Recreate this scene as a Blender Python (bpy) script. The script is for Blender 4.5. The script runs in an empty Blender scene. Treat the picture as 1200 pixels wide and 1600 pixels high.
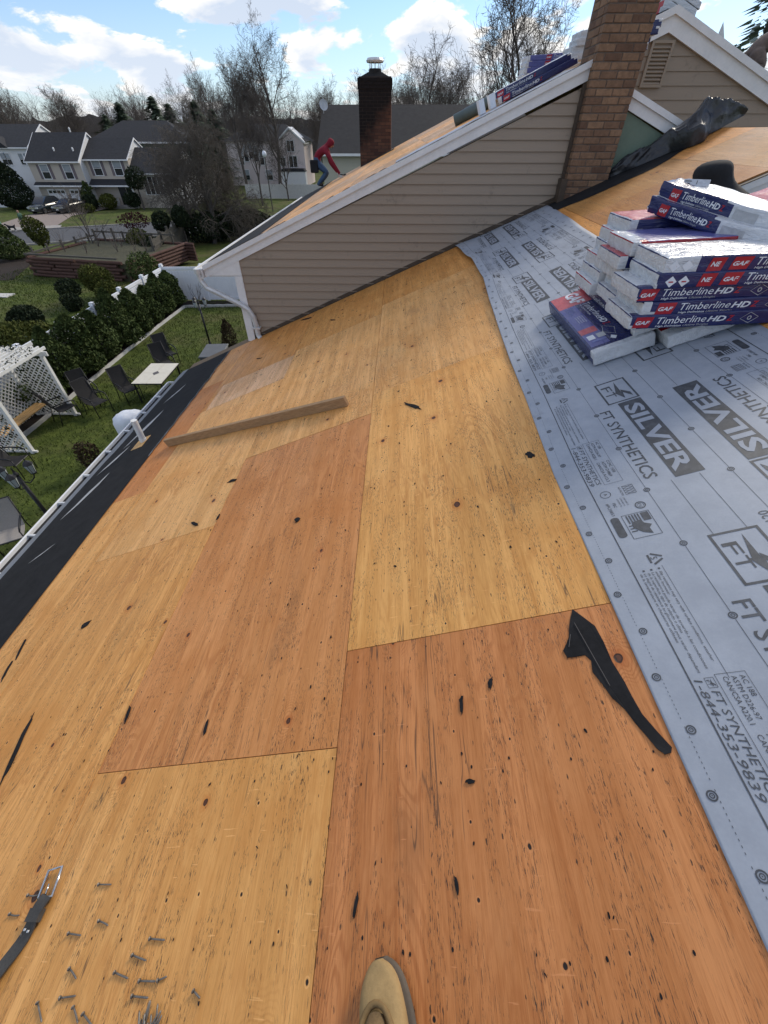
import bpy, bmesh, math, random
from math import sin, cos, tan, pi, radians, atan2, sqrt, hypot, exp, floor
from mathutils import Matrix, Vector, Euler, noise

# ------------------------------------------------------------------ camera, sky, sun, exposure
sc = bpy.context.scene
CZ = 6.7                                   # eye height above the back yard lawn
cam_d = bpy.data.cameras.new('camera'); cam = bpy.data.objects.new('camera', cam_d)
sc.collection.objects.link(cam); sc.camera = cam
cam_d.sensor_fit = 'HORIZONTAL'; cam_d.sensor_width = 36.0; cam_d.lens = 36.0*632/1200
cam_d.clip_start = 0.05; cam_d.clip_end = 3000
cam.location = (0, 0, CZ)
cam.rotation_euler = (radians(90) - math.atan(595/632), 0, radians(1.65))

SUN_AZ, SUN_EL = radians(38), radians(34)
world = bpy.data.worlds.new('World'); sc.world = world; world.use_nodes = True
wn = world.node_tree.nodes; wl = world.node_tree.links; wn.clear()
def wnode(t, **k):
    n = wn.new(t)
    for a, b in k.items(): setattr(n, a, b)
    return n
def wmath(op, a, b=None, c=None, clamp=False):
    n = wn.new('ShaderNodeMath'); n.operation = op; n.use_clamp = clamp
    for i, v in enumerate((a, b, c)):
        if v is None: continue
        if isinstance(v, (int, float)): n.inputs[i].default_value = v
        else: wl.new(v, n.inputs[i])
    return n.outputs[0]
sky = wnode('ShaderNodeTexSky', sky_type='NISHITA', sun_disc=False, sun_elevation=SUN_EL, sun_rotation=SUN_AZ,
            altitude=50, air_density=1.0, dust_density=0.35, ozone_density=3.0)
tc = wnode('ShaderNodeTexCoord'); sx = wnode('ShaderNodeSeparateXYZ'); wl.new(tc.outputs['Generated'], sx.inputs[0])
zz = wmath('MAXIMUM', sx.outputs[2], 0.0)
den = wmath('ADD', zz, 0.30)
cx = wnode('ShaderNodeCombineXYZ')
wl.new(wmath('DIVIDE', sx.outputs[0], den), cx.inputs[0]); wl.new(wmath('DIVIDE', sx.outputs[1], den), cx.inputs[1])
cx.inputs[2].default_value = 3.7
def wnoise(scale, detail, rough, vec, dist=0.0):
    n = wnode('ShaderNodeTexNoise'); n.inputs['Scale'].default_value = scale; n.inputs['Detail'].default_value = detail
    n.inputs['Roughness'].default_value = rough; n.inputs['Distortion'].default_value = dist; wl.new(vec, n.inputs['Vector']); return n.outputs[0]
warp = wnode('ShaderNodeVectorMath', operation='ADD'); wl.new(cx.outputs[0], warp.inputs[0]); warp.inputs[1].default_value = (0.35, -1.4, 0)
cn = wnoise(3.3, 10, 0.57, warp.outputs[0], 0.25)
cov = wnode('ShaderNodeMapRange'); cov.interpolation_type = 'SMOOTHSTEP'
wl.new(cn, cov.inputs[0]); cov.inputs[1].default_value = 0.470; cov.inputs[2].default_value = 0.535
# cloud thickness: brighter thin edges, grey thick bellies
up = wnode('ShaderNodeVectorMath', operation='ADD'); wl.new(warp.outputs[0], up.inputs[0]); up.inputs[1].default_value = (-0.02, -0.09, 0)
cn2 = wnoise(3.3, 6, 0.52, up.outputs[0], 0.25)
bel = wnode('ShaderNodeMapRange'); wl.new(cn2, bel.inputs[0]); bel.inputs[1].default_value = 0.47; bel.inputs[2].default_value = 0.62
ccol = wnode('ShaderNodeMixRGB'); wl.new(bel.outputs[0], ccol.inputs[0])
ccol.inputs[1].default_value = (6.8, 6.5, 6.1, 1); ccol.inputs[2].default_value = (3.5, 4.1, 5.1, 1)
skyb = wnode('ShaderNodeMixRGB', blend_type='MULTIPLY'); skyb.inputs[0].default_value = 1
wl.new(sky.outputs[0], skyb.inputs[1]); skyb.inputs[2].default_value = (0.60, 0.74, 0.91, 1)
mixc = wnode('ShaderNodeMixRGB'); wl.new(cov.outputs[0], mixc.inputs[0]); wl.new(skyb.outputs[0], mixc.inputs[1]); wl.new(ccol.outputs[0], mixc.inputs[2])
hz = wnode('ShaderNodeMapRange'); wl.new(zz, hz.inputs[0]); hz.inputs[1].default_value = 0.0; hz.inputs[2].default_value = 0.22
hz.inputs[3].default_value = 0.48; hz.inputs[4].default_value = 0.0
mixh = wnode('ShaderNodeMixRGB'); wl.new(hz.outputs[0], mixh.inputs[0]); wl.new(mixc.outputs[0], mixh.inputs[1]); mixh.inputs[2].default_value = (5.3, 5.6, 5.9, 1)
bg = wnode('ShaderNodeBackground'); wl.new(mixh.outputs[0], bg.inputs[0]); bg.inputs[1].default_value = 0.095
wo = wnode('ShaderNodeOutputWorld'); wl.new(bg.outputs[0], wo.inputs[0])

sun_d = bpy.data.lights.new('sun', 'SUN'); sun_d.energy = 1.5; sun_d.angle = radians(14); sun_d.color = (1.0, 0.91, 0.77)
sun = bpy.data.objects.new('sun', sun_d); sc.collection.objects.link(sun)
sdir = Vector((sin(SUN_AZ)*cos(SUN_EL), cos(SUN_AZ)*cos(SUN_EL), sin(SUN_EL)))
sun.rotation_euler = sdir.to_track_quat('Z', 'Y').to_euler(); sun.location = sdir*60
vs = sc.view_settings; vs.view_transform = 'Standard'; vs.look = 'None'; vs.exposure = 0.90; vs.gamma = 1.0
vs.use_curve_mapping = False
sc.render.film_transparent = False

# ------------------------------------------------------------------ helpers
col = sc.collection
rnd = random.Random(7)
A = radians(22.6); CA, SA = cos(A), sin(A)
def RP(s, y, n=0.0): return (s*CA - n*SA, y, CZ - 1.56 + s*SA + n*CA)
ROOFM = Matrix.Rotation(-A, 4, 'Y')
def roof_mat(s, y, n=0.0, rz=0.0, ry=0.0, rx=0.0):
    return Matrix.Translation(RP(s, y, n)) @ ROOFM @ Matrix.Rotation(rz, 4, 'Z') @ Matrix.Rotation(ry, 4, 'Y') @ Matrix.Rotation(rx, 4, 'X')
def gz(y): return -1.3*min(max((y-22)/48.0, 0.0), 1.0)
def smooth(a, b, x):
    t = min(max((x-a)/(b-a), 0), 1); return t*t*(3-2*t)
def interp(xs, ys, x):
    if x <= xs[0]: return ys[0]
    for i in range(1, len(xs)):
        if x <= xs[i]:
            t = (x-xs[i-1])/(xs[i]-xs[i-1]); return ys[i-1]+(ys[i]-ys[i-1])*t
    return ys[-1]

class MB:
    def __init__(s): s.v = []; s.f = []; s.m = []
    def add(s, vs_, fs, m=0, M=None):
        o = len(s.v)
        if M is not None: vs_ = [tuple(M @ Vector(p)) for p in vs_]
        s.v.extend(vs_)
        for f in fs: s.f.append(tuple(i+o for i in f)); s.m.append(m)
        return s
    def box(s, x0, x1, y0, y1, z0, z1, m=0, M=None):
        return s.add([(x0,y0,z0),(x1,y0,z0),(x1,y1,z0),(x0,y1,z0),(x0,y0,z1),(x1,y0,z1),(x1,y1,z1),(x0,y1,z1)],
                     [(0,3,2,1),(4,5,6,7),(0,1,5,4),(1,2,6,5),(2,3,7,6),(3,0,4,7)], m, M)
    def bar(s, a, b, w, h, m=0, up=(0,0,1)):
        a = Vector(a); b = Vector(b); d = b-a; L = d.length
        if L < 1e-6: return s
        d /= L; u = Vector(up)
        sd = d.cross(u)
        if sd.length < 1e-4: sd = d.cross(Vector((1,0,0)))
        sd.normalize(); u = sd.cross(d)
        M = Matrix((( d.x, sd.x, u.x, a.x),(d.y, sd.y, u.y, a.y),(d.z, sd.z, u.z, a.z),(0,0,0,1)))
        return s.box(0, L, -w/2, w/2, -h/2, h/2, m, M)
    def prism(s, poly, y0, y1, m=0, M=None, axis='y'):
        n = len(poly)
        if axis == 'y': P = [(p[0], y0, p[1]) for p in poly] + [(p[0], y1, p[1]) for p in poly]
        elif axis == 'x': P = [(y0, p[0], p[1]) for p in poly] + [(y1, p[0], p[1]) for p in poly]
        else: P = [(p[0], p[1], y0) for p in poly] + [(p[0], p[1], y1) for p in poly]
        fs = [tuple(range(n)), tuple(range(2*n-1, n-1, -1))]+[(i, i+n, (i+1)%n+n, (i+1)%n) for i in range(n)]
        return s.add(P, fs, m, M)
    def tube(s, pts, rad, n=8, m=0, cap=True, M=None):
        pts = [Vector(p) for p in pts]; k = len(pts)
        if isinstance(rad, (int, float)): rad = [rad]*k
        V = []; F = []; pu = None
        for i in range(k):
            d = (pts[min(i+1, k-1)]-pts[max(i-1, 0)])
            if d.length < 1e-9: d = Vector((0,0,1))
            d.normalize()
            if pu is None: pu = d.orthogonal().normalized()
            u = (pu - d*pu.dot(d))
            u = u.normalized() if u.length > 1e-5 else d.orthogonal().normalized()
            pu = u; w = d.cross(u)
            for j in range(n):
                a = 2*pi*j/n; V.append(tuple(pts[i]+(u*cos(a)+w*sin(a))*rad[i]))
        for i in range(k-1):
            for j in range(n): F.append((i*n+j, i*n+(j+1)%n, (i+1)*n+(j+1)%n, (i+1)*n+j))
        if cap: F.append(tuple(range(n-1, -1, -1))); F.append(tuple((k-1)*n+j for j in range(n)))
        return s.add(V, F, m, M)
    def lathe(s, prof, n=16, m=0, M=None):
        V = []; F = []; k = len(prof)
        for r, z in prof:
            for j in range(n): a = 2*pi*j/n; V.append((r*cos(a), r*sin(a), z))
        for i in range(k-1):
            for j in range(n): F.append((i*n+j, i*n+(j+1)%n, (i+1)*n+(j+1)%n, (i+1)*n+j))
        F.append(tuple(range(n-1, -1, -1))); F.append(tuple((k-1)*n+j for j in range(n)))
        return s.add(V, F, m, M)
    def ell(s, c, r, nu=12, nv=8, m=0, M=None):
        V = []; F = []
        for i in range(nv+1):
            t = pi*i/nv
            for j in range(nu): a = 2*pi*j/nu; V.append((c[0]+r[0]*sin(t)*cos(a), c[1]+r[1]*sin(t)*sin(a), c[2]-r[2]*cos(t)))
        for i in range(nv):
            for j in range(nu): F.append((i*nu+j, i*nu+(j+1)%nu, (i+1)*nu+(j+1)%nu, (i+1)*nu+j))
        return s.add(V, F, m, M)
    def mesh(s, name, mats, smooth_=False):
        me = bpy.data.meshes.new(name); me.from_pydata(s.v, [], s.f)
        if not isinstance(mats, (list, tuple)): mats = [mats]
        for q in mats: me.materials.append(MAT[q] if isinstance(q, str) else q)
        if len(mats) > 1: me.polygons.foreach_set('material_index', s.m)
        if smooth_: me.polygons.foreach_set('use_smooth', [True]*len(me.polygons))
        me.update(); return me
    def build(s, name, mats, parent=None, M=None, smooth_=False):
        return link(name, s.mesh(name, mats, smooth_), parent, M)
def link(name, me, parent=None, M=None):
    o = bpy.data.objects.new(name, me); col.objects.link(o)
    if parent is not None: o.parent = parent
    if M is not None: o.matrix_local = M
    return o
def empty(name, loc=(0,0,0), rz=0.0, M=None):
    o = bpy.data.objects.new(name, None); col.objects.link(o); o.empty_display_size = 0.2
    if M is not None: o.matrix_local = M
    else: o.location = loc; o.rotation_euler = (0, 0, rz)
    return o
def tag(o, label, cat=None, group=None, kind=None):
    if label: o['label'] = label
    if cat: o['category'] = cat
    if group: o['group'] = group
    if kind: o['kind'] = kind
    return o
def struct(o): o['kind'] = 'structure'; return o
def copy_tree(o, parent=None):
    c = o.copy(); col.objects.link(c); c.parent = parent
    for ch in list(o.children): copy_tree(ch, c)
    return c
def bevel(me, w=0.005, seg=1):
    bm = bmesh.new(); bm.from_mesh(me); bmesh.ops.remove_doubles(bm, verts=bm.verts, dist=1e-6)
    bmesh.ops.bevel(bm, geom=[e for e in bm.edges if len(e.link_faces) == 2 and e.calc_face_angle(0) > 0.5], offset=w, segments=seg, affect='EDGES', profile=0.6)
    bm.to_mesh(me); bm.free(); me.update()

# ------------------------------------------------------------------ materials
MAT = {}
class NT:
    def __init__(s, name):
        s.mat = bpy.data.materials.new(name); s.mat.use_nodes = True; s.t = s.mat.node_tree; s.n = s.t.nodes; s.l = s.t.links
        s.b = s.n['Principled BSDF']; MAT[name] = s.mat
    def put(s, sock, v):
        if isinstance(v, bpy.types.NodeSocket): s.l.new(v, sock)
        elif isinstance(v, (tuple, list)) and sock.type == 'RGBA': sock.default_value = (*v[:3], 1)
        else: sock.default_value = v
    def N(s, t, ins=None, **k):
        n = s.n.new(t)
        for a, b in k.items(): setattr(n, a, b)
        for a, b in (ins or {}).items(): s.put(n.inputs[a], b)
        return n
    def math(s, op, a, b=0.0, c=0.0, clamp=False):
        n = s.N('ShaderNodeMath', {0: a, 1: b, 2: c}, operation=op); n.use_clamp = clamp; return n.outputs[0]
    def mix(s, f, a, b, mode='MIX'):
        n = s.N('ShaderNodeMixRGB', {0: f, 1: a, 2: b}, blend_type=mode); return n.outputs[0]
    def ramp(s, x, a, b, c=0.0, d=1.0, sm=True):
        n = s.N('ShaderNodeMapRange', {0: x, 1: a, 2: b, 3: c, 4: d}); n.interpolation_type = 'SMOOTHSTEP' if sm else 'LINEAR'; return n.outputs[0]
    def coord(s, kind='Object', scale=(1,1,1), rand=False, loc=(0,0,0)):
        t = s.N('ShaderNodeTexCoord'); v = t.outputs[kind]
        if rand:
            oi = s.N('ShaderNodeObjectInfo'); m = s.math('MULTIPLY', oi.outputs['Random'], 37.0)
            c = s.N('ShaderNodeCombineXYZ', {0: m, 1: m, 2: m}); v = s.N('ShaderNodeVectorMath', {0: v, 1: c.outputs[0]}, operation='ADD').outputs[0]
        mp = s.N('ShaderNodeMapping', {'Vector': v, 'Scale': scale, 'Location': loc}); return mp.outputs[0]
    def noise(s, vec, sc_=5, det=4, ro=0.55, dist=0.0):
        return s.N('ShaderNodeTexNoise', {'Vector': vec, 'Scale': sc_, 'Detail': det, 'Roughness': ro, 'Distortion': dist}).outputs[0]
    def vor(s, vec, sc_=5, feat='F1', rand=1.0):
        n = s.N('ShaderNodeTexVoronoi', {'Vector': vec, 'Scale': sc_, 'Randomness': rand}); n.feature = feat; return n
    def bump(s, h, strength=0.3, dist=0.01):
        n = s.N('ShaderNodeBump', {'Height': h, 'Strength': strength, 'Distance': dist}); s.l.new(n.outputs[0], s.b.inputs['Normal'])
    def out(s, colr=None, rough=None, metal=None, spec=None):
        if colr is not None: s.put(s.b.inputs['Base Color'], colr)
        if rough is not None: s.put(s.b.inputs['Roughness'], rough)
        if metal is not None: s.put(s.b.inputs['Metallic'], metal)
        if spec is not None: s.put(s.b.inputs['Specular IOR Level'], spec)
        return s.mat

def simple(name, c, rough=0.6, var=0.15, scale=6.0, metal=0.0, bump=0.0, spec=0.4, rand=True, stretch=(1,1,1), bdist=0.01):
    t = NT(name); v = t.coord('Object', stretch, rand)
    n = t.noise(v, scale, 5, 0.6); n2 = t.noise(v, scale*7, 3, 0.6)
    k = t.math('ADD', t.math('MULTIPLY', n, 0.65), t.math('MULTIPLY', n2, 0.35))
    f = t.ramp(k, 0.3, 0.7, 1-var, 1+var, False)
    cc = t.mix(1.0, (*c, 1), t.N('ShaderNodeCombineXYZ', {0: f, 1: f, 2: f}).outputs[0], 'MULTIPLY')
    if bump: t.bump(k, bump, bdist)
    return t.out(cc, rough, metal, spec)

def plywood(name):
    t = NT(name); oi = t.N('ShaderNodeObjectInfo'); base = oi.outputs['Color']
    v = t.coord('Object', (1,1,1), True)
    def mp(sc_, loc=(0,0,0), rot=(0,0,0)): return t.N('ShaderNodeMapping', {'Vector': v, 'Scale': sc_, 'Location': loc, 'Rotation': rot}).outputs[0]
    def tint(a, b, c_): return t.mix(1.0, base, (a, b, c_), 'MULTIPLY')
    wob = t.noise(mp((3, 1.2, 1)), 2.0, 3, 0.6)
    fine = t.noise(mp((150, 5, 1)), 1.0, 3, 0.7)
    mid = t.noise(mp((48, 2.4, 1)), 1.0, 4, 0.65, 0.3)
    fibre = t.noise(mp((430, 20, 1), (2, 2, 0)), 1.0, 3, 0.7)
    band = t.noise(mp((4.5, 0.12, 1), (6, 6, 0)), 1.0, 1, 0.4)
    streak = t.noise(mp((13, 0.6, 1)), 1.0, 3, 0.55)
    field = t.noise(mp((2.2, 0.42, 1)), 1.5, 3, 0.5, 0.5)
    kv = t.vor(mp((1, 0.8, 1)), 2.6); kv.voronoi_dimensions = '2D'
    kon = t.math('LESS_THAN', t.N('ShaderNodeSeparateColor', {0: kv.outputs['Color']}).outputs[0], 0.30)
    halo = t.math('MULTIPLY', kon, t.ramp(kv.outputs['Distance'], 0.0, 0.30, 1.0, 0.0))
    ph = t.math('ADD', t.math('ADD', t.math('MULTIPLY', field, 190.0), t.math('MULTIPLY', halo, 55.0)), t.math('MULTIPLY', fine, 2.2))
    contour = t.ramp(t.math('SINE', ph), -0.2, 1.0)
    fig_amt = t.ramp(t.noise(v, 1.6, 3, 0.6), 0.44, 0.66, 0.0, 1.0)
    fig = t.math('MULTIPLY', contour, t.math('MAXIMUM', fig_amt, t.ramp(halo, 0.15, 0.6)))
    patch = t.noise(v, 1.4, 5, 0.65); blot = t.noise(mp((6, 2.2, 1), (5, 2, 0)), 1.0, 5, 0.7)
    c = t.mix(t.ramp(streak, 0.38, 0.62, 0, 0.75), tint(1.16, 1.18, 1.26), tint(0.86, 0.80, 0.70))
    c = t.mix(t.math('MULTIPLY', fig, 0.52), c, tint(0.66, 0.48, 0.34))
    c = t.mix(t.ramp(mid, 0.47, 0.68, 0, 0.55), c, tint(0.76, 0.62, 0.46))
    c = t.mix(t.ramp(fine, 0.50, 0.70, 0, 0.58), c, tint(0.66, 0.52, 0.38))
    c = t.mix(t.ramp(fine, 0.46, 0.28, 0, 0.32), c, tint(1.22, 1.28, 1.42))
    c = t.mix(t.ramp(fibre, 0.52, 0.72, 0, 0.48), c, tint(0.62, 0.47, 0.34))
    c = t.mix(t.ramp(fibre, 0.47, 0.30, 0, 0.38), c, tint(1.25, 1.32, 1.45))
    c = t.mix(t.ramp(band, 0.49, 0.53, 0, 0.30), c, tint(0.86, 0.80, 0.70))
    c = t.mix(t.ramp(patch, 0.48, 0.72, 0, 0.60), c, tint(0.82, 0.68, 0.52))
    c = t.mix(t.ramp(blot, 0.52, 0.70, 0, 0.40), c, tint(1.12, 1.20, 1.36))
    st = t.noise(mp((3.2, 0.9, 1), (3, 7, 1)), 1.2, 5, 0.65)
    c = t.mix(t.ramp(st, 0.58, 0.72, 0, 0.50), c, tint(0.52, 0.49, 0.48))
    # short black mildew and splinter dashes along the grain, in clusters
    cl = t.noise(mp((2.6, 1.3, 1), (9, 1, 0)), 2.0, 4, 0.65)
    cl2 = t.noise(mp((26, 2.4, 1)), 1.0, 2, 0.5)
    dash = t.noise(mp((330, 46, 1)), 1.0, 3, 0.6)
    dash2 = t.noise(mp((520, 24, 1), (4, 4, 0)), 1.0, 3, 0.6)
    dm = t.math('MULTIPLY', t.ramp(dash, 0.582, 0.635), t.math('MULTIPLY', t.ramp(cl, 0.38, 0.52), t.ramp(cl2, 0.41, 0.53)))
    dm2 = t.math('MULTIPLY', t.ramp(dash2, 0.60, 0.655), t.ramp(cl2, 0.45, 0.56))
    c = t.mix(t.math('MULTIPLY', dm, 0.85), c, (0.030, 0.022, 0.017))
    c = t.mix(t.math('MULTIPLY', dm2, 0.70), c, (0.05, 0.032, 0.02))
    # long dark cracks along the grain
    crk = t.math('ABSOLUTE', t.math('SUBTRACT', t.noise(mp((9, 0.35, 1), (1, 8, 0)), 1.0, 3, 0.6), 0.5))
    ck = t.math('MULTIPLY', t.ramp(crk, 0.0, 0.006, 1.0, 0.0), t.ramp(t.noise(mp((2, 1.6, 1), (7, 3, 0)), 1.5, 2, 0.5), 0.52, 0.62))
    c = t.mix(t.math('MULTIPLY', ck, 0.75), c, (0.06, 0.036, 0.022))
    def spots(scale, rmin, rmax, prob, stretch=(1, 0.8, 1), seed=(0, 0, 0), wobk=0.9):
        wb_ = t.noise(v, scale*10, 2, 0.5)
        vo = t.vor(mp(stretch, seed), scale); vo.voronoi_dimensions = '2D'
        d = t.math('ADD', vo.outputs['Distance'], t.math('MULTIPLY', t.math('SUBTRACT', wb_, 0.5), rmax*wobk))
        sp = t.N('ShaderNodeSeparateColor', {0: vo.outputs['Color']})
        r = t.ramp(sp.outputs[1], 0, 1, rmin, rmax, False)
        return t.math('DIVIDE', d, r), t.math('LESS_THAN', sp.outputs[0], prob), sp.outputs[2]
    q, on, _ = spots(2.6, 0.016, 0.036, 0.30)
    c = t.mix(t.math('MULTIPLY', on, t.ramp(q, 1.0, 3.4, 0.55, 0.0)), c, tint(0.74, 0.45, 0.25))
    core = t.math('MULTIPLY', on, t.ramp(q, 0.85, 1.05, 1.0, 0.0)); ring_ = t.math('MULTIPLY', on, t.ramp(t.math('ABSOLUTE', t.math('SUBTRACT', q, 0.95)), 0.05, 0.32, 1.0, 0.0))
    c = t.mix(core, c, (0.10, 0.034, 0.016)); c = t.mix(t.math('MULTIPLY', ring_, 0.9), c, (0.016, 0.009, 0.006))
    q2, on2, _ = spots(6.5, 0.014, 0.036, 0.42, (1, 0.72, 1), (11, 5, 0))
    h2 = t.math('MULTIPLY', on2, t.ramp(q2, 0.75, 1.05, 1.0, 0.0))
    rim = t.math('MULTIPLY', on2, t.ramp(t.math('ABSOLUTE', t.math('SUBTRACT', q2, 1.5)), 0.1, 0.5, 0.55, 0.0))
    c = t.mix(rim, c, tint(1.2, 1.28, 1.5)); c = t.mix(h2, c, (0.018, 0.011, 0.008))
    q3, on3, _ = spots(15.0, 0.02, 0.06, 0.55, (1.5, 0.42, 1), (2, 19, 0), 1.6)
    h3 = t.math('MULTIPLY', on3, t.ramp(q3, 0.6, 1.1, 1.0, 0.0))
    c = t.mix(t.math('MULTIPLY', h3, 0.88), c, (0.030, 0.019, 0.013))
    sc1 = t.noise(mp((12, 110, 1), (0, 0, 0), (0, 0, 0.5)), 1.0, 2, 0.5)
    c = t.mix(t.math('MULTIPLY', t.ramp(sc1, 0.70, 0.76), 0.45), c, tint(1.35, 1.5, 1.9))
    sc2 = t.noise(mp((70, 3.0, 1), (0, 0, 0), (0, 0, 1.35)), 1.0, 2, 0.5)
    c = t.mix(t.math('MULTIPLY', t.ramp(sc2, 0.72, 0.77), 0.35), c, tint(0.45, 0.36, 0.3))
    hgt = t.math('SUBTRACT', t.math('ADD', t.math('MULTIPLY', fine, 0.8), t.math('MULTIPLY', mid, 0.5)), t.math('ADD', t.math('MULTIPLY', dm, 0.6), t.math('ADD', h2, core)))
    t.bump(hgt, 0.45, 0.0022)
    return t.out(c, t.ramp(patch, 0.3, 0.7, 0.46, 0.66), 0, 0.35)
plywood('plywood')

def siding_mat(name, c):
    t = NT(name); v = t.coord('Object', (1,1,1), False)
    g = t.noise(t.N('ShaderNodeMapping', {'Vector': v, 'Scale': (3, 3, 60)}).outputs[0], 1.0, 4, 0.6)
    d = t.noise(v, 2.2, 5, 0.65); d2 = t.noise(v, 14, 4, 0.7)
    cc = t.mix(t.ramp(g, 0.3, 0.7, 0, 0.25), (*c, 1), tuple(x*0.82 for x in c))
    cc = t.mix(t.ramp(t.math('MULTIPLY', d, d2), 0.30, 0.46, 0, 0.45), cc, tuple(x*0.45 for x in c))
    t.bump(g, 0.12, 0.003)
    return t.out(cc, 0.5, 0, 0.4)
siding_mat('siding_tan', (0.305, 0.240, 0.178))
siding_mat('siding_cream', (0.42, 0.40, 0.32))
siding_mat('siding_beige', (0.50, 0.44, 0.37))
siding_mat('siding_white', (0.72, 0.72, 0.72))
siding_mat('siding_pink', (0.66, 0.57, 0.55))
simple('white_trim', (0.74, 0.74, 0.74), 0.42, 0.10, 4, bump=0.02)
simple('white_vinyl', (0.80, 0.82, 0.86), 0.35, 0.05, 2)
simple('white_paint', (0.72, 0.72, 0.70), 0.5, 0.08, 8)
simple('galvanized', (0.62, 0.63, 0.63), 0.42, 0.22, 9, metal=0.25)
simple('felt', (0.014, 0.014, 0.0155), 0.85, 0.5, 9, bump=0.35, bdist=0.004, spec=0.2)
simple('dark_shingle', (0.027, 0.028, 0.032), 0.85, 0.35, 3, bump=0.3)
simple('brown_shingle', (0.026, 0.025, 0.026), 0.85, 0.3, 3, bump=0.3)
simple('mortar', (0.13, 0.10, 0.08), 0.9, 0.3, 25, bump=0.4)
simple('mortar_dark', (0.045, 0.033, 0.028), 0.9, 0.4, 12)
simple('soot', (0.014, 0.013, 0.013), 0.85, 0.4, 10)
simple('flash_brown', (0.07, 0.05, 0.035), 0.5, 0.3, 12)
simple('old_lumber', (0.20, 0.135, 0.075), 0.75, 0.45, 14, bump=0.4, stretch=(1, 12, 12))
simple('drip_metal', (0.16, 0.17, 0.19), 0.5, 0.2, 8)
simple('beam_wood', (0.36, 0.225, 0.115), 0.75, 0.45, 14, bump=0.4, stretch=(1, 14, 14))
simple('new_lumber', (0.55, 0.33, 0.13), 0.65, 0.25, 12, stretch=(1, 10, 10))
simple('steel', (0.42, 0.40, 0.38), 0.42, 0.3, 40, metal=0.8)
simple('nail_metal', (0.20, 0.185, 0.165), 0.5, 0.35, 60, metal=0.6)
simple('leather', (0.05, 0.047, 0.043), 0.6, 0.35, 30, bump=0.3)
simple('suede', (0.33, 0.225, 0.10), 0.85, 0.22, 16, bump=0.25)
simple('suede_dark', (0.20, 0.13, 0.055), 0.9, 0.25, 16, bump=0.25)
simple('rubber', (0.10, 0.08, 0.06), 0.8, 0.2, 20)
simple('sock', (0.17, 0.115, 0.055), 0.95, 0.4, 50, bump=0.3)
simple('tarp_black', (0.014, 0.016, 0.020), 0.36, 0.4, 4, bump=0.5, spec=0.6, bdist=0.03)
simple('red_cloth', (0.20, 0.010, 0.025), 0.9, 0.22, 9, bump=0.3)
simple('black_cloth', (0.014, 0.015, 0.018), 0.92, 0.3, 9, bump=0.3)
simple('denim', (0.045, 0.085, 0.16), 0.9, 0.3, 12, bump=0.2)
simple('brown_cloth', (0.16, 0.12, 0.10), 0.9, 0.35, 14, bump=0.3)
simple('grey_cloth', (0.12, 0.135, 0.17), 0.9, 0.2, 9)
simple('boot_brown', (0.04, 0.033, 0.026), 0.8, 0.3, 20)
simple('glove', (0.55, 0.55, 0.55), 0.8, 0.15, 20)
simple('skin', (0.36, 0.20, 0.14), 0.6, 0.1, 10)
simple('black_metal', (0.012, 0.012, 0.014), 0.45, 0.2, 10)
simple('mesh_dark', (0.022, 0.021, 0.022), 0.8, 0.25, 40)
simple('mesh_beige', (0.34, 0.31, 0.28), 0.8, 0.12, 40)
simple('tile_cream', (0.64, 0.60, 0.50), 0.4, 0.08, 8)
simple('slate', (0.10, 0.09, 0.085), 0.5, 0.2, 10)
simple('plastic_grey', (0.11, 0.115, 0.12), 0.55, 0.15, 6)
simple('plastic_green', (0.10, 0.22, 0.17), 0.5, 0.15, 6)
simple('white_cover', (0.76, 0.79, 0.84), 0.5, 0.08, 4, bump=0.2, bdist=0.03)
simple('glass_dark', (0.018, 0.022, 0.028), 0.08, 0.3, 1, spec=0.8)
simple('glass_blind', (0.30, 0.33, 0.36), 0.12, 0.2, 2, spec=0.7)
simple('glass_lamp', (0.42, 0.46, 0.46), 0.15, 0.1, 4, spec=0.7)
simple('shutter', (0.16, 0.13, 0.14), 0.6, 0.1, 6)
simple('car_paint_green', (0.012, 0.02, 0.021), 0.22, 0.1, 2, spec=0.7)
simple('car_paint_black', (0.012, 0.013, 0.016), 0.22, 0.1, 2, spec=0.7)
simple('chrome', (0.55, 0.55, 0.55), 0.2, 0.1, 4, metal=0.9)
simple('tyre', (0.012, 0.012, 0.012), 0.85, 0.2, 10)
simple('asphalt', (0.075, 0.078, 0.085), 0.9, 0.18, 1.2, rand=False, bump=0.15)
simple('concrete', (0.33, 0.31, 0.285), 0.85, 0.12, 1.5, rand=False)
simple('paver', (0.25, 0.205, 0.18), 0.85, 0.18, 5, rand=False)
simple('gutter_dark', (0.02, 0.02, 0.022), 0.9, 0.4, 12)
simple('mulch', (0.022, 0.014, 0.010), 0.95, 0.5, 12, rand=False, bump=0.8, bdist=0.04)
simple('soil_grass', (0.06, 0.058, 0.032), 0.95, 0.4, 5, rand=False, bump=0.5, bdist=0.05)
simple('stone_edge', (0.52, 0.51, 0.49), 0.8, 0.15, 6)
simple('log_red', (0.085, 0.042, 0.032), 0.85, 0.45, 5, bump=0.4, stretch=(1, 6, 6))
simple('log_grey', (0.085, 0.078, 0.066), 0.9, 0.35, 6, bump=0.4, stretch=(1, 6, 6))
simple('bark', (0.085, 0.072, 0.062), 0.95, 0.35, 6)
simple('bark_grey', (0.085, 0.075, 0.066), 0.95, 0.35, 6)
simple('twig', (0.105, 0.088, 0.078), 0.95, 0.25, 1.5)  # lightened in place of distant haze on the treeline
simple('twig_grey', (0.105, 0.090, 0.075), 0.95, 0.25, 1.5)
simple('wood_mass', (0.115, 0.098, 0.090), 0.95, 0.4, 0.5)  # horizon haze is put into this paler colour
simple('sheath_green', (0.16, 0.22, 0.165), 0.6, 0.1, 5)
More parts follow.
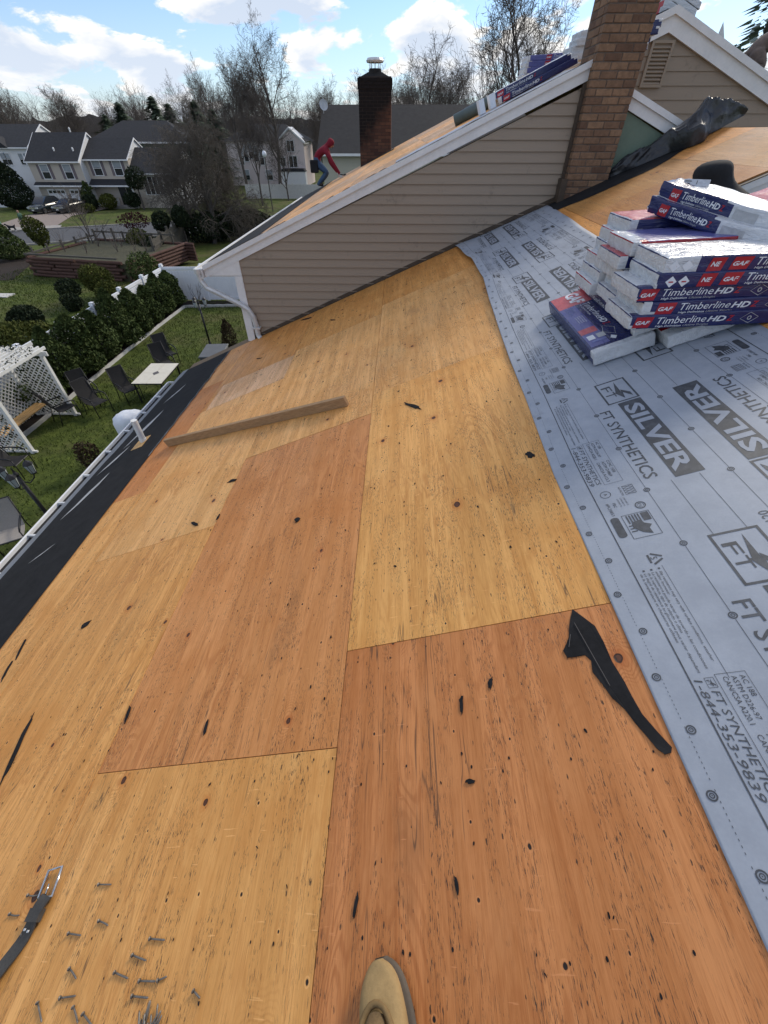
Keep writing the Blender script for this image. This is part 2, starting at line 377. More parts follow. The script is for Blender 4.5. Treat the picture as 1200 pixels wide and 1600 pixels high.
simple('house_wrap_green', (0.03, 0.085, 0.06), 0.7, 0.15, 3)
simple('satellite', (0.45, 0.46, 0.48), 0.5, 0.1, 5)
def leafmat(name, a, b, scale=3.0):
    t = NT(name); v = t.coord('Object', (1,1,1), True); n = t.noise(v, scale, 4, 0.65); g = t.N('ShaderNodeNewGeometry')
    r = g.outputs['Random Per Island']
    k = t.math('ADD', t.math('MULTIPLY', t.ramp(n, 0.3, 0.7), 0.55), t.math('MULTIPLY', r, 0.45))
    t.out(t.mix(k, (*a, 1), (*b, 1)), 0.8, 0, 0.2); return t.mat
leafmat('leaf_arbor', (0.022, 0.036, 0.010), (0.090, 0.122, 0.034), 2.0)
leafmat('leaf_dark', (0.008, 0.014, 0.007), (0.030, 0.045, 0.018), 2.0)
leafmat('leaf_yellow', (0.035, 0.045, 0.008), (0.105, 0.115, 0.022), 2.0)
leafmat('leaf_red', (0.030, 0.006, 0.010), (0.085, 0.016, 0.026), 2.0)
leafmat('leaf_conifer', (0.055, 0.078, 0.052), (0.13, 0.17, 0.105), 0.6)
leafmat('leaf_blue', (0.12, 0.16, 0.15), (0.26, 0.32, 0.29), 0.6)
leafmat('leaf_brown', (0.030, 0.022, 0.012), (0.080, 0.055, 0.028), 2.0)
leafmat('grass_blade', (0.030, 0.048, 0.006), (0.085, 0.120, 0.020), 1.5)
def lawn():
    t = NT('lawn'); v = t.coord('Object'); a = t.noise(v, 0.35, 4, 0.6); b = t.noise(v, 2.4, 5, 0.7); c = t.noise(v, 22, 3, 0.7)
    k = t.math('ADD', t.math('MULTIPLY', b, 0.6), t.math('MULTIPLY', c, 0.4))
    g = t.mix(t.ramp(k, 0.35, 0.68), (0.034, 0.050, 0.009), (0.105, 0.135, 0.026))
    g = t.mix(t.ramp(a, 0.46, 0.68, 0, 0.7), g, (0.11, 0.10, 0.042))
    t.bump(k, 0.9, 0.06); t.out(g, 0.95, 0, 0.2)
lawn()
def brick(name, a, b):
    t = NT(name); oi = t.N('ShaderNodeObjectInfo'); v = t.coord('Object', (1,1,1), True)
    n = t.noise(v, 28, 5, 0.65); m = t.noise(v, 7, 3, 0.6)
    c = t.mix(oi.outputs['Random'], (*a, 1), (*b, 1)); f = t.ramp(n, 0.25, 0.75, 0.68, 1.28, False)
    c = t.mix(1.0, c, t.N('ShaderNodeCombineXYZ', {0: f, 1: f, 2: f}).outputs[0], 'MULTIPLY')
    c = t.mix(t.ramp(m, 0.55, 0.75, 0, 0.4), c, (0.06, 0.045, 0.038)); t.bump(n, 0.5, 0.004); t.out(c, 0.88, 0, 0.25)
brick('brick_tan', (0.27, 0.165, 0.10), (0.14, 0.08, 0.053)); 
def brick_soot():
    t = NT('brick_dark'); v = t.coord('Object'); g = t.N('ShaderNodeNewGeometry'); sp = t.N('ShaderNodeSeparateXYZ', {0: v})
    c = t.mix(g.outputs['Random Per Island'], (0.15, 0.072, 0.046), (0.085, 0.042, 0.032))
    n = t.noise(v, 3.5, 4, 0.6)
    sx_ = t.math('ADD', t.math('ADD', t.math('MULTIPLY', sp.outputs[2], 1.25), t.math('MULTIPLY', sp.outputs[0], -1.25)), t.math('MULTIPLY', t.math('SUBTRACT', n, 0.5), 1.2))
    c = t.mix(t.ramp(sx_, 0.35, 1.05, 0, 0.95), c, (0.010, 0.010, 0.011)); t.bump(t.noise(v, 40, 3, 0.6), 0.4, 0.004); t.out(c, 0.9, 0, 0.2)
brick_soot()
def underlay():
    t = NT('underlayment_grey'); v = t.coord('Object'); n = t.noise(v, 9, 5, 0.65); w = t.noise(v, 130, 2, 0.6); b = t.noise(v, 2.5, 3, 0.5)
    k = t.math('ADD', t.math('MULTIPLY', n, 0.6), t.math('ADD', t.math('MULTIPLY', w, 0.15), t.math('MULTIPLY', b, 0.25)))
    c = t.mix(t.ramp(k, 0.35, 0.65), (0.295, 0.325, 0.375), (0.350, 0.383, 0.438)); d = t.noise(v, 5.0, 5, 0.7)
    c = t.mix(t.ramp(d, 0.62, 0.78, 0, 0.35), c, (0.17, 0.17, 0.175)); t.bump(k, 0.12, 0.004); t.out(c, 0.5, 0, 0.4)
underlay()
def ink():
    t = NT('ink_grey'); v = t.coord('Object'); n = t.noise(v, 30, 4, 0.7); t.out(t.mix(t.ramp(n, 0.35, 0.75), (0.045, 0.05, 0.058), (0.085, 0.092, 0.105)), 0.55)
ink()
simple('ink_paper', (0.305, 0.335, 0.39), 0.5, 0.12, 20, rand=False)
def film(name, c, wr=0.5, rough=0.28, var=0.12):
    t = NT(name); v = t.coord('Object', (1,1,1), True); vv = t.N('ShaderNodeMapping', {'Vector': v, 'Scale': (9, 26, 40)}).outputs[0]
    n = t.noise(vv, 1.0, 3, 0.55, 0.9); n2 = t.noise(v, 30, 3, 0.6, 0.6); n3 = t.noise(t.N('ShaderNodeMapping', {'Vector': v, 'Scale': (6, 34, 22), 'Rotation': (0, 0, .25)}).outputs[0], 1.0, 2, 0.5, 1.2)
    rd = t.math('ABSOLUTE', t.math('SUBTRACT', n3, 0.5)); cr = t.ramp(rd, 0.0, 0.06, 1.0, 0.0)
    h = t.math('ADD', t.math('ADD', n, t.math('MULTIPLY', n2, 0.35)), t.math('MULTIPLY', cr, 0.16)); t.bump(h, wr, 0.010)
    f = t.ramp(n2, 0.3, 0.7, 1-var, 1+var, False)
    t.out(t.mix(1.0, (*c, 1), t.N('ShaderNodeCombineXYZ', {0: f, 1: f, 2: f}).outputs[0], 'MULTIPLY'), rough, 0, 0.5)
film('film_white', (0.62, 0.64, 0.67), 0.85, 0.2, 0.08); film('film_navy', (0.018, 0.024, 0.105), 0.35, 0.22)
film('film_red', (0.33, 0.012, 0.022), 0.4, 0.25); film('film_purple', (0.10, 0.105, 0.30), 0.4, 0.3); film('film_pinkred', (0.50, 0.085, 0.095), 0.4, 0.3)
film('film_silver', (0.50, 0.52, 0.56), 0.7, 0.2)
simple('print_white', (0.74, 0.76, 0.80), 0.35, 0.08, 20); simple('print_red', (0.40, 0.016, 0.03), 0.35, 0.1, 20)
simple('print_silver', (0.42, 0.43, 0.45), 0.4, 0.2, 40); simple('print_blue', (0.16, 0.19, 0.42), 0.35, 0.1, 20); simple('print_black', (0.01, 0.01, 0.012), 0.5, 0.1, 10)
simple('roll_green', (0.10, 0.135, 0.135), 0.5, 0.15, 8); simple('gauze', (0.40, 0.40, 0.40), 0.7, 0.2, 8)
# ------------------------------------------------------------------ ground, road
def sheet(name, outline_rows, mat, dz=0.0):
    mb = MB(); w = len(outline_rows[0])
    for r in outline_rows: mb.v.extend([(x, y, gz(y)+dz) for x, y in r])
    for i in range(len(outline_rows)-1):
        for j in range(w-1): mb.f.append((i*w+j, i*w+j+1, (i+1)*w+j+1, (i+1)*w+j)); mb.m.append(0)
    return mb.build(name, mat)
gy = [-400, -60, -10, 0, 10, 16, 22, 28, 34, 40, 46, 52, 58, 64, 70, 76, 90, 120, 200, 500, 1400]
gx = [-1400, -400, -150, -80, -50, -30, -15, 0, 15, 40, 100, 400, 1400]
struct(sheet('ground', [[(x, y) for x in gx] for y in gy], 'lawn'))
def strip(name, a, b, mat, dz, n=40):
    rows = []
    for i in range(n+1):
        t = i/n
        pa = interp2(a, t); pb = interp2(b, t); rows.append([pa, ((pa[0]+pb[0])/2, (pa[1]+pb[1])/2), pb])
    return sheet(name, rows, mat, dz)
def interp2(pts, t):
    k = t*(len(pts)-1); i = min(int(k), len(pts)-2); f = k-i
    return (pts[i][0]*(1-f)+pts[i+1][0]*f, pts[i][1]*(1-f)+pts[i+1][1]*f)
near = [(-120, -2), (-60, 25.5), (-33.8, 39.5), (-20.6, 47.0), (0, 57.5), (40, 78), (120, 118)]
far_ = [(-126, 6), (-66, 33.5), (-39.7, 47.6), (-26.4, 55.6), (-6, 66.5), (34, 87), (114, 127)]
struct(strip('road', near, far_, 'asphalt', 0.02))
def kerb(name, pts, off):
    mb = MB(); n = 60
    for i in range(n):
        p = interp2(pts, i/n); q = interp2(pts, (i+1)/n)
        mb.bar((p[0]+off[0], p[1]+off[1], gz(p[1])+0.06), (q[0]+off[0], q[1]+off[1], gz(q[1])+0.06), 0.16, 0.14)
    return struct(mb.build(name, 'concrete'))
kerb('kerb_near', near, (0.05, -0.1)); kerb('kerb_far', far_, (-0.05, 0.1))
mb = MB(); mb.v = [(-46.8, 60.9, gz(60.9)+.03), (-40.9, 61.2, gz(61.2)+.03), (-40.4, 75, gz(75)+.03), (-48, 75, gz(75)+.03), (-42.6, 47.6, gz(47.6)+.03), (-36.6, 51, gz(51)+.03)]
mb.f = [(0, 1, 2, 3), (4, 5, 1, 0)]; mb.m = [0, 0]; struct(mb.build('driveway', 'paver'))
mb = MB(); mb.v = [(-43.8, 46.4, gz(47)+.05), (-35.8, 50.9, gz(50.9)+.05), (-36.9, 52.9, gz(52.9)+.05), (-44.6, 48.6, gz(48.6)+.05)]; mb.f = [(0,1,2,3)]; mb.m = [0]
struct(mb.build('driveway_apron', 'concrete'))
mb = MB(); mb.v = [(-12.1, 5, .012), (-11.15, 5, .012), (-11.15, 22.45, .012), (-3, 22.8, .012), (-3, 23.7, .012), (-12.1, 23.5, .012)]; mb.f = [(0,1,2,5), (2,3,4,5)]; mb.m = [0, 0]
struct(mb.build('planting_bed', 'mulch'))
# short tufts over the near lawn (nobody could count them)
mb = MB(); gr = random.Random(3)
for i in range(26000):
    y = 3+gr.random()**0.8*22; x = -4.5-gr.random()*(6.4+max(0, 0))
    if x < -11.0: continue
    h = 0.035+0.05*gr.random(); a = gr.random()*6.283; w = 0.012; lx, ly = (gr.random()-.5)*.07, (gr.random()-.5)*.07
    mb.add([(x-w*cos(a), y-w*sin(a), 0), (x+w*cos(a), y+w*sin(a), 0), (x+lx, y+ly, h)], [(0,1,2)])
for i in range(14000):
    y = 17+gr.random()*14; x = -13-gr.random()*13; h = 0.05+0.06*gr.random(); a = gr.random()*6.283; w = 0.02; lx, ly = (gr.random()-.5)*.09, (gr.random()-.5)*.09
    mb.add([(x-w*cos(a), y-w*sin(a), gz(y)), (x+w*cos(a), y+w*sin(a), gz(y)), (x+lx, y+ly, gz(y)+h)], [(0,1,2)])
tag(mb.build('grass', 'grass_blade'), 'short green lawn grass in the back yards', 'grass', kind='stuff')

# ------------------------------------------------------------------ the house we stand on
house = tag(empty('house', (0, 2, 0)), 'tan sided house with stripped plywood roof, brick chimneys and white rake boards', 'house')
HOFF = Matrix.Translation((0, -2, 0))
def hpart(mb, name, mats, parent=None, M=None, smooth_=False):
    if parent is None: return mb.build(name, mats, house, HOFF @ M if M is not None else HOFF, smooth_)
    return mb.build(name, mats, parent, M, smooth_)
TA = tan(A)
def zR(x): return CZ-1.56+x*TA
def zW(x): return CZ-1.47+.405*(x+2.92) if x <= 2.12 else CZ+.571-.385*(x-2.12)
def roofbox(mb, s0, s1, y0, y1, n0, n1, m=0):
    P = [RP(s, y, n) for n in (n0, n1) for s, y in ((s0, y0), (s1, y0), (s1, y1), (s0, y1))]
    mb.add(P, [(0,3,2,1),(4,5,6,7),(0,1,5,4),(1,2,6,5),(2,3,7,6),(3,0,4,7)], m)
mb = MB()
roofbox(mb, -4.03, 2.58, -5, 4.62, -.12, -.0135); roofbox(mb, -4.03, 4.14, 4.62, 7.2, -.12, -.0135)
def backslope(x0, y0, y1, L):
    z0 = zR(x0)-.02; P = [(x0, y, z) for y in (y0, y1) for z in (z0-.12, z0)]+[(x0+L, y, z-L*TA) for y in (y0, y1) for z in (z0-.12, z0)]
    mb.add(P, [(0,1,3,2),(4,6,7,5),(1,5,7,3),(0,2,6,4),(0,4,5,1),(2,3,7,6)])
backslope(2.38, -5, 4.6, 5.5); backslope(3.82, 4.62, 9, 4.5)
main_roof = hpart(mb, 'main_roof', 'old_lumber')
YEL, YELL, ORG, RED, PALE = (0.70, 0.352, 0.102), (0.73, 0.390, 0.130), (0.64, 0.292, 0.076), (0.58, 0.235, 0.064), (0.62, 0.41, 0.24)
rows = [(-4.03, -2.63, [(-5, -1.9, YEL), (-1.9, .52, YEL), (.52, 2.95, YEL), (2.95, 5.4, RED), (5.4, 6.88, ORG)]),
        (-2.63, -1.41, [(-5, -2.83, YEL), (-2.83, -.39, YEL), (-.39, 2.05, (0.69, 0.340, 0.096)), (2.05, 4.47, YELL), (5.16, 6.88, ORG)]),
        (-1.41, -.20, [(-5, -1.96, ORG), (-1.96, .48, (0.71, 0.362, 0.108)), (.48, 2.88, (0.60, 0.262, 0.083)), (2.88, 5.3, YELL), (5.3, 6.88, (0.66, 0.320, 0.086))]),
        (-.20, 1.02, [(-5, -1.58, RED), (-1.58, .855, (0.53, 0.212, 0.066)), (.855, 3.2, (0.72, 0.370, 0.106)), (3.2, 5.62, YELL), (5.62, 6.88, (0.65, 0.305, 0.08))]),
        (1.02, 2.24, [(-5, -2.8, ORG), (-2.8, -.4, ORG), (-.4, 2.04, ORG), (2.04, 4.48, ORG), (4.48, 6.74, ORG)]),
        (2.24, 2.58, [(-5, -1.2, ORG), (-1.2, 1.2, ORG), (1.2, 3.6, ORG), (3.6, 4.6, ORG)]),
        (2.24, 3.46, [(4.625, 5.6, (0.44, 0.20, 0.06)), (5.6, 6.74, (0.47, 0.235, 0.07))]),
        (3.46, 4.14, [(4.625, 6.1, (0.47, 0.25, 0.09)), (6.1, 7.2, ORG)])]
def panel(s0, s1, y0, y1, c, dn=0.0, g=0.0016, parent=None):
    w, l = (s1-s0)/2-g, (y1-y0)/2-g
    mb = MB().box(-w, w, -l, l, -.013, 0)
    o = mb.build('plywood_sheet', 'plywood', parent or main_roof, roof_mat((s0+s1)/2, (y0+y1)/2, dn)); o.color = (*c, 1); return o
pr = random.Random(11)
for s0, s1, ps in rows:
    for y0, y1, c in ps: panel(s0, s1, y0, y1, c, pr.uniform(-.0008, .0012))
panel(-2.63, -2.55, 4.47, 5.16, ORG)
p_ = panel(-2.55, -1.41, 4.47, 5.16, (0.68, 0.405, 0.205), 0.001); p_['label'] = 'pale new plywood patch'
# drip edge and eave felt, gutter
mb = MB(); roofbox(mb, -4.12, -4.0, -5, 6.92, .0, .004); roofbox(mb, -4.13, -4.12, -5, 6.92, -.07, .004)
hpart(mb, 'drip_edge', 'drip_metal')
def gutter(y0, y1, xb, zt, parent=None):
    pr_ = [(0, 0), (0, -.12), (-.065, -.12), (-.098, -.03), (-.098, .0), (-.11, .0), (-.11, .012), (-.086, .012), (-.086, -.03), (-.06, -.108), (-.012, -.108), (-.012, 0)]
    return MB().prism([(xb+a, zt+b) for a, b in pr_], y0, y1)
ex, ez = RP(-4.135, 0, 0)[0], RP(-4.135, 0, 0)[2]-.012
g1 = hpart(gutter(-5, 6.5, ex, ez), 'gutter', 'white_trim')
mb = MB().box(ex-.088, ex-.013, -4.98, 6.48, ez-.06, ez-.028); mb.build('gutter_fill', 'gutter_dark', g1)  # dark strip filling the gutter trough below its lip
hgm = MB().box(-.10, .01, -.012, .012, -.02, .006).mesh('gutter_hanger', 'galvanized')
for i in range(22): link('gutter_hanger', hgm, g1, Matrix.Translation((ex, -4.4+i*.52, ez+.004)))
# plumbing vent
mb = MB(); px, py, pz = RP(-3.46, 4.29, 0); mb.tube([(px, py, pz-.1), (px, py, pz+.31)], .038, 14); mb.tube([(px, py, pz+.02), (px, py, pz+.05)], .043, 14)
vp = hpart(mb, 'vent_pipe', 'white_paint')
mb = MB(); roofbox(mb, -3.58, -3.40, 4.14, 4.40, .006, .010); mb.build('pipe_boot', 'new_lumber', vp)

# --- wing wall with lap siding
def clip_poly(poly, z0, z1):
    def half(P, keep, zc):
        R = []
        for i in range(len(P)):
            a, b = P[i], P[(i+1) % len(P)]; ka, kb = keep(a[1]), keep(b[1])
            if ka: R.append(a)
            if ka != kb: t = (zc-a[1])/(b[1]-a[1]); R.append((a[0]+(b[0]-a[0])*t, zc))
        return R
    P = half(poly, lambda z: z >= z0-1e-9, z0)
    return half(P, lambda z: z <= z1+1e-9, z1) if len(P) > 2 else []
def siding(poly, Y, parent, mat, zb, ex=.108, proud=.019, name='siding_board', sgn=-1, M=None):
    zmax = max(p[1] for p in poly); z = zb
    while z < zmax:
        P = clip_poly(poly, z, z+ex)
        if len(P) > 2 and max(p[0] for p in P)-min(p[0] for p in P) > .02 and max(p[1] for p in P)-min(p[1] for p in P) > .008:
            mb = MB(); n = len(P)
            mb.v = [(p[0], Y+sgn*(.002+proud*(z+ex-p[1])/ex), p[1]) for p in P]+[(p[0], Y, p[1]) for p in P]
            mb.f = [tuple(range(n)), tuple(range(2*n-1, n-1, -1))]+[(i, i+n, (i+1) % n+n, (i+1) % n) for i in range(n)]; mb.m = [0]*len(mb.f)
            mb.build(name, mat, parent, M)
        z += ex
YW = 6.9
wallpoly = [(-2.36, zR(-2.36)-.05), (2.22, zR(2.22)-.05), (2.22, zW(2.12)-.16), (-2.36, zW(-2.36)-.16)]
mb = MB().prism(wallpoly, YW, YW+.12)
mb.box(-2.43, -2.33, YW+.12, 15.9, 0, zW(-2.4)-.15); mb.box(-2.43, 2.2, YW+.121, YW+.2, 0, zR(-2.43)-.3)
mb.box(-3.35, -3.25, -4.8, YW+.1, 0, zR(-3.3)-.2); mb.box(-3.3, 6.5, -4.9, -4.8, 0, zR(-3.3)-.2); mb.box(6.3, 6.4, -4.8, 9, 0, zR(-3.3)-.3)
mb.box(-2.43, 6, 15.7, 15.8, 0, zW(-2.4)-.15)
wing_wall = hpart(mb, 'wing_wall', 'siding_tan')
siding(wallpoly, YW, wing_wall, 'siding_tan', zR(-2.36)-.02)
mb = MB().box(-2.46, -2.36, YW-.03, YW+.1, zR(-2.46)+.01, CZ-1.605); mb.box(-2.48, -2.4605, YW-.025, YW+.12, zR(-2.46)+.01, CZ-1.605)
hpart(mb, 'corner_board', 'white_trim')
# step flashing channel where siding meets the roof
mb = MB(); mb.add([(x, y, zR(x)+n) for x in (-2.36, 2.22) for y, n in ((YW-.035, .003), (YW-.012, .003), (YW-.012, .055), (YW-.02, .055), (YW-.02, .014), (YW-.035, .014))],
   [(0,6,11,5),(5,11,10,4),(4,10,9,3),(3,9,8,2),(2,8,7,1),(1,7,6,0),(0,5,4,3,2,1),(6,7,8,9,10,11)])
hpart(mb, 'wall_flashing', 'flash_brown')
# rake boards of the wing (crown strip over wide board)
def rake(x0, x1, zf, Y, hh=.16, crown=.055):
    mb = MB(); mb.prism([(x0, zf(x0)-.03), (x1, zf(x1)-.03), (x1, zf(x1)-hh), (x0, zf(x0)-hh)], Y-.035, Y-.002)
    mb.prism([(x0, zf(x0)+.006), (x1, zf(x1)+.006), (x1, zf(x1)-crown), (x0, zf(x0)-crown)], Y-.065, Y-.036); return mb
hpart(rake(-2.92, 2.2, lambda x: CZ-1.47+.405*(x+2.92), YW), 'rake_board', 'white_trim')
hpart(rake(2.70, 3.75, zW, YW), 'rake_board', 'white_trim')
mb = MB().prism([(-2.9, zW(-2.9)-.05), (-2.36, zW(-2.36)-.158), (-2.36, CZ-1.60), (-2.88, CZ-1.60)], YW-.03, YW+.0)
mb.box(-2.9, -2.43, YW+.001, 15.9, CZ-1.62, CZ-1.60); hpart(mb, 'eave_return', 'white_trim')
gw = hpart(gutter(YW-.1, 15.9, -2.93, zW(-2.93)-.03), 'wing_gutter', 'white_trim')
mb = MB(); pth = [(-3.0, YW-.07, CZ-1.53), (-2.99, YW-.07, CZ-1.66), (-2.93, YW-.07, CZ-1.76), (-2.80, YW-.07, CZ-1.82), (-2.47, YW-.07, CZ-1.99), (-2.36, YW-.06, CZ-2.07), (-2.305, YW-.06, CZ-2.18), (-2.285, YW-.06, CZ-2.32), (-2.28, YW-.06, CZ-2.47), (-2.25, YW-.08, CZ-2.51)]
mb.tube(pth, .042, 8); mb.tube([(-3.0, YW-.07, CZ-1.50), (-3.0, YW-.07, CZ-1.56)], .062, 8)
ds = hpart(mb, 'downspout', 'galvanized'); 
MB().box(-2.35, -2.22, YW-.105, YW-.015, CZ-2.36, CZ-2.335).build('strap', 'galvanized', ds)
# wing roof deck
mb = MB(); 
def wslab(mb, x0, x1, y0, y1, t0, t1, m=0):
    mb.add([(x, y, zW(x)+t) for t in (t0, t1) for x, y in ((x0, y0), (x1, y0), (x1, y1), (x0, y1))], [(0,3,2,1),(4,5,6,7),(0,1,5,4),(1,2,6,5),(2,3,7,6),(3,0,4,7)], m)
wslab(mb, -2.9, 2.119, YW-.03, 16, -.12, -.014); wslab(mb, 2.121, 3.7, YW-.03, 12, -.12, -.014)
wing_roof = hpart(mb, 'wing_roof', 'old_lumber')
WA = math.atan(.405)
xs = [-2.9, -1.8, -.7, .4, 1.5, 2.115]; ys_ = [YW-.035, 8.4, 10.8, 13.2, 16.0]
for i in range(5):
    for j in range(4):
        y0 = ys_[j]; y1 = ys_[j+1]
        xc, yc = (xs[i]+xs[i+1])/2, (y0+y1)/2; w = (xs[i+1]-xs[i])/2/cos(WA)-.002
        o = MB().box(-w, w, -(y1-y0)/2+.002, (y1-y0)/2-.002, -.013, 0).build('plywood_sheet', 'plywood', wing_roof, Matrix.Translation((xc, yc, zW(xc))) @ Matrix.Rotation(-WA, 4, 'Y'))
        o.color = (*(YELL if (i+j) % 2 else (0.52, 0.31, 0.14)), 1)
for j in range(2):
    xc = 2.9; o = MB().box(-.82, .82, -1.2, 1.2, -.013, 0).build('plywood_sheet', 'plywood', wing_roof, Matrix.Translation((xc, 8.1+2.41*j, zW(xc)))@Matrix.Rotation(math.atan(.385), 4, 'Y')); o.color = (*YELL, 1)
# felt along the wing eave and torn bits along its rake
mb = MB(); wslab(mb, -2.92, -2.05, 7.05, 15.98, .003, .007); wslab(mb, -1.05, -.15, 14.3, 15.1, .004, .012)
tag(hpart(mb, 'eave_felt', 'felt'), None)
mb = MB(); tr = random.Random(5)
for i in range(16):
    x = -2.5+i*.29+tr.uniform(-.1, .1); l = tr.uniform(.08, .25)
    mb.add([(x, YW-.055, zW(x)+.007), (x+l, YW-.05, zW(x+l)+.008), (x+l*.7, YW+.06, zW(x+l*.7)+.012), (x+l*.2, YW+.03, zW(x+l*.2)+.010)], [(0,1,2,3)])
hpart(mb, 'torn_felt_edge', 'felt')
# green sheathing right of the chimney
gp = [(2.70, zR(2.70)+.01), (3.44, zR(3.44)+.01), (2.70, zW(2.70)-.165)]
mb = MB().prism(gp, YW, YW+.1); gs = hpart(mb, 'green_sheathing', 'sheath_green')
# --- chimneys
def chimney(x0, x1, y0, y1, z0, z1, bw, bh, mort=.010):
    cm = hpart(MB().box(x0+.006, x1-.006, y0+.006, y1-.006, z0, z1), 'chimney', 'mortar'); return cm
c1 = chimney(2.145, 2.665, 6.745, 7.3, CZ-.95, CZ+1.62, .18, .058)
bme = {}
def brickmesh(w, d, h):
    k = (round(w, 3), round(d, 3), round(h, 3))
    if k not in bme: bme[k] = MB().box(-w/2, w/2, -d/2, d/2, -h/2, h/2).mesh('brick', 'brick_tan'); bevel(bme[k], .004)
    return bme[k]
br = random.Random(21); z = CZ-.93; k = 0
while z < CZ+1.6:
    off = 0 if k % 2 else .095; x = 2.145-off
    while x < 2.665-.01:
        a, b = max(x, 2.145), min(x+.18, 2.665)
        if b-a > .03: link('brick', brickmesh(b-a, .11, .058), c1, Matrix.Translation(((a+b)/2, 6.745+.055+br.uniform(-.004, .003), z+.029)) @ Matrix.Rotation(br.uniform(-.01, .01), 4, 'Z'))
        x += .19
    for q in range(2):
        link('brick', brickmesh(.10, .18, .058), c1, Matrix.Translation((2.145+.05+br.uniform(-.003, .003), 6.86+.095+.19*q, z+.029)))
        link('brick', brickmesh(.10, .18, .058), c1, Matrix.Translation((2.665-.05+br.uniform(-.003, .003), 6.86+.095+.19*q, z+.029)))
    z += .068; k += 1
mb = MB(); mb.bar((2.13, 6.86, zR(2.13)+.1), (2.13, 6.86, CZ+.40), .03, .05); mb.box(2.08, 2.155, 6.72, 6.9, zR(2.15)-.02, zR(2.15)+.22)
hpart(mb, 'chimney_flashing', 'flash_brown')
# rear chimney: sooty, small bricks joined as one piece
X0, X1, Y0, Z0, Z1 = -1.10, -.245, 15.1, CZ-.9, CZ+1.02
c2 = hpart(MB().box(0.006, X1-X0-.006, .006, .55, 0, Z1-Z0), 'chimney', 'mortar_dark', None, Matrix.Translation((X0, Y0, Z0)))
mb = MB(); z = 0; k = 0
while z < Z1-Z0-.06:
    top = z > Z1-Z0-.22; e = .02 if top else 0
    x = -.10*(k % 2)
    while x < X1-X0-.01:
        a, b = max(x, 0), min(x+.19, X1-X0)
        if b-a > .03: mb.box(a-(e if a == 0 else 0), b+(e if b == X1-X0 else 0), -e+br.uniform(-.004, .004), .1, z, z+.058)
        x += .2
    for q in range(3): mb.box(-e, .1, .101+q*.15, .241+q*.15, z, z+.058); mb.box(X1-X0-.1, X1-X0+e, .101+q*.15, .241+q*.15, z, z+.058)
    z += .068; k += 1
o = mb.build('bricks', 'brick_dark', c2); o['kind'] = 'stuff'
W = X1-X0
mb = MB(); P = [(0, 0), (W, 0), (W, .56), (0, .56)]; Q = [(.27, .15), (W-.27, .15), (W-.27, .42), (.27, .42)]; h = Z1-Z0
mb.v = [(x, y, h-.03) for x, y in P]+[(x, y, h+.09) for x, y in Q]; mb.f = [(3,2,1,0), (4,5,6,7)]+[(i, (i+1) % 4, (i+1) % 4+4, i+4) for i in range(4)]; mb.m = [0]*6
mb.build('crown', 'soot', c2)
MB().lathe([(.16, h+.05), (.16, h+.14), (.15, h+.15)], 20, 0, Matrix.Translation((W/2, .28, 0))).build('flue', 'soot', c2)
mb = MB(); 
for j in range(8): a = j*pi/4; mb.bar((W/2+.135*cos(a), .28+.135*sin(a), h+.14), (W/2+.135*cos(a), .28+.135*sin(a), h+.26), .012, .012)
mb.lathe([(.14, h+.25), (.21, h+.255), (.225, h+.29), (.19, h+.335), (.08, h+.345)], 20, 0, Matrix.Translation((W/2, .28, 0)))
mb.build('flue_cap', 'galvanized', c2)
# --- rear gable with louvre vent
YG = 9.0; AX, AZ = 3.78, CZ+1.26
def zG(x): return AZ-.392*abs(x-AX)
gpoly = [(2.25, CZ-.6), (8.5, CZ-.6), (8.5, zG(8.5)-.2), (AX, AZ-.2), (2.25, zG(2.25)-.2)]
gw_ = hpart(MB().prism(gpoly, YG, YG+.1), 'gable_wall', 'siding_tan')
siding(gpoly, YG, gw_, 'siding_tan', CZ-.55, .15, .015)
mb = MB()
for x0, x1 in ((2.2, AX), (AX, 8.6)):
    if x0 == AX: pass
    mb.prism([(x0, zG(x0)-.035), (x1, zG(x1)-.035), (x1, zG(x1)-.24), (x0, zG(x0)-.24)], YG-.06, YG-.018)
    mb.prism([(x0, zG(x0)+.006), (x1, zG(x1)+.006), (x1, zG(x1)-.075), (x0, zG(x0)-.075)], YG-.095, YG-.061)
hpart(mb, 'rake_board', 'white_trim')
mb = MB()
for sg, L in ((-1, 1.6), (1, 4.9)):
    mb.add([(AX+sg*d, y, zG(AX+sg*d)+t) for t in (-.03, .004) for d, y in ((0, YG-.09), (L, YG-.09), (L, 15), (0, 15))], [(0,3,2,1),(4,5,6,7),(0,1,5,4),(1,2,6,5),(2,3,7,6),(3,0,4,7)])
hpart(mb, 'gable_roof', 'dark_shingle')
gv = hpart(MB().box(3.62, 3.90, YG-.022, YG-.0175, CZ+.50, CZ+.93), 'gable_vent', 'siding_tan')
mb = MB()
for a in ((3.60, 3.635, .48, .95), (3.885, 3.92, .48, .95), (3.635, 3.885, .92, .95), (3.635, 3.885, .48, .51)): mb.box(a[0], a[1], YG-.05, YG-.022, CZ+a[2], CZ+a[3])
mb.build('frame', 'siding_tan', gv)
lm = MB().prism([(-.03, .0), (-.026, -.006), (0, .030), (0, .036)], 3.637, 3.883, axis='x').mesh('louver', 'siding_tan')
for i in range(10): link('louver', lm, gv, Matrix.Translation((0, YG-.02, CZ+.515+i*.04)))
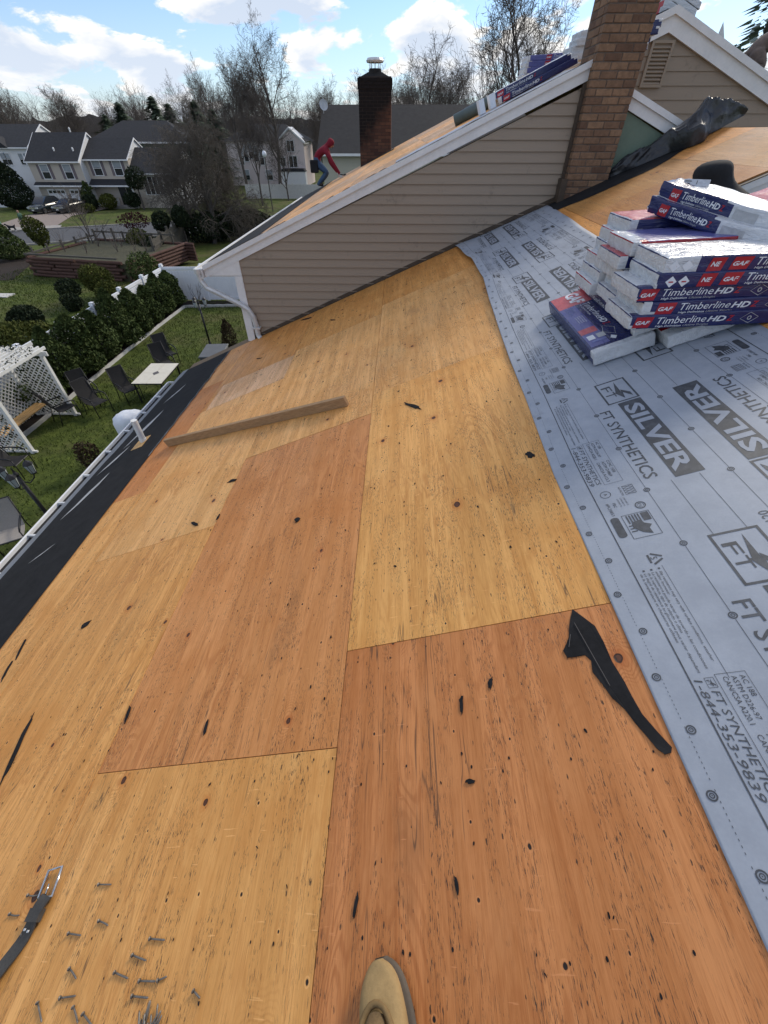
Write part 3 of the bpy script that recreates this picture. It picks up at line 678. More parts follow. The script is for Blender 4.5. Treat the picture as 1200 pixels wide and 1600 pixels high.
# --- gable end above the lower ridge at right
Y2 = 4.62
tp = [(2.42, zR(2.42)-.6), (6.2, zR(2.42)-1.9), (6.2, zR(3.84)-.97), (3.84, zR(3.84)-.14), (2.42, zR(2.42)-.14)]
tw = hpart(MB().prism(tp, Y2+.02, Y2+.1), 'end_gable_wall', 'siding_tan')
siding(tp, Y2+.02, tw, 'siding_tan', zR(2.42)-1.9, .112, .013)
mb = MB(); mb.prism([(2.36, zR(2.36)-.022), (3.86, zR(3.86)-.022), (3.86, zR(3.86)-.2), (2.36, zR(2.36)-.2)], Y2-.02, Y2+.004)
mb.prism([(2.36, zR(2.36)-.02), (3.86, zR(3.86)-.02), (3.86, zR(3.86)-.08), (2.36, zR(2.36)-.08)], Y2-.045, Y2-.021)
hpart(mb, 'rake_board', 'white_trim')
mb = MB().prism([(2.36, zR(2.36)-.012), (3.86, zR(3.86)-.012), (3.86, zR(3.86)-.0195), (2.36, zR(2.36)-.0195)], Y2-.05, Y2+.02); hpart(mb, 'rake_drip_edge', 'flash_brown')
# ------------------------------------------------------------------ lettering helper
_tx = {}
def text2d(body, size=1.0, shear=0.0, bold=0.0, align='LEFT', space=1.0):
    k = (body, shear, bold, space)
    if k not in _tx:
        cu = bpy.data.curves.new('lettering', 'FONT'); cu.body = body; cu.size = 1.0; cu.shear = shear; cu.offset = bold; cu.space_character = space
        cu.fill_mode = 'FRONT'; cu.dimensions = '2D'; cu.resolution_u = 2
        o = bpy.data.objects.new('lettering', cu); col.objects.link(o); bpy.context.view_layer.update()
        me = o.to_mesh(); v = [(p.co.x, p.co.y) for p in me.vertices]; f = [tuple(q.vertices) for q in me.polygons]; o.to_mesh_clear()
        bpy.data.objects.remove(o); bpy.data.curves.remove(cu)
        x0 = min([p[0] for p in v] or [0]); x1 = max([p[0] for p in v] or [1]); _tx[k] = (v, f, x0, x1)
    v, f, x0, x1 = _tx[k]
    dx = -x0 if align == 'LEFT' else -(x0+x1)/2
    return [((x+dx)*size, y*size) for x, y in v], f, (x1-x0)*size
def put2d(mb, v, f, fn, m=0):
    mb.add([fn(x, y) for x, y in v], f, m)
def text_fit(body, width, height=None, **k):
    v, f, w = text2d(body, 1.0, **k); sx_ = width/max(w, 1e-6); hs = max(p[1] for p in v) if v else 1
    sy_ = sx_ if height is None else height/hs
    return [(x*sx_, y*sy_) for x, y in v], f
def refine(v, f, L):   # split long edges so print follows a curved surface
    bm = bmesh.new(); vv = [bm.verts.new((x, y, 0)) for x, y in v]
    for q in f:
        try: bm.faces.new([vv[i] for i in q])
        except ValueError: pass
    bmesh.ops.triangulate(bm, faces=bm.faces[:])
    for _ in range(6):
        es = [e for e in bm.edges if e.calc_length() > L]
        if not es: break
        bmesh.ops.subdivide_edges(bm, edges=es, cuts=1)
        bmesh.ops.triangulate(bm, faces=[q for q in bm.faces if len(q.verts) > 3])
    bm.verts.index_update(); V = [(p.co.x, p.co.y) for p in bm.verts]; F = [tuple(p.index for p in q.verts) for q in bm.faces]; bm.free(); return V, F
def rect(x0, y0, x1, y1): return [(x0, y0), (x1, y0), (x1, y1), (x0, y1)], [(0, 1, 2, 3)]
def poly(*p): return list(p), [tuple(range(len(p)))]
def ring(cx_, cy_, r0, r1, n=20):
    v = [(cx_+r*cos(2*pi*i/n), cy_+r*sin(2*pi*i/n)) for r in (r0, r1) for i in range(n)]
    return v, [(i, (i+1) % n, (i+1) % n+n, i+n) for i in range(n)]
def disc(cx_, cy_, r, n=12): return [(cx_+r*cos(2*pi*i/n), cy_+r*sin(2*pi*i/n)) for i in range(n)], [tuple(range(n))]
def outline(pts, w):
    V = []; F = []; n = len(pts)
    cx_ = sum(p[0] for p in pts)/n; cy_ = sum(p[1] for p in pts)/n
    for p in pts:
        d = hypot(p[0]-cx_, p[1]-cy_); k = max(0, 1-w*1.3/d); V += [p, (cx_+(p[0]-cx_)*k, cy_+(p[1]-cy_)*k)]
    for i in range(n): j = (i+1) % n; F.append((2*i, 2*j, 2*j+1, 2*i+1))
    return V, F
def line(x0, y0, x1, y1, w):
    d = hypot(x1-x0, y1-y0); nx, ny = -(y1-y0)/d*w/2, (x1-x0)/d*w/2
    return [(x0+nx, y0+ny), (x1+nx, y1+ny), (x1-nx, y1-ny), (x0-nx, y0-ny)], [(0, 1, 2, 3)]

# ------------------------------------------------------------------ grey synthetic underlayment with its print
U0, UW, UC = 0.855, 1.235, 1.4725
_ey = [-5, 1.6, 2.35, 2.93, 3.41, 4.2, 4.8, 5.2, 5.68, 6.23, 6.86]; _es = [0, 0, .035, .05, .075, .12, .165, .165, .155, .10, .05]
_en = [0, 0, .002, .008, .016, .030, .048, .055, .055, .050, .03]
def US(s, y):                      # flat (s,y) of the roll -> position on the lifted, wavy sheet
    u = max(0.0, s-U0); k = 1-smooth(0, .42, u)
    e = interp(_ey, _es, y); n = interp(_ey, _en, y)
    w = .0016*(1+sin(s*9+y*2.3)*.6+sin(y*6.1-s*4)*.5+noise.noise((s*5, y*2.2, 1.0)))
    return s+e*k*.9, y, .0035+w+n*k*(1+.25*sin(y*7))
def UP(s, y, dn=0.0): a = US(s, y); return RP(a[0], a[1], a[2]+dn)
mb = MB(); NY, NS = 150, 44; y0u, y1u = -1.2, 6.86
for i in range(NY+1):
    y = y0u+(y1u-y0u)*i/NY
    for j in range(NS+1):
        s = U0+UW*(j/NS)**1.35*1.0
        s += (.02*noise.noise((y*1.5, 0, 0))*smooth(.9, 1, j/NS)) + (smooth(4, 6.9, y)*.08)*(j/NS)**4
        mb.v.append(UP(s, y+.012*noise.noise((s*6, 5, 0))*(i == NY)))
for i in range(NY):
    for j in range(NS): a = i*(NS+1)+j; mb.f.append((a, a+1, a+NS+2, a+NS+1)); mb.m.append(0)
und = tag(mb.build('underlayment_sheet', 'underlayment_grey', smooth_=True), 'grey printed synthetic underlayment sheet laid along the plywood roof', 'roofing underlayment')
so = und.modifiers.new('thick', 'SOLIDIFY'); so.thickness = .0012; so.offset = -1
def half_fn(flip, yc, dn, L=.06):
    # local print frame: x along the reading direction, y up; lower half reads towards -Y
    if not flip: return lambda x, y: UP(UC-1e-9+(y-UC), yc-x, dn)
    return lambda x, y: UP(UC-(y-UC), yc+x, dn)
def emit(mb, shp, fn, m=0, L=.07):
    v, f = refine(shp[0], shp[1], L); put2d(mb, v, f, fn, m)
PER = 1.19
def ft_icon(mb, fn0, fn1, x0, y0, w, h, lw):
    # FT emblem: frame, divider slash, arrow head and the letters F T
    for q in ((x0, y0, x0+w, y0+lw), (x0, y0+h-lw, x0+w, y0+h), (x0, y0+lw, x0+lw, y0+h-lw), (x0+w-lw, y0+lw, x0+w, y0+h-lw)): emit(mb, rect(*q), fn0, 0)
    emit(mb, poly((x0+w*.10, y0+h*.62), (x0+w*.62, y0+h*.44), (x0+w*.60, y0+h*.62)), fn0, 0)
    emit(mb, poly((x0+w*.56, y0+h*.40), (x0+w*.9, y0+h*.60), (x0+w*.62, y0+h*.66)), fn0, 0); emit(mb, poly((x0+w*.60, y0+h*.62), (x0+w*.88, y0+h*.86), (x0+w*.70, y0+h*.86), (x0+w*.50, y0+h*.64)), fn0, 0)
    for L_, xo in (('F', .22), ('T', .50)):
        v, f = text_fit(L_, w*.24, h*.30); emit(mb, ([(x0+w*xo+p[0], y0+h*.12+p[1]) for p in v], f), fn0, 0)
def logo(flip, yc):
    mb = MB(); f0 = half_fn(flip, yc, .0010); f1 = half_fn(flip, yc, .0018)
    b0, b1 = 1.289, 1.399
    emit(mb, rect(0, b0, .625, b1), f0, 0)
    v, f = text_fit('SILVER', .56, .078, bold=.028); emit(mb, ([(x+.035, y+b0+.016) for x, y in v], f), f1, 1, .05)
    v, f = text_fit('FT SYNTHETICS', .56, .052, bold=.008); emit(mb, ([(x+.035, y+1.186) for x, y in v], f), f0, 0)
    ft_icon(mb, f0, f1, -.235, 1.247, .225, .155, .009)
    o = mb.build('printed_logo', ['ink_grey', 'ink_paper'], und); o['label'] = 'boxed word SILVER with FT SYNTHETICS beneath'
for k in range(-2, 5):
    logo(False, 2.0+PER*k-.005*k)
for k in range(-2, 5):
    logo(True, 1.37+PER*k)
# bull's-eye nail targets, chalk lines
mb = MB()
def tgt(s, y, r=.0125):
    f = lambda a, b: UP(s+a, y+b, .0010)
    for r0, r1 in ((.70, 1.0), (.30, .50)): put2d(mb, *ring(0, 0, r*r0, r*r1, 16), f)
    put2d(mb, *disc(0, 0, r*.12, 6), f)
for k in range(-8, 44):
    y = .123+.1515*k
    for s in ((.909 if k % 2 == 0 else .886), 2*UC-(.909 if k % 2 == 0 else .886)): tgt(s, y)
for k in range(-6, 20):
    for s in (1.167, UC, 2*UC-1.167): tgt(s, .43+.3045*k)
mb.build('nail_targets', 'ink_grey', und)['kind'] = 'stuff'
mb = MB()
def ln(s, ya, yb, w): emit(mb, line(0, 0, yb-ya, 0, w), (lambda x, y: UP(s+y, ya+x, .0009)), 0, .12)
for s, w in ((.966, .0042), (2*UC-.966, .0042)): ln(s, -1.1, 6.82, w)
for s in (1.167, UC, 2*UC-1.167):
    y = -1.0
    for k in range(-6, 20):
        ya = .43+.3045*k; ln(s, ya+.014, ya+.29, .0016)
for k in range(-2, 5):
    for s in (1.268, 1.372): ln(s, 2.0+PER*k-.63-.32, 2.0+PER*k-.635, .0016); ln(2*UC-s, 1.37+PER*k+.63, 1.37+PER*k+.95, .0016)
    ln(1.064, .55+PER*k, .965+PER*k, .0013); ln(2*UC-1.064, 1.62+PER*k, 2.03+PER*k, .0013)
for k in range(-100, 560):
    y = .0123*k
    for s in (.897, 2*UC-.897):
        if y < 6.8 and (k % 12): put2d(mb, [(0, 0), (.005, 0), (.005, .0015), (0, .0015)], [(0,1,2,3)], lambda a, b: UP(s+b, y+a, .0009))
mb.build('guide_lines', 'ink_grey', und)['kind'] = 'stuff'
# small print block: warnings, certification marks, telephone number
def small(flip, yc):
    mb = MB(); F = half_fn(flip, yc, .0010); G = half_fn(flip, yc, .0016)
    def T(s, x, y, h, w=None, **k):
        v, f, ww = text2d(s, h/.72, **k)
        if w: v = [(p[0]*w/ww, p[1]) for p in v]
        put2d(mb, [(a+x, b+y) for a, b in v], f, F)
    # x grows in reading direction from the flag panel
    x = .12
    for q in (rect(x, 1.026, x+.13, 1.028), rect(x, 1.126, x+.13, 1.128), rect(x, 1.028, x+.002, 1.126), rect(x+.128, 1.028, x+.13, 1.126)): emit(mb, q, F)
    for i in range(5): emit(mb, rect(x+.006, 1.040+i*.0105, x+.05+.004*(i % 2), 1.0455+i*.0105), F)
    emit(mb, rect(x+.006, 1.094, x+.05, 1.122), F)
    emit(mb, poly((x+.045, 1.05), (x+.075, 1.045), (x+.105, 1.07), (x+.12, 1.10), (x+.09, 1.098), (x+.075, 1.112), (x+.06, 1.09), (x+.04, 1.085)), F)
    for i in range(3): emit(mb, rect(x+.06+i*.015, 1.034, x+.065+i*.015, 1.055), F)
    emit(mb, poly(*[(x+.012+.012*cos(t*pi/8+pi/2), .998+.016*sin(t*pi/8+pi/2)) for t in range(9)]+[(x+.10+.012*cos(t*pi/8-pi/2), .998+.016*sin(t*pi/8-pi/2)) for t in range(9)]), F)
    put2d(mb, *ring(x-.035, 1.113, .016, .020, 18), F); put2d(mb, *ring(x-.035, 1.113, .011, .0125, 16), F); T('ETL', x-.045, 1.108, .009, .02)
    T('FBC', x-.08, 1.021, .012); T('#FL20853', x-.085, .997, .012, .075)
    for i in range(3): T('CONFORMS TO', x-.10, 1.070-i*.013, .006, .05)
    for q in (rect(x-.165, 1.088, x-.11, 1.0895), rect(x-.165, 1.128, x-.11, 1.1295), rect(x-.165, 1.088, x-.1635, 1.1295), rect(x-.1115, 1.088, x-.11, 1.1295)): emit(mb, q, F)
    for i in range(4): emit(mb, line(x-.163+i*.013, 1.09, x-.150+i*.013, 1.128, .0016), F); emit(mb, line(x-.150+i*.013, 1.09, x-.163+i*.013, 1.128, .0016), F)
    T('HIGH TRACTION', x-.165, 1.072, .009, .055); put2d(mb, *ring(x-.14, 1.015, .019, .0215, 20), F); T('A', x-.147, 1.009, .014)
    # recycling triangle
    tx, ty = .355, 1.055
    for i in range(3):
        a = radians(90+120*i); b = radians(210+120*i)
        p = (tx+.034*cos(a), ty+.034*sin(a)); q = (tx+.034*cos(b), ty+.034*sin(b))
        emit(mb, line(p[0]*.85+q[0]*.15, p[1]*.85+q[1]*.15, p[0]*.2+q[0]*.8, p[1]*.2+q[1]*.8, .007), F)
    T('5', tx-.008, ty-.012, .022)
    for i, s in enumerate(('Slip resistance may vary with surface conditions, weather', 'and/or footwear', 'La resistencia puede variar de acuerdo a las condiciones', 'de la superficie, tipo de calzado o clima', 'Le degré de résistance au glissement peut varier dépendant', 'de la température et chaussures utilisées')):
        T(s, .412, 1.046-i*.0125, .0085, (.34, .10, .36, .24, .37, .27)[i], shear=.2)
        if i % 2 == 0: emit(mb, rect(.397, 1.047-i*.0125, .404, 1.054-i*.0125), F)
    T('1-844-353-9839', .80, .975, .021, .30, shear=.15); T('FT SYNTHETICS', .835, 1.003, .021, .265, shear=.15)
    ft_icon(mb, F, G, .797, 1.002, .030, .024, .0012)
    for q in (rect(.79, 1.032, 1.11, 1.0332), rect(.79, 1.108, 1.11, 1.1092), rect(.79, 1.0332, .7912, 1.108), rect(1.1088, 1.0332, 1.11, 1.108)): emit(mb, q, F)
    for i, (a, b) in enumerate((('AC 188', 'CCMC 1438'), ('ASTM D226-97', 'ASTM D4869'), ('CAN/CSA A220.1', 'CAN/CSA A123.3'))): T(a, .80, 1.09-i*.021, .0135, (.06, .12, .13)[i]); T(b, .955, 1.09-i*.021, .0135, (.09, .11, .14)[i])
    mb.build('small_print', 'ink_grey', und)['kind'] = 'stuff'
for k in range(-1, 5):
    small(False, 1.355+PER*k)
for k in range(-1, 5):
    small(True, 2.01+PER*k)
T_ = text2d('H120', .045)
mb = MB(); put2d(mb, T_[0], T_[1], lambda x, y: UP(1.462-y, 1.02+x*.9, .0011)); mb.build('roll_mark', 'ink_grey', und)

# ------------------------------------------------------------------ shingle bundles
BL, BW, BT = 1.0, .337, .071
def bundle_surface(seed, T=BT, amp=1.0, bend=None):
    def disp(p, nrm):
        x, y, z = p
        k = noise.noise((x*5+seed*3.1, y*9, z*16+seed))*.004 + noise.noise((x*17, y*21+seed, z*30))*.0022
        e = smooth(.05, 0, x)+smooth(BL-.05, BL, x)
        k += e*noise.noise((y*40+seed, z*60, x*9))*.0045
        return k*amp
    def fn(p, nrm, extra=0.0):
        d = disp(p, nrm)+extra
        q = Vector(p)+Vector(nrm)*d
        if bend: q.z += bend(q.x)
        return tuple(q)
    return fn
def bundle(name, M, seed, zones, top=None, T=BT, bend=None, prints=(), amp=1.0, end_m=0):
    # zones: (x0,x1,material index) on long faces; material 0 white film, 1 navy, 2 red, 3 purple, 4 pink red, 5 silver
    fn = bundle_surface(seed, T, amp, bend); r = .008; mb = MB()
    gx_ = [0, .003, .008]+[.008+(BL-.016)*i/26 for i in range(1, 26)]+[BL-.008, BL-.003, BL]
    gy_ = [0, .003, .008]+[.008+(BW-.016)*i/10 for i in range(1, 10)]+[BW-.008, BW-.003, BW]
    gz_ = [0, .003, .008]+[.008+(T-.016)*i/4 for i in range(1, 4)]+[T-.008, T-.003, T]
    idx = {}
    def V(x, y, z):
        k = (x, y, z)
        if k in idx: return idx[k]
        c = (min(max(x, r), BL-r), min(max(y, r), BW-r), min(max(z, r), T-r)); d = Vector((x-c[0], y-c[1], z-c[2]))
        if d.length > 1e-9: d.normalize()
        p = (c[0]+d.x*r, c[1]+d.y*r, c[2]+d.z*r); idx[k] = len(mb.v); mb.v.append(fn(p, d)); return idx[k]
    def zone(x, y, z, face):
        if face == 'x':
            if end_m == 0 and zones and z > T*.86: return zones[0][2]
            return end_m
        if face == 'z' and z > T/2 and top is not None:
            for a, b, c, d, m in top:
                if a <= x <= b and c <= y <= d: return m
            if y > .03: return 0
        if face == 'z' and z < T/2 and y > .05: return 0
        for a, b, m in zones:
            if a <= x+ (z-T/2)*.5 <= b: return m
        return 0
    def quad(a, b, c, d, m): mb.f.append((a, b, c, d)); mb.m.append(m)
    for i in range(len(gx_)-1):
        xm = (gx_[i]+gx_[i+1])/2
        for j in range(len(gy_)-1):
            ym = (gy_[j]+gy_[j+1])/2
            quad(V(gx_[i], gy_[j], 0), V(gx_[i], gy_[j+1], 0), V(gx_[i+1], gy_[j+1], 0), V(gx_[i+1], gy_[j], 0), zone(xm, ym, 0, 'z'))
            quad(V(gx_[i], gy_[j], T), V(gx_[i+1], gy_[j], T), V(gx_[i+1], gy_[j+1], T), V(gx_[i], gy_[j+1], T), zone(xm, ym, T, 'z'))
        for j in range(len(gz_)-1):
            zm = (gz_[j]+gz_[j+1])/2
            quad(V(gx_[i], 0, gz_[j]), V(gx_[i+1], 0, gz_[j]), V(gx_[i+1], 0, gz_[j+1]), V(gx_[i], 0, gz_[j+1]), zone(xm, 0, zm, 'y'))
            quad(V(gx_[i], BW, gz_[j]), V(gx_[i], BW, gz_[j+1]), V(gx_[i+1], BW, gz_[j+1]), V(gx_[i+1], BW, gz_[j]), zone(xm, BW, zm, 'y'))
    for i in range(len(gy_)-1):
        for j in range(len(gz_)-1):
            quad(V(0, gy_[i], gz_[j]), V(0, gy_[i], gz_[j+1]), V(0, gy_[i+1], gz_[j+1]), V(0, gy_[i+1], gz_[j]), zone(0, 0, (gz_[j]+gz_[j+1])/2, 'x'))
            quad(V(BL, gy_[i], gz_[j]), V(BL, gy_[i+1], gz_[j]), V(BL, gy_[i+1], gz_[j+1]), V(BL, gy_[i], gz_[j+1]), zone(BL, 0, 0, 'x'))
    root = mb.build('shingle_bundle', ['film_white', 'film_navy', 'film_red', 'film_purple', 'film_pinkred', 'film_silver'], None, M, True)
    pm = MB()
    for face, shp, m, lift in prints:
        v, f = refine(shp[0], shp[1], .05)
        if face == 'front': g = lambda a, b: fn((a, 0, b), (0, -1, 0), .0012+.0008*lift)
        else: g = lambda a, b: fn((a, b, T), (0, 0, 1), .0012+.0008*lift)
        put2d(pm, v, f, g, m)
    if pm.v: pm.build('printed_label', ['print_white', 'print_red', 'print_silver', 'print_blue', 'print_black', 'film_navy', 'film_purple', 'film_pinkred'], root)
    return root
def TX(face, s, x, y, w, h, m=0, lift=1, **k):
    v, f = text_fit(s, w, h, **k); return (face, ([(a+x, b+y) for a, b in v], f), m, lift)
def front_print(x, T=BT, ne=False, dia=None, hdz=True, k=1.0):
    P = front_print0(x/k, T, ne, dia, hdz)
    return [(a, ([(p[0]*k, p[1]) for p in s[0]], s[1]), m, l) for a, s, m, l in P]
def front_print0(x, T=BT, ne=False, dia=None, hdz=True):
    P = []; z0, z1 = T*.12, T*.88
    def gaf(x): P.append(('front', poly((x, z0), (x+.085, z0), (x+.10, z1), (x+.012, z1)), 1, 0)); P.append(TX('front', 'GAF', x+.012, T*.36, .072, T*.26, 0, 1, bold=.03, shear=.25))
    if ne:
        P.append(('front', poly((x, z0*.6), (x+.07, z0*.6), (x+.082, z1), (x+.01, z1)), 1, 0)); P.append(TX('front', 'NE', x+.014, T*.36, .045, T*.28, 0, 1, bold=.03, shear=.25)); x += .105
    gaf(x); x += .12
    P.append(TX('front', 'Timberline', x, T*.36, .25, T*.46, 0, 1, shear=.22))
    if hdz:
        P.append(TX('front', 'HD', x+.258, T*.36, .09, T*.38, 0, 1, bold=.03, shear=.22)); P.append(TX('front', 'Z', x+.352, T*.36, .035, T*.38, 1, 1, bold=.02, shear=.22))
    P.append(TX('front', 'High Definition', x, T*.13, .13, T*.13, 0, 1, shear=.2, bold=.01)); P.append(TX('front', 'Lifetime Shingles', x+.14, T*.13, .13, T*.13, 2, 1, shear=.2))
    if dia is not None:
        d = x+dia; P.append(('front', outline([(d, T*.45), (d+.05, T*.12), (d+.09, T*.55), (d+.04, T*.9)], .0022), 2, 1)); P.append(('front', ring(d+.045, T*.5, .006, .011, 10), 2, 1))
        for q in (.19, .26): P.append(('front', poly((d+q, T*.5), (d+q+.028, T*.15), (d+q+.056, T*.5), (d+q+.028, T*.85)), 2, 1))
    return P
def lead_diamonds(x, T=BT):
    P = []
    for q in (0, .062): P.append(('front', poly((x+q, T*.45), (x+q+.027, T*.1), (x+q+.054, T*.45), (x+q+.027, T*.8)), 0, 1)); P.append(('front', rect(x+q+.016, T*.4, x+q+.038, T*.48), 1, 2))
    return P
def sagf(x0=.70, k=.416, y=0): return lambda x: (.0 if x < x0 else (x-x0)*k*smooth(x0-.02, x0+.15, x))
GRP = 'shingle bundles stacked by the ridge'
def levelM(x, y, z, tilt=.055, rz=0.0): return Matrix.Translation((x, y, CZ+z)) @ Matrix.Rotation(rz, 4, 'Z') @ Matrix.Rotation(-tilt, 4, 'Y')
bz = -.782
# front column, five layers (bottom to top)
fl = [(1.245, [(.02, .98, 1)], front_print(.02, dia=.42), 'navy shingle bundle, lowest of the five in the front column'),
      (1.285, [(.06, .98, 1)], front_print(.07, dia=.42), 'navy shingle bundle, second from the bottom of the front column'),
      (1.235, [(.0, .98, 1)], front_print(.005, dia=.43), 'navy shingle bundle with red end flap, middle of the front column'),
      (1.30, [(.0, .98, 1)], lead_diamonds(.04)+front_print(.20, ne=True, dia=.5), 'navy shingle bundle marked NE, fourth from the bottom of the front column'),
      (1.31, [(.16, .98, 1)], lead_diamonds(.02)+front_print(.205, ne=True), 'white topped shingle bundle marked NE, top of the front column')]
for i, (x, zn, pt, lab) in enumerate(fl):
    b = bundle('b', levelM(x, 2.30+.005*((i*7) % 3), bz+i*.0665, .06-.004*i, .008*((i % 3)-1)), 30+i, zn, [] if i < 4 else [], BT, sagf(.72-.0*i, .30), pt, 1.2)
    tag(b, lab, 'shingle bundle', GRP)
# middle and back columns
ml = ['lowest bundle of the middle column, only its white end showing', 'white ended bundle second up in the middle column', 'white ended bundle third up in the middle column', 'white ended bundle with a printed barcode flap, fourth up in the middle column', 'red edged bundle on top of the middle column']
for i in range(5):
    b = bundle('b', levelM(1.29+.03*((i*5) % 3)-.02*i+.02, 2.655+.01*(i % 2), bz+.0+i*.0675, .06, .015*((i % 3)-1)), 50+i, [(.05, .98, 1 if i < 4 else 2)], [(0.10, .98, 0, .34, 3)] if i == 4 else [(.0, .12, 0, .34, 2)] if i == 3 else [], BT, sagf(.7, .3), (), 1.3)
    tag(b, ml[i], 'shingle bundle', GRP)
bl_ = ['lowest bundle of the back column next to the slanted one', 'second bundle up in the back column', 'third bundle up in the back column', 'fourth bundle up in the back column', 'fifth bundle up in the back column', 'red topped shingle bundle crowning the back column']
for i in range(6):
    b = bundle('b', levelM(1.285+.022*i+.012*((i*3) % 2), 3.01+.008*(i % 2), bz-.02+i*.0685, .055, .015*((i % 3)-1)), 70+i, [(.06, .98, 1 if i % 2 else 2)], [(.02, .12, 0, .34, 4), (.12, .98, 0, .34, 4)] if i == 5 else [], BT, sagf(.7, .3), (), 1.3)
    tag(b, bl_[i], 'shingle bundle', GRP)
# two limp bundles lying askew on top
for i in range(2):
    Ma = Matrix.Translation((1.50+.055*i, 3.08+.04*i, CZ-.375+i*.068)) @ Matrix.Rotation(radians(-52), 4, 'Z') @ Matrix.Rotation(radians(1.5), 4, 'Y')
    sg = lambda x: -.055*smooth(.1, .6, x)+.02*smooth(.0, .12, .12-x)
    pp = front_print(.07, hdz=True, k=.62)
    b = bundle('b', Ma, 90+i, [(0, .42, 1)], [(0, .14, 0, .34, 1)] if i else [], BT+.004, sg, pp+[('front', rect(.44, .012, .56, .055), 2, 0)], 1.6, 1)
    tag(b, ('limp white backed bundle lying askew, under another on the stack' if i == 0 else 'topmost limp bundle lying askew with white underside up'), 'shingle bundle', GRP)
# slanted supports lying flat on the deck
pa = [('top', rect(.01, .015, .25, .322), 7, 0), ('top', rect(.25, .12, .93, .322), 5, 0), ('top', rect(.25, .015, .93, .12), 6, 0), ('top', rect(.66, .015, .74, .115), 7, 1),
      TX('top', 'GAF', .015, .115, .22, .085, 0, 2, bold=.04, shear=.2), TX('top', 'Timberline', .265, .165, .30, .042, 0, 2, shear=.2), TX('top', 'HD', .57, .165, .09, .038, 0, 2, bold=.03, shear=.2), TX('top', 'Z', .663, .165, .035, .038, 1, 2, bold=.02, shear=.2),
      TX('top', 'High Definition Shingles', .27, .145, .22, .012, 0, 2), TX('top', 'Simply', .27, .075, .10, .026, 3, 2, shear=.3), TX('top', 'beautiful', .27, .045, .13, .022, 3, 2, shear=.3)]
for i in range(4): pa.append(TX('top', 'Lifetime limited', .45, .10-i*.014, .11, .008, 0, 2))
pa.append(('top', outline([(.70, .15), (.79, .125), (.86, .175), (.77, .20)], .003), 2, 2)); pa.append(('top', poly((.86, .15), (.89, .135), (.92, .155), (.89, .172)), 0, 2)); pa.append(('top', rect(.78, .03, .84, .07), 0, 2)); pa.append(('top', rect(.78, .085, .84, .13), 2, 2)); pa.append(('top', rect(.86, .04, .88, .12), 3, 2))
b = bundle('b', roof_mat(1.315, 3.44, .012, radians(-90)), 101, [(0, .97, 1)], [(0, .95, 0, .34, 1)], .085, None, pa, .8)
tag(b, 'loose shingle bundle face up at the foot of the stack, bold red and blue wrapper', 'shingle bundle', GRP)
b = bundle('b', roof_mat(1.665, 3.36, .010, radians(-89)), 102, [(0, .80, 2)], [(.0, .90, 0, .34, 2)], .075, None, [], 1.0)
tag(b, 'white wrapped bundle wedged flat under the front of the stack', 'shingle bundle', GRP)
b = bundle('b', roof_mat(1.76, 3.50, .088, radians(-88)), 103, [], [], .06, None, [('front', rect(.90, .03, .94, .036), 4, 1)], 1.2)
tag(b, 'creased white bundle tucked between stack bottom and the deck', 'shingle bundle', GRP)
pd = [('front', rect(.0, .008, .16, .062), 1, 0), TX('front', 'GAF', .03, .022, .10, .028, 0, 1, bold=.03, shear=.2), TX('front', 'Timberline', .22, .022, .32, .034, 0, 1, shear=.2), TX('front', 'HD', .55, .022, .11, .03, 0, 1, bold=.03, shear=.2)]
b = bundle('b', roof_mat(1.545, 3.46, .098, radians(-90)), 104, [(0, .95, 1)], [(0, .95, 0, .34, 1)], .07, None, pd, .8)
tag(b, 'navy bundle lying on the loose one, its printed long side facing left', 'shingle bundle', GRP)
# nail box card on top
mb = MB().box(0, .20, 0, .004, 0, .055); cd = mb.build('packet', ['film_silver'], None, Matrix.Translation((1.70, 3.16, CZ-.238)) @ Matrix.Rotation(radians(-25), 4, 'Z') @ Matrix.Rotation(radians(-35), 4, 'X') @ Matrix.Scale(.68, 4))
tag(cd, 'small grey printed packet lying on the topmost bundle', 'packet')
pm = MB(); put2d(pm, *rect(.01, .035, .06, .042), lambda x, y: (x, -.0012, y)); put2d(pm, *rect(.01, .012, .05, .024), lambda x, y: (x, -.0012, y)); put2d(pm, *rect(.10, .015, .105, .045), lambda x, y: (x, -.0012, y)); pm.build('print', 'print_black', cd)
# ------------------------------------------------------------------ things lying on the deck
# eave felt
mb = MB(); NY = 130
fr = random.Random(2)
for i in range(NY+1):
    y = -4.9+(6.88+4.9)*i/NY
    for j in range(9):
        t = j/8; top = -3.05+(.035*noise.noise((y*1.7, 3, 0))+.03*noise.noise((y*5.3, 8, 0)))*smooth(3.6, 4.4, y)
        s = -4.02+(top+4.02)*t
        n = .0045+.002*noise.noise((s*4, y*2, 0))+.003*noise.noise((s*9, y*.8, 4))+(.010*max(0, noise.noise((y*4, 1, 1)))*smooth(3.6, 4.4, y) if j == 8 else 0)
        mb.v.append(RP(s, y, max(n, .0035)))
for i in range(NY):
    for j in range(8): a = i*9+j; mb.f.append((a, a+1, a+10, a+9)); mb.m.append(0)
ef = tag(mb.build('felt_strip', 'felt', smooth_=True), 'long black felt strip along the eave beside the white gutter', 'roofing felt')
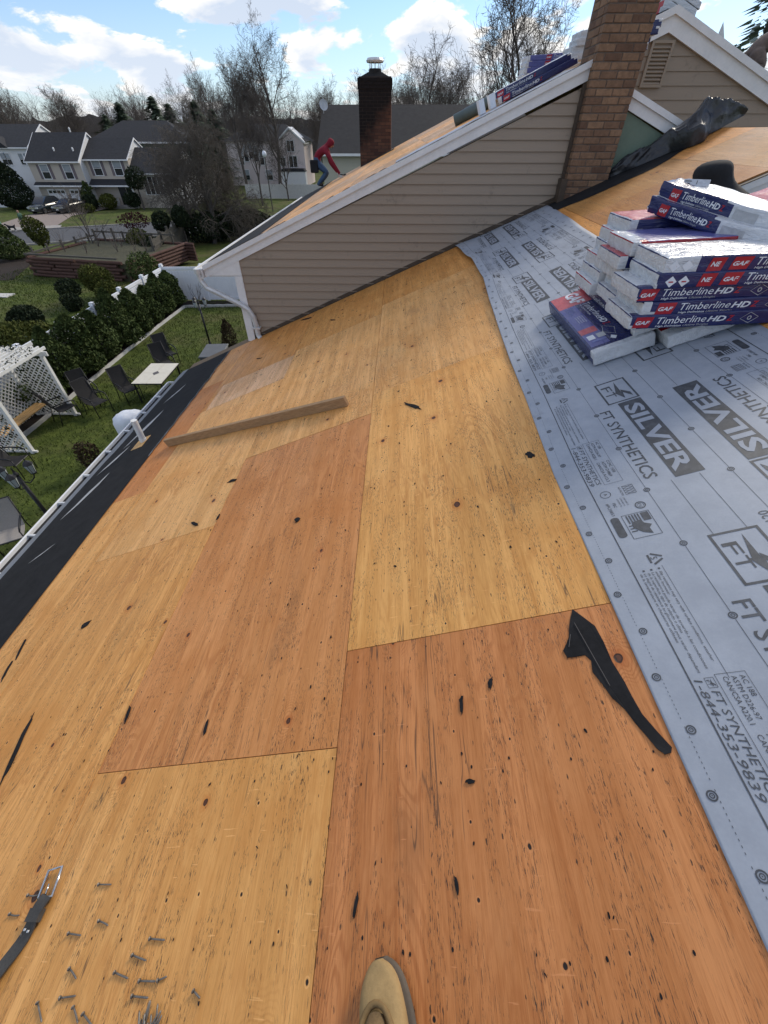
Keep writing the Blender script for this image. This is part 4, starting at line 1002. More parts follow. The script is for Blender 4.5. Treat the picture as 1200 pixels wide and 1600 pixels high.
for q, (s, y, l, w) in enumerate(((-3.72, 4.75, .9, .07), (-3.80, 4.05, .55, .05), (-3.74, 3.35, .75, .06), (-3.62, 2.45, .2, .025), (-3.70, 5.75, .5, .05))):
    P = []
    for k in range(11):
        t = k/10*2-1; P.append((s+w*(1-t*t)*(.6+.4*fr.random())+t*.10, y+l/2*t))
    for k in range(10, -1, -1):
        t = k/10*2-1; P.append((s-w*.4*(1-t*t)*fr.random()+t*.10, y+l/2*t))
    mb = MB(); mb.add([RP(a, b, .0105) for a, b in P], [tuple(range(len(P)))]); mb.build('dust_streak', 'gauze', ef)
# white torn release film along its upper edge
mb = MB()
for k in range(60):
    y = 3.75+k*.052; t0 = -3.05+(.035*noise.noise((y*1.7, 3, 0))+.03*noise.noise((y*5.3, 8, 0)))*smooth(3.6, 4.4, y); w = .006+.012*max(0, noise.noise((y*7, 0, 3)))
    mb.add([RP(t0-.004, y, .013), RP(t0+w, y, .014), RP(t0+w*.8, y+.05, .014), RP(t0-.004, y+.05, .013)], [(0,1,2,3)])
mb.build('torn_edge', 'gauze', ef)
# lumber
L_ = hypot(2.36, .66); me = MB().box(0, L_, -.021, .021, 0, .089).mesh('lumber', 'beam_wood'); bevel(me, .004)
bm_ = link('lumber', me, None, roof_mat(-2.79, 3.83, .001, math.atan2(-.66, 2.36)))
tag(bm_, 'weathered two by four lying on edge across the plywood', 'lumber')
# felt scraps
def scrap(s, y, l, w, ang, seed, jag=.35, n=16):
    r = random.Random(seed); P = []
    for i in range(n):
        a = 2*pi*i/n; q = 1+jag*(r.random()-.5)*1.4
        x = l/2*abs(cos(a))**.8*(1 if cos(a) >= 0 else -1)*q; v = w/2*abs(sin(a))**1.1*(1 if sin(a) >= 0 else -1)*q
        P.append((x, v+.25*w*sin(x/l*3+seed)))
    mb = MB(); k = len(P)
    mb.v = [(a, b, .0008+.002*abs(noise.noise((a*40, b*40, seed)))) for a, b in P]+[(a*.97, b*.97, .0032+.004*abs(noise.noise((a*30, b*30, seed)))) for a, b in P]
    mb.f = [tuple(range(k, 2*k))]+[(i, (i+1) % k, (i+1) % k+k, i+k) for i in range(k)]; mb.m = [0]*len(mb.f)
    return mb.build('felt_scrap', 'felt', None, roof_mat(s, y, .0012, ang))
big = [(0.725, 0.856), (0.752, .815), (0.776, 0.777), (0.783, 0.714), (0.785, 0.644), (0.797, 0.577), (0.801, 0.531), (0.808, 0.48), (0.827, 0.431), (0.846, 0.388), (0.839, 0.376), (0.822, 0.373), (0.809, 0.388), (0.797, 0.42), (0.782, 0.455), (0.768, 0.498), (0.746, 0.534), (0.733, 0.578), (0.717, 0.621), (0.725, 0.658), (0.713, 0.68), (0.685, 0.679), (0.657, 0.68), (0.65, 0.706), (0.668, .73), (0.682, 0.752), (0.692, .785), (0.705, 0.817)]
big_old = [(.722,.859),(.735,.83),(.752,.785),(.765,.728),(.772,.66),(.778,.603),(.79,.55),(.808,.491),(.825,.44),(.845,.395),(.842,.376),(.828,.368),(.81,.376),(.79,.42),(.769,.46),(.752,.53),(.737,.598),(.727,.65),(.716,.69),(.70,.695),(.683,.682),(.665,.678),(.651,.687),(.652,.705),(.668,.73),(.675,.76),(.69,.80),(.705,.835)]
cs, cy_ = .75, .62; mb = MB(); k = len(big)
mb.v = [(a-cs, b-cy_, .0005) for a, b in big]+[(a-cs, b-cy_, .0028+.004*abs(noise.noise((a*9, b*9, 2)))) for a, b in big]
mb.f = [tuple(range(k, 2*k))]+[(i, (i+1) % k, (i+1) % k+k, i+k) for i in range(k)]; mb.m = [0]*len(mb.f)
o = mb.build('felt_scrap', 'felt', None, roof_mat(cs, cy_, .0012)); tag(o, 'large pointed black felt scrap beside the underlayment edge', 'felt scrap')
mb = MB()
for a, b in (((.715, .80), (.752, .57)), ((.69, .76), (.672, .715))): mb.bar((a[0]-cs, a[1]-cy_, .0062), (b[0]-cs, b[1]-cy_, .0062), .0018, .001)
mb.build('crease_highlight', 'slate', o)  # paler bars put the highlight along the folds into the colour
big_scraps = [(-1.444,2.581,.11,.055,.1,'black felt scrap at the corner of the reddish plywood sheet'),(-1.63,2.145,.12,.03,-.5,'curved black felt sliver on the pale plywood below the lumber'),(-1.411,2.14,.03,.085,.1,'upright black felt sliver at the seam beside the curved one'),
 (-2.209,1.404,.10,.06,.2,'blob shaped felt scrap near the eave felt'),(-2.781,1.32,.03,.19,.25,'thin felt sliver close to the eave felt, upper of two'),(-2.755,1.165,.03,.17,.25,'thin felt sliver close to the eave felt, lower of two'),
 (-2.11,.64,.036,.34,.3,'longest black felt sliver at the left edge'),(-.857,.613,.022,.085,.25,'short straight felt stick on the reddish sheet'),(-1.392,.732,.026,.10,.3,'bent felt sliver on the seam left of the reddish sheet'),
 (-.666,1.834,.055,.06,.2,'small square felt chip high on the reddish sheet'),(.148,2.757,.035,.22,.55,'leaf shaped felt sliver below the long seam'),(.277,.575,.018,.075,-.2,'narrow felt chip on the orange sheet'),(.389,.631,.022,.05,-.3,'tiny pointed felt chip right of the narrow one'),
 (.277,.343,.035,.018,.2,'curled felt chip beside the dark knots'),(-.088,.068,.014,.062,-.1,'dark felt splinter near the boot toe'),(.208,.110,.014,.045,.1,'small dark splinter right of the boot toe'),(-1.52,6.65,.06,.26,.9,'felt sliver at the far end by the siding'),
 (-.965,5.96,.03,.15,.6,'felt sliver in the middle of the far plywood'),(-2.118,5.68,.03,.14,.9,'felt sliver beside the pale patch'),(.79,1.80,.05,.07,.8,'felt chip poking out from the underlayment edge'),(3.05,6.6,.10,.42,-1.1,'grey felt strip on the upper deck beyond the stack')]
for i, (s, y, l, w, a, lab) in enumerate(big_scraps):
    kk = .8 if max(l, w) < .12 else 1.0
    tag(scrap(s, y, max(l, w)*kk, min(l, w)*kk*.85, a+(pi/2 if w > l else 0), 40+i), lab, 'felt scrap', 'felt scraps left on the deck')
# tiny specks of torn felt and nail holes' debris, past counting
mb = MB(); sr_ = random.Random(9)
for i in range(420):
    s = sr_.uniform(-3.0, .8); y = -.6+(7.3)*sr_.random()**1.25; l = sr_.uniform(.004, .015)*(1+.28*y); w = l*sr_.uniform(.25, .6); a = pi/2+sr_.gauss(0, .35)
    P = [(l/2*cos(t)*(1+.3*sr_.uniform(-1, 1)), w/2*sin(t)*(1+.3*sr_.uniform(-1, 1))) for t in [j*pi/3.5 for j in range(7)]]
    mb.add([RP(s+x*cos(a)-v*sin(a), y+x*sin(a)+v*cos(a), .0028) for x, v in P], [tuple(range(7))])
for r_ in range(19):
    y0 = -.42+r_*.4064; s = -3.0
    while s < .85:
        s += sr_.uniform(.07, .22); y = y0+sr_.gauss(0, .012); l = sr_.uniform(.003, .0055)*(1+.12*max(0, y))
        mb.add([RP(s+l*.6*cos(t), y+l*sin(t), .0026) for t in [j*pi/3 for j in range(6)]], [tuple(range(6))])
tag(mb.build('felt_specks', 'felt'), 'tiny black felt specks scattered over the plywood', 'specks', kind='stuff')
# nails
def nail_mesh(L, bent=0.0, seed=0):
    mb = MB(); pts = [(L*t, bent*L*t*t, .0032) for t in (0, .25, .5, .75, .93)]+[(L, bent*L, .0032)]
    mb.tube(pts, [.0026]*5+[.0004], 6); mb.lathe([(.006, 0), (.006, .0014)], 10, 0, Matrix.Translation((0, 0, .0052)) @ Matrix.Rotation(-pi/2, 4, 'Y')); return mb.mesh('nail', 'nail_metal', True)
NM = [nail_mesh(.062), nail_mesh(.055, .18), nail_mesh(.05, -.1), nail_mesh(.03)]
nl = [(-1.12,.112,0,0),(-1.17,-.012,-.05,0),(-1.47,.082,-.15,1),(-1.52,.03,-.2,1),(-.80,-.015,-.02,0),(-.85,-.052,-.15,0),(-.90,-.09,-.15,0),(-.79,-.102,.03,0),(-.72,-.098,.3,3),(-.80,-.132,0,0),(-1.10,-.09,-.3,2),(-1.09,-.150,.12,0),(-1.02,-.165,-.5,2),(-.97,-.175,-.35,0),(-.58,-.112,-.4,3),(-1.40,-.02,.5,2),(-1.52,-.10,.4,1),(-1.05,.02,-.1,2),(-1.18,-.165,-.6,0)]
for s, y, a, k in nl:
    tag(link('nail', NM[k], None, roof_mat(s, y, .0012, a)), 'loose roofing nail lying on the plywood near the belt', 'nail', 'loose nails on the deck')
for i in range(15):
    a = pi/2+fr.uniform(-.5, .5); o = link('nail', NM[0], None, roof_mat(-.695+fr.uniform(-.035, .035), -.215+fr.uniform(-.02, .02), .002+.003*(i % 4), a, fr.uniform(-.12, -.02)))
    tag(o, 'loose roofing nail in the small pile at the bottom edge', 'nail', 'nails heaped in a pile')
# belt strap with buckle
bt = empty('belt', M=roof_mat(-1.37, .05, 0) @ Matrix.Scale(1.28, 4)); tag(bt, 'black leather belt end with steel buckle at the left edge', 'belt')
path = [(.012, .025), (.004, -.02), (-.015, -.075), (-.045, -.15), (-.085, -.23), (-.13, -.32)]
mb = MB(); n = 40; W_ = .021
for i in range(n+1):
    p = interp2(path, i/n); q = interp2(path, min(1, i/n+.02)); r_ = interp2(path, max(0, i/n-.02)); d = Vector((q[0]-r_[0], q[1]-r_[1])); d.normalize(); h = .002+.006*(1+sin(i*.33))
    for sg, dz in ((-1, 0), (-1, .004), (1, .004), (1, 0)): mb.v.append((p[0]-d.y*sg*W_, p[1]+d.x*sg*W_, h+dz))
for i in range(n):
    for j in range(4): a = i*4; mb.f.append((a+j, a+(j+1) % 4, a+4+(j+1) % 4, a+4+j)); mb.m.append(0)
mb.build('strap', 'leather', bt)
mb = MB(); mb.tube([(-.022, .018, .008), (-.029, .080, .011), (.022, .088, .011), (.032, .024, .008), (-.022, .018, .008)], .0040, 8); mb.bar((.003, .022, .009), (.0, .05, .012), .004, .003)
mb.build('buckle', 'chrome', bt, smooth_=True)
mb = MB().box(-.022, .026, -.03, -.002, .004, .018); mb.build('keeper', 'leather', bt)
for x, y in ((-.008, -.045), (.008, -.048), (-.095, -.21), (-.075, -.215)): MB().lathe([(.004, .014), (.003, .0165)], 8, 0, Matrix.Translation((x, y, 0))).build('rivet', 'chrome', bt)

# ------------------------------------------------------------------ boot of the photographer
bo = empty('work_boot', M=roof_mat(.028, -.172, .0, radians(12)) @ Matrix.Scale(1.15, 4)); tag(bo, 'tan suede work boot toe at the bottom edge', 'boot')
def foot_prof(t):   # t 0 toe .. 1 heel (length .30); half width left/right
    w = .052*(1-exp(-((t+.004)/.10)))**.62 if t < .5 else .050-.012*smooth(.5, .8, t)
    return w
def loft(secs, mat, name, parent, n=20, grow=0.0):
    mb = MB()
    for (y, w, z0, z1, xc) in secs:
        for j in range(n):
            a = 2*pi*j/n; ca, sa = cos(a), sin(a)
            x = xc+(w+grow)*abs(ca)**.75*(1 if ca >= 0 else -1); z = (z0+z1)/2+(z1-z0)/2*abs(sa)**.8*(1 if sa >= 0 else -1); mb.v.append((x, y, z))
    k = len(secs)
    for i in range(k-1):
        for j in range(n): mb.f.append((i*n+j, i*n+(j+1) % n, (i+1)*n+(j+1) % n, (i+1)*n+j)); mb.m.append(0)
    mb.f += [tuple(range(n)), tuple((k-1)*n+j for j in range(n))[::-1]]; mb.m += [0, 0]
    return mb.build(name, mat, parent, None, True)
sec = []; sol = []
for i in range(22):
    t = (i/21)**1.6; y = .125-.30*t; w = foot_prof(t); h = .040+.030*smooth(0, .25, t)+.035*smooth(.25, .5, t); xc = .006*sin(t*3)
    if i == 0: w = .010; h = .034
    sec.append((y, w, .016, h, xc)); sol.append((y+.003, w+.004, .001, .021, xc+.002))
loft(sol, 'rubber', 'sole', bo); loft(sec, 'suede', 'vamp', bo)
mb = MB(); mb.tube([(.004, .042, .072), (.003, .006, .10), (.002, -.04, .13), (0, -.085, .20)], [.020, .031, .037, .040], 16); mb.build('sock', 'sock', bo, smooth_=True)
mb = MB(); ring_ = []
for j in range(25):
    a = -pi/2-.0+2*pi*j/24; ring_.append((.004+.038*cos(a), .004+.060*sin(a), .084-.05*sin(a)*.35+.012))
mb.tube(ring_, .0062, 8, cap=False); mb.build('collar', 'suede_dark', bo, smooth_=True)
mb = MB()
for i in range(3): mb.tube([(-.030, .020-.022*i, .092+.014*i), (.004, .028-.022*i, .106+.014*i), (.036, .018-.022*i, .092+.014*i)], .0032, 6)
mb.build('lace', 'suede_dark', bo, smooth_=True)
mb = MB(); mb.tube([(0, -.09, .17), (0, -.13, .30), (0, -.17, .42)], [.052, .058, .062], 16); mb.build('trouser_leg', 'denim', bo, smooth_=True)

# ------------------------------------------------------------------ black tarp heap on the valley, felt in the valley
mb = MB(); NU, NV = 96, 36
for i in range(NU+1):
    u = i/NU; s = 2.93+1.47*u
    hgt = interp([0, .10, .28, .45, .60, .68, .74, .84, .94, 1.0], [.05, .13, .16, .20, .27, .35, .30, .25, .13, .02], u)
    fy = interp([0, .2, .42, .52, .60, .70, 1], [.10, .18, .22, .40, .42, .22, .08], u)
    for j in range(NV+1):
        v = j/NV; a = pi*v
        y = 6.87-fy*(.5+.5*cos(a)); n = .010+hgt*sin(a)**.75*(1-.1*v)
        r1 = 1-2*abs(noise.noise((s*3.2+v*1.6, v*2.0-s*.8, 1))); r2 = 1-2*abs(noise.noise((s*7.5-v*3.5, v*3.0+s, 5)))
        d = (.055*(r1-.55)+.026*(r2-.55))*min(1, sin(a)*2.2)
        mb.v.append(RP(s+d*.9, y-d*.8, max(.007, n+d)))
for i in range(NU):
    for j in range(NV): a = i*(NV+1)+j; mb.f.append((a, a+1, a+NV+2, a+NV+1)); mb.m.append(0)
tag(mb.build('tarp', 'tarp_black', smooth_=True), 'crumpled black tarp heaped beside the brick chimney', 'tarp')
mb = MB(); N_ = 40
for i in range(N_+1):
    s = 2.02+1.75*i/N_; e = .02*noise.noise((s*5, 0, 0))
    for y in (6.40-.10*smooth(2.0, 2.6, s)+e+.26*smooth(3.2, 3.8, s), 6.6, 6.84): mb.v.append(RP(s, y, .004+.003*abs(noise.noise((s*6, y*5, 0)))))
for i in range(N_):
    for j in range(2): a = i*3+j; mb.f.append((a, a+1, a+4, a+3)); mb.m.append(0)
tag(mb.build('valley_felt', 'felt', smooth_=True), 'black felt strip in the valley below the brick chimney', 'roofing felt')

# ------------------------------------------------------------------ people
def skin_body(name, J, bones, mats, fn, parent=None, sub=2):
    keys = list(J); me = bpy.data.meshes.new(name); me.from_pydata([J[k][0] for k in keys], [(keys.index(a), keys.index(b)) for a, b in bones], [])
    o = bpy.data.objects.new(name, me); col.objects.link(o)
    sk = o.modifiers.new('skin', 'SKIN'); sk.use_smooth_shade = True; sk.branch_smoothing = .6
    for i, k in enumerate(keys):
        r = J[k][1]; me.skin_vertices[0].data[i].radius = (r, r) if not isinstance(r, tuple) else r; me.skin_vertices[0].data[i].use_root = (i == 0)
    ss = o.modifiers.new('sub', 'SUBSURF'); ss.levels = sub; ss.render_levels = sub
    dg = bpy.context.evaluated_depsgraph_get(); dg.update(); ev = o.evaluated_get(dg); m2 = bpy.data.meshes.new_from_object(ev)
    bpy.data.objects.remove(o); m2.name = name
    m2.materials.clear()
    for q in mats: m2.materials.append(MAT[q])
    for p in m2.polygons: p.material_index = fn(p.center); p.use_smooth = True
    return link(name, m2, parent)
def seg_d(p, a, b):
    a, b = Vector(a), Vector(b); d = b-a; t = max(0, min(1, (p-a).dot(d)/d.length_squared)); return (p-(a+d*t)).length
def person(label, J, bones, zones, mats, extra=None, base=None):
    root = empty('person', base); tag(root, label, 'person')
    J = {k: ((v[0][0]-base[0], v[0][1]-base[1], v[0][2]-base[2]), v[1]) for k, v in J.items()}
    def fn(c):
        best = min(bones, key=lambda b: seg_d(c, J[b[0]][0], J[b[1]][0])-.5*(min(J[b[0]][1], J[b[1]][1]) if not isinstance(J[b[0]][1], tuple) else .05))
        return zones.get(best, 0)
    skin_body('body', J, bones, mats, fn, root); return root, J
BON = [('hip', 'waist'), ('waist', 'chest'), ('chest', 'neck'), ('neck', 'head'), ('head', 'crown'), ('chest', 'shl'), ('shl', 'ell'), ('ell', 'hal'), ('hal', 'fil'), ('chest', 'shr'), ('shr', 'elr'), ('elr', 'har'), ('har', 'fir'),
       ('hip', 'hil'), ('hil', 'knl'), ('knl', 'anl'), ('anl', 'tol'), ('hip', 'hir'), ('hir', 'knr'), ('knr', 'anr'), ('anr', 'tor')]
def zones_of(top, legs, boots, hands, hood):
    z = {}
    for b in BON:
        z[b] = top
        if b[0] in ('hil', 'hir', 'knl', 'knr') or b[1] in ('hil', 'hir') or b == ('hip', 'waist'): z[b] = legs
        if b[0] in ('anl', 'anr'): z[b] = boots
        if b[0] in ('hal', 'har'): z[b] = hands
        if b[0] in ('neck', 'head'): z[b] = hood
    z[('hip', 'waist')] = top
    return z
def face_parts(root, hc, fwd, upv, R, skin='skin'):
    f = Vector(fwd).normalized(); u = Vector(upv).normalized(); s = f.cross(u)
    mb = MB(); c = Vector(hc)+f*R*.30
    M = Matrix(((s.x, f.x, u.x, c.x), (s.y, f.y, u.y, c.y), (s.z, f.z, u.z, c.z), (0, 0, 0, 1)))
    mb.ell((0, 0, -.01), (.062, .045, .085), 12, 8, 0, M); mb.ell((0, .05, -.01), (.012, .016, .02), 8, 6, 0, M)
    mb.ell((-.025, .042, .018), (.010, .006, .006), 6, 4, 1, M); mb.ell((.025, .042, .018), (.010, .006, .006), 6, 4, 1, M); mb.ell((0, .043, -.048), (.022, .006, .005), 6, 4, 1, M)
    mb.build('face', [skin, 'black_cloth'], root, None, True)
def hand(mb, wrist, d, side, curl=.7):
    w = Vector(wrist); d = Vector(d).normalized(); s = Vector(side).normalized(); n = d.cross(s)
    mb.ell(tuple(w+d*.045), (.04, .028, .04), 8, 6)
    for i, L in enumerate((.065, .075, .07, .055)):
        p = w+d*.075+s*(.026-.017*i); mb.tube([p, p+d*L*.5+n*.01, p+d*L*.75+n*.035*curl, p+d*L*.7+n*.06*curl], [.009, .0085, .008, .006], 6)
    p = w+d*.03+s*.03; mb.tube([p, p+s*.025+d*.02, p+s*.03+d*.05+n*.02], [.010, .009, .007], 6)
B = (-2.30, 15.0, CZ-1.22)
J1 = {'hip': ((-2.36, 15.0, CZ-.60), .125), 'waist': ((-2.29, 15.0, CZ-.50), .135), 'chest': ((-2.10, 15.0, CZ-.36), .15), 'neck': ((-1.99, 15.0, CZ-.29), .085), 'head': ((-1.89, 15.0, CZ-.24), .115), 'crown': ((-1.85, 15.0, CZ-.14), .085),
      'shl': ((-2.03, 14.81, CZ-.37), .075), 'ell': ((-1.86, 14.74, CZ-.63), .055), 'hal': ((-1.68, 14.76, CZ-.86), .038), 'fil': ((-1.655, 14.76, CZ-.89), .03),
      'shr': ((-2.03, 15.19, CZ-.37), .075), 'elr': ((-1.98, 15.24, CZ-.65), .055), 'har': ((-1.80, 15.22, CZ-.85), .038), 'fir': ((-1.775, 15.22, CZ-.88), .03),
      'hil': ((-2.36, 14.90, CZ-.64), .105), 'knl': ((-2.03, 14.86, CZ-.84), .078), 'anl': ((-2.32, 14.88, CZ-1.12), .055), 'tol': ((-2.16, 14.86, CZ-1.115), .045),
      'hir': ((-2.36, 15.10, CZ-.64), .105), 'knr': ((-2.06, 15.15, CZ-.88), .078), 'anr': ((-2.38, 15.14, CZ-1.14), .055), 'tor': ((-2.22, 15.15, CZ-1.13), .045)}
p1, Jl = person('worker in red hoodie and jeans bending over the far roof', J1, BON, zones_of(0, 1, 2, 3, 0), ['red_cloth', 'denim', 'boot_brown', 'glove'], base=B)
face_parts(p1, Jl['head'][0], (.75, -.15, -.6), (.6, 0, .75), .13)
mb = MB(); hand(mb, Jl['fil'][0], (.5, 0, -.85), (0, 1, 0)); hand(mb, Jl['fir'][0], (.5, 0, -.85), (0, 1, 0)); mb.build('gloves', 'glove', p1, None, True)
me = MB().box(-.10, .12, -.10, .02, -.16, .12).mesh('tool_pouch', 'black_cloth'); bevel(me, .03, 2); link('tool_pouch', me, p1, Matrix.Translation((Jl['hip'][0][0]-.03, Jl['hip'][0][1]-.13, Jl['hip'][0][2]-.10)))
mb = MB(); a = Vector((-1.70, 14.76, CZ-.88)); b = Vector((-1.52, 14.74, CZ-.90)); mb.bar(a, b, .024, .024); mb.bar(b+Vector((0, 0, .03)), b+Vector((.0, 0, -.0)), .03, .05); mb.bar(b+Vector((-.02, 0, -.005)), b+Vector((.04, 0, -.005)), .022, .022)
tag(mb.build('hammer', 'black_metal'), 'small dark hammer in the red worker hand', 'hammer')
B = (2.95, 4.25, zR(2.38)-.02-.57*TA)
J2 = {'hip': ((3.12, 4.20, CZ-.66), .15), 'waist': ((3.02, 4.26, CZ-.54), .16), 'chest': ((2.80, 4.36, CZ-.49), .22), 'neck': ((2.63, 4.40, CZ-.36), .12), 'head': ((2.57, 4.42, CZ-.255), .165), 'crown': ((2.56, 4.42, CZ-.165), .125),
      'shl': ((3.02, 4.44, CZ-.49), .13), 'ell': ((2.86, 4.50, CZ-.66), .065), 'hal': ((2.68, 4.46, CZ-.68), .04), 'fil': ((2.64, 4.46, CZ-.68), .03),
      'shr': ((2.68, 4.14, CZ-.52), .10), 'elr': ((2.66, 4.08, CZ-.60), .06), 'har': ((2.56, 4.16, CZ-.62), .04), 'fir': ((2.53, 4.18, CZ-.63), .03),
      'hil': ((3.16, 4.28, CZ-.70), .11), 'knl': ((2.92, 4.36, CZ-.74), .08), 'anl': ((3.22, 4.38, CZ-.86), .055), 'tol': ((3.30, 4.38, CZ-.86), .045),
      'hir': ((3.14, 4.10, CZ-.70), .11), 'knr': ((2.90, 4.06, CZ-.74), .08), 'anr': ((3.20, 4.06, CZ-.86), .055), 'tor': ((3.28, 4.06, CZ-.86), .045)}
p2, Jl = person('person in black hooded sweatshirt crouching behind the shingle stack', J2, BON, zones_of(0, 0, 1, 1, 0), ['black_cloth', 'glove'], base=B)
face_parts(p2, Jl['head'][0], (-.8, .2, -.4), (-.3, 0, .9), .1)
mb = MB(); hand(mb, Jl['fil'][0], (-.8, 0, -.3), (0, 1, 0)); hand(mb, Jl['fir'][0], (-.8, .2, -.3), (0, 1, 0)); mb.build('hands', 'skin', p2, None, True)
B = (5.3, 9.6, zG(5.3))
J3 = {'hip': ((5.43, 9.55, CZ+.90), .17), 'waist': ((5.58, 9.55, CZ+1.02), .16), 'chest': ((5.85, 9.55, CZ+1.16), .19), 'neck': ((6.06, 9.55, CZ+1.20), .09), 'head': ((6.20, 9.55, CZ+1.18), .12), 'crown': ((6.30, 9.55, CZ+1.20), .09),
      'shl': ((5.98, 9.34, CZ+1.10), .085), 'ell': ((6.02, 9.28, CZ+.85), .06), 'hal': ((6.0, 9.3, CZ+.60), .04), 'fil': ((6.0, 9.3, CZ+.56), .03),
      'shr': ((5.98, 9.76, CZ+1.10), .085), 'elr': ((6.04, 9.82, CZ+.85), .06), 'har': ((6.05, 9.8, CZ+.60), .04), 'fir': ((6.05, 9.8, CZ+.56), .03),
      'hil': ((5.40, 9.44, CZ+.86), .13), 'knl': ((5.55, 9.40, CZ+.70), .09), 'anl': ((5.22, 9.42, CZ+.76), .06), 'tol': ((5.38, 9.42, CZ+.70), .045),
      'hir': ((5.40, 9.66, CZ+.86), .13), 'knr': ((5.58, 9.70, CZ+.70), .09), 'anr': ((5.25, 9.68, CZ+.76), .06), 'tor': ((5.40, 9.70, CZ+.70), .045)}
z3 = zones_of(0, 1, 2, 3, 4); z3[('hip', 'waist')] = 1
p3, Jl = person('person in brown trousers bent over on the rear roof at the right edge', J3, BON, z3, ['grey_cloth', 'brown_cloth', 'boot_brown', 'skin', 'black_cloth'], base=B)
face_parts(p3, Jl['head'][0], (.6, 0, -.7), (.7, 0, .6), .1)
mb = MB(); hand(mb, Jl['fil'][0], (0, 0, -1), (0, 1, 0)); hand(mb, Jl['fir'][0], (0, 0, -1), (0, 1, 0)); mb.build('hands', 'skin', p3, None, True)
tp_ = MB(); tp_.add([(0, 0, 0), (.16, .0, .0), (.02, 0, .22), (.10, .14, 0)], [(0,1,2), (1,3,2), (3,0,2), (0,3,1)]); tp_ = tp_.build('roof_bracket', 'galvanized', None, Matrix.Translation((4.52, 9.05, zG(4.52)-.06))); tag(tp_, 'small pointed metal bracket on the rear gable rake', 'bracket')

# ------------------------------------------------------------------ stock on the wing ridge
WG = 'shingle bundles on the wing ridge'
def wm(x, y, n, rz=0.0): return Matrix.Translation((x, y, zW(x)+n)) @ Matrix.Rotation(-WA, 4, 'Y') @ Matrix.Rotation(rz, 4, 'Z')
wb = [(1.30, 7.62, .01, 'lower of two blue and red bundles lying along the wing rake'), (1.22, 7.66, .078, 'upper of two blue and red bundles lying along the wing rake')]
for i, (x, y, n, lab) in enumerate(wb):
    b = bundle('b', wm(x, y, n, .03), 120+i, [(.05, .98, 1)], [], BT, None, front_print(.06), 1.0); tag(b, lab, 'shingle bundle', WG)
for i in range(4):
    b = bundle('b', Matrix.Translation((2.02+.01*i, 9.9, CZ+.62+i*.067)) @ Matrix.Rotation(.05, 4, 'Z') @ Matrix.Rotation(-.06, 4, 'Y'), 130+i, [(.05, .98, 3)], [], BT, None, front_print(.30, hdz=False), 1.0)
    tag(b, ['lowest', 'second', 'third', 'top'][i]+' bundle of the small stack on the far wing ridge', 'shingle bundle', WG)
for i in range(4):
    b = bundle('b', Matrix.Translation((2.16+.04*i, 7.95+.02*(i % 2), CZ+.66+i*.066)) @ Matrix.Rotation(-.10, 4, 'Y') @ Matrix.Rotation(.05*(i % 2), 4, 'Z'), 140+i, [(.25, .98, 1)], [], BT, None, [], 1.2, 5)
    tag(b, ['bottom', 'second', 'third', 'top'][i]+' bundle of the stack half hidden behind the brick chimney', 'shingle bundle', WG)
def roll(M, L, r, mat, lab):
    t = empty('underlayment_roll', M=M); tag(t, lab, 'roll', 'rolls on the wing ridge')
    pts = []; mb = MB(); mb.tube([(0, 0, 0), (L, 0, 0)], r, 22); mb.build('wrap', mat, t, None, True)
    mb = MB(); mb.tube([(-.004, 0, 0), (L+.004, 0, 0)], r*.45, 14); mb.build('core', 'black_metal', t)
    for k in (.75, .9): mb = MB(); mb.tube([(-.003, 0, 0), (-.001, 0, 0)], r*k, 18); mb.build('layer', 'gauze' if k > .8 else mat, t)
    return t
roll(wm(.80, 8.35, .075, -.1), 1.0, .068, 'roll_green', 'dark green underlayment roll lying near the ridge')
roll(wm(1.0, 8.75, .075, -.05), .95, .068, 'plastic_grey', 'grey underlayment roll behind the green one')
mb = MB(); 
for i in range(15):
    x = -.05+i*.16
    for y in (6.98+.02*noise.noise((x*3, 0, 0)), 7.25, 7.5): mb.v.append((x, y, zW(min(x, 2.1))+.006+.012*abs(noise.noise((x*4, y*5, 2)))))
for i in range(14):
    for j in range(2): a = i*3+j; mb.f.append((a, a+3, a+4, a+1)); mb.m.append(0)
tag(mb.build('loose_underlayment', 'underlayment_grey', smooth_=True), 'loose grey underlayment strip on the wing roof beside its rake', 'roofing underlayment')
for i in range(3):
    b = bundle('b', Matrix.Translation((AX-.62+.03*i, 9.2, AZ+.01+i*.067)), 160+i, [(.05, .5, 4 if i < 2 else 0)], [], BT, lambda x: -.392*max(0, x-.62)-.392*max(0, .62-x)+.0, [], 1.0)
    tag(b, ['bottom', 'middle', 'top'][i]+' bundle draped over the rear gable peak', 'shingle bundle', 'bundles on the rear peak')
for s_, x, y in ((0, 1.05, 7.42), (1, 1.18, 7.45)):
    mb = MB().box(0, .07, 0, .09, 0, .14); tag(mb.build('nail_box', 'white_cover', None, wm(x, y, .015, .2)), ('left' if s_ == 0 else 'right')+' of two small white cartons beside the wing bundles', 'carton', 'cartons on the wing roof')
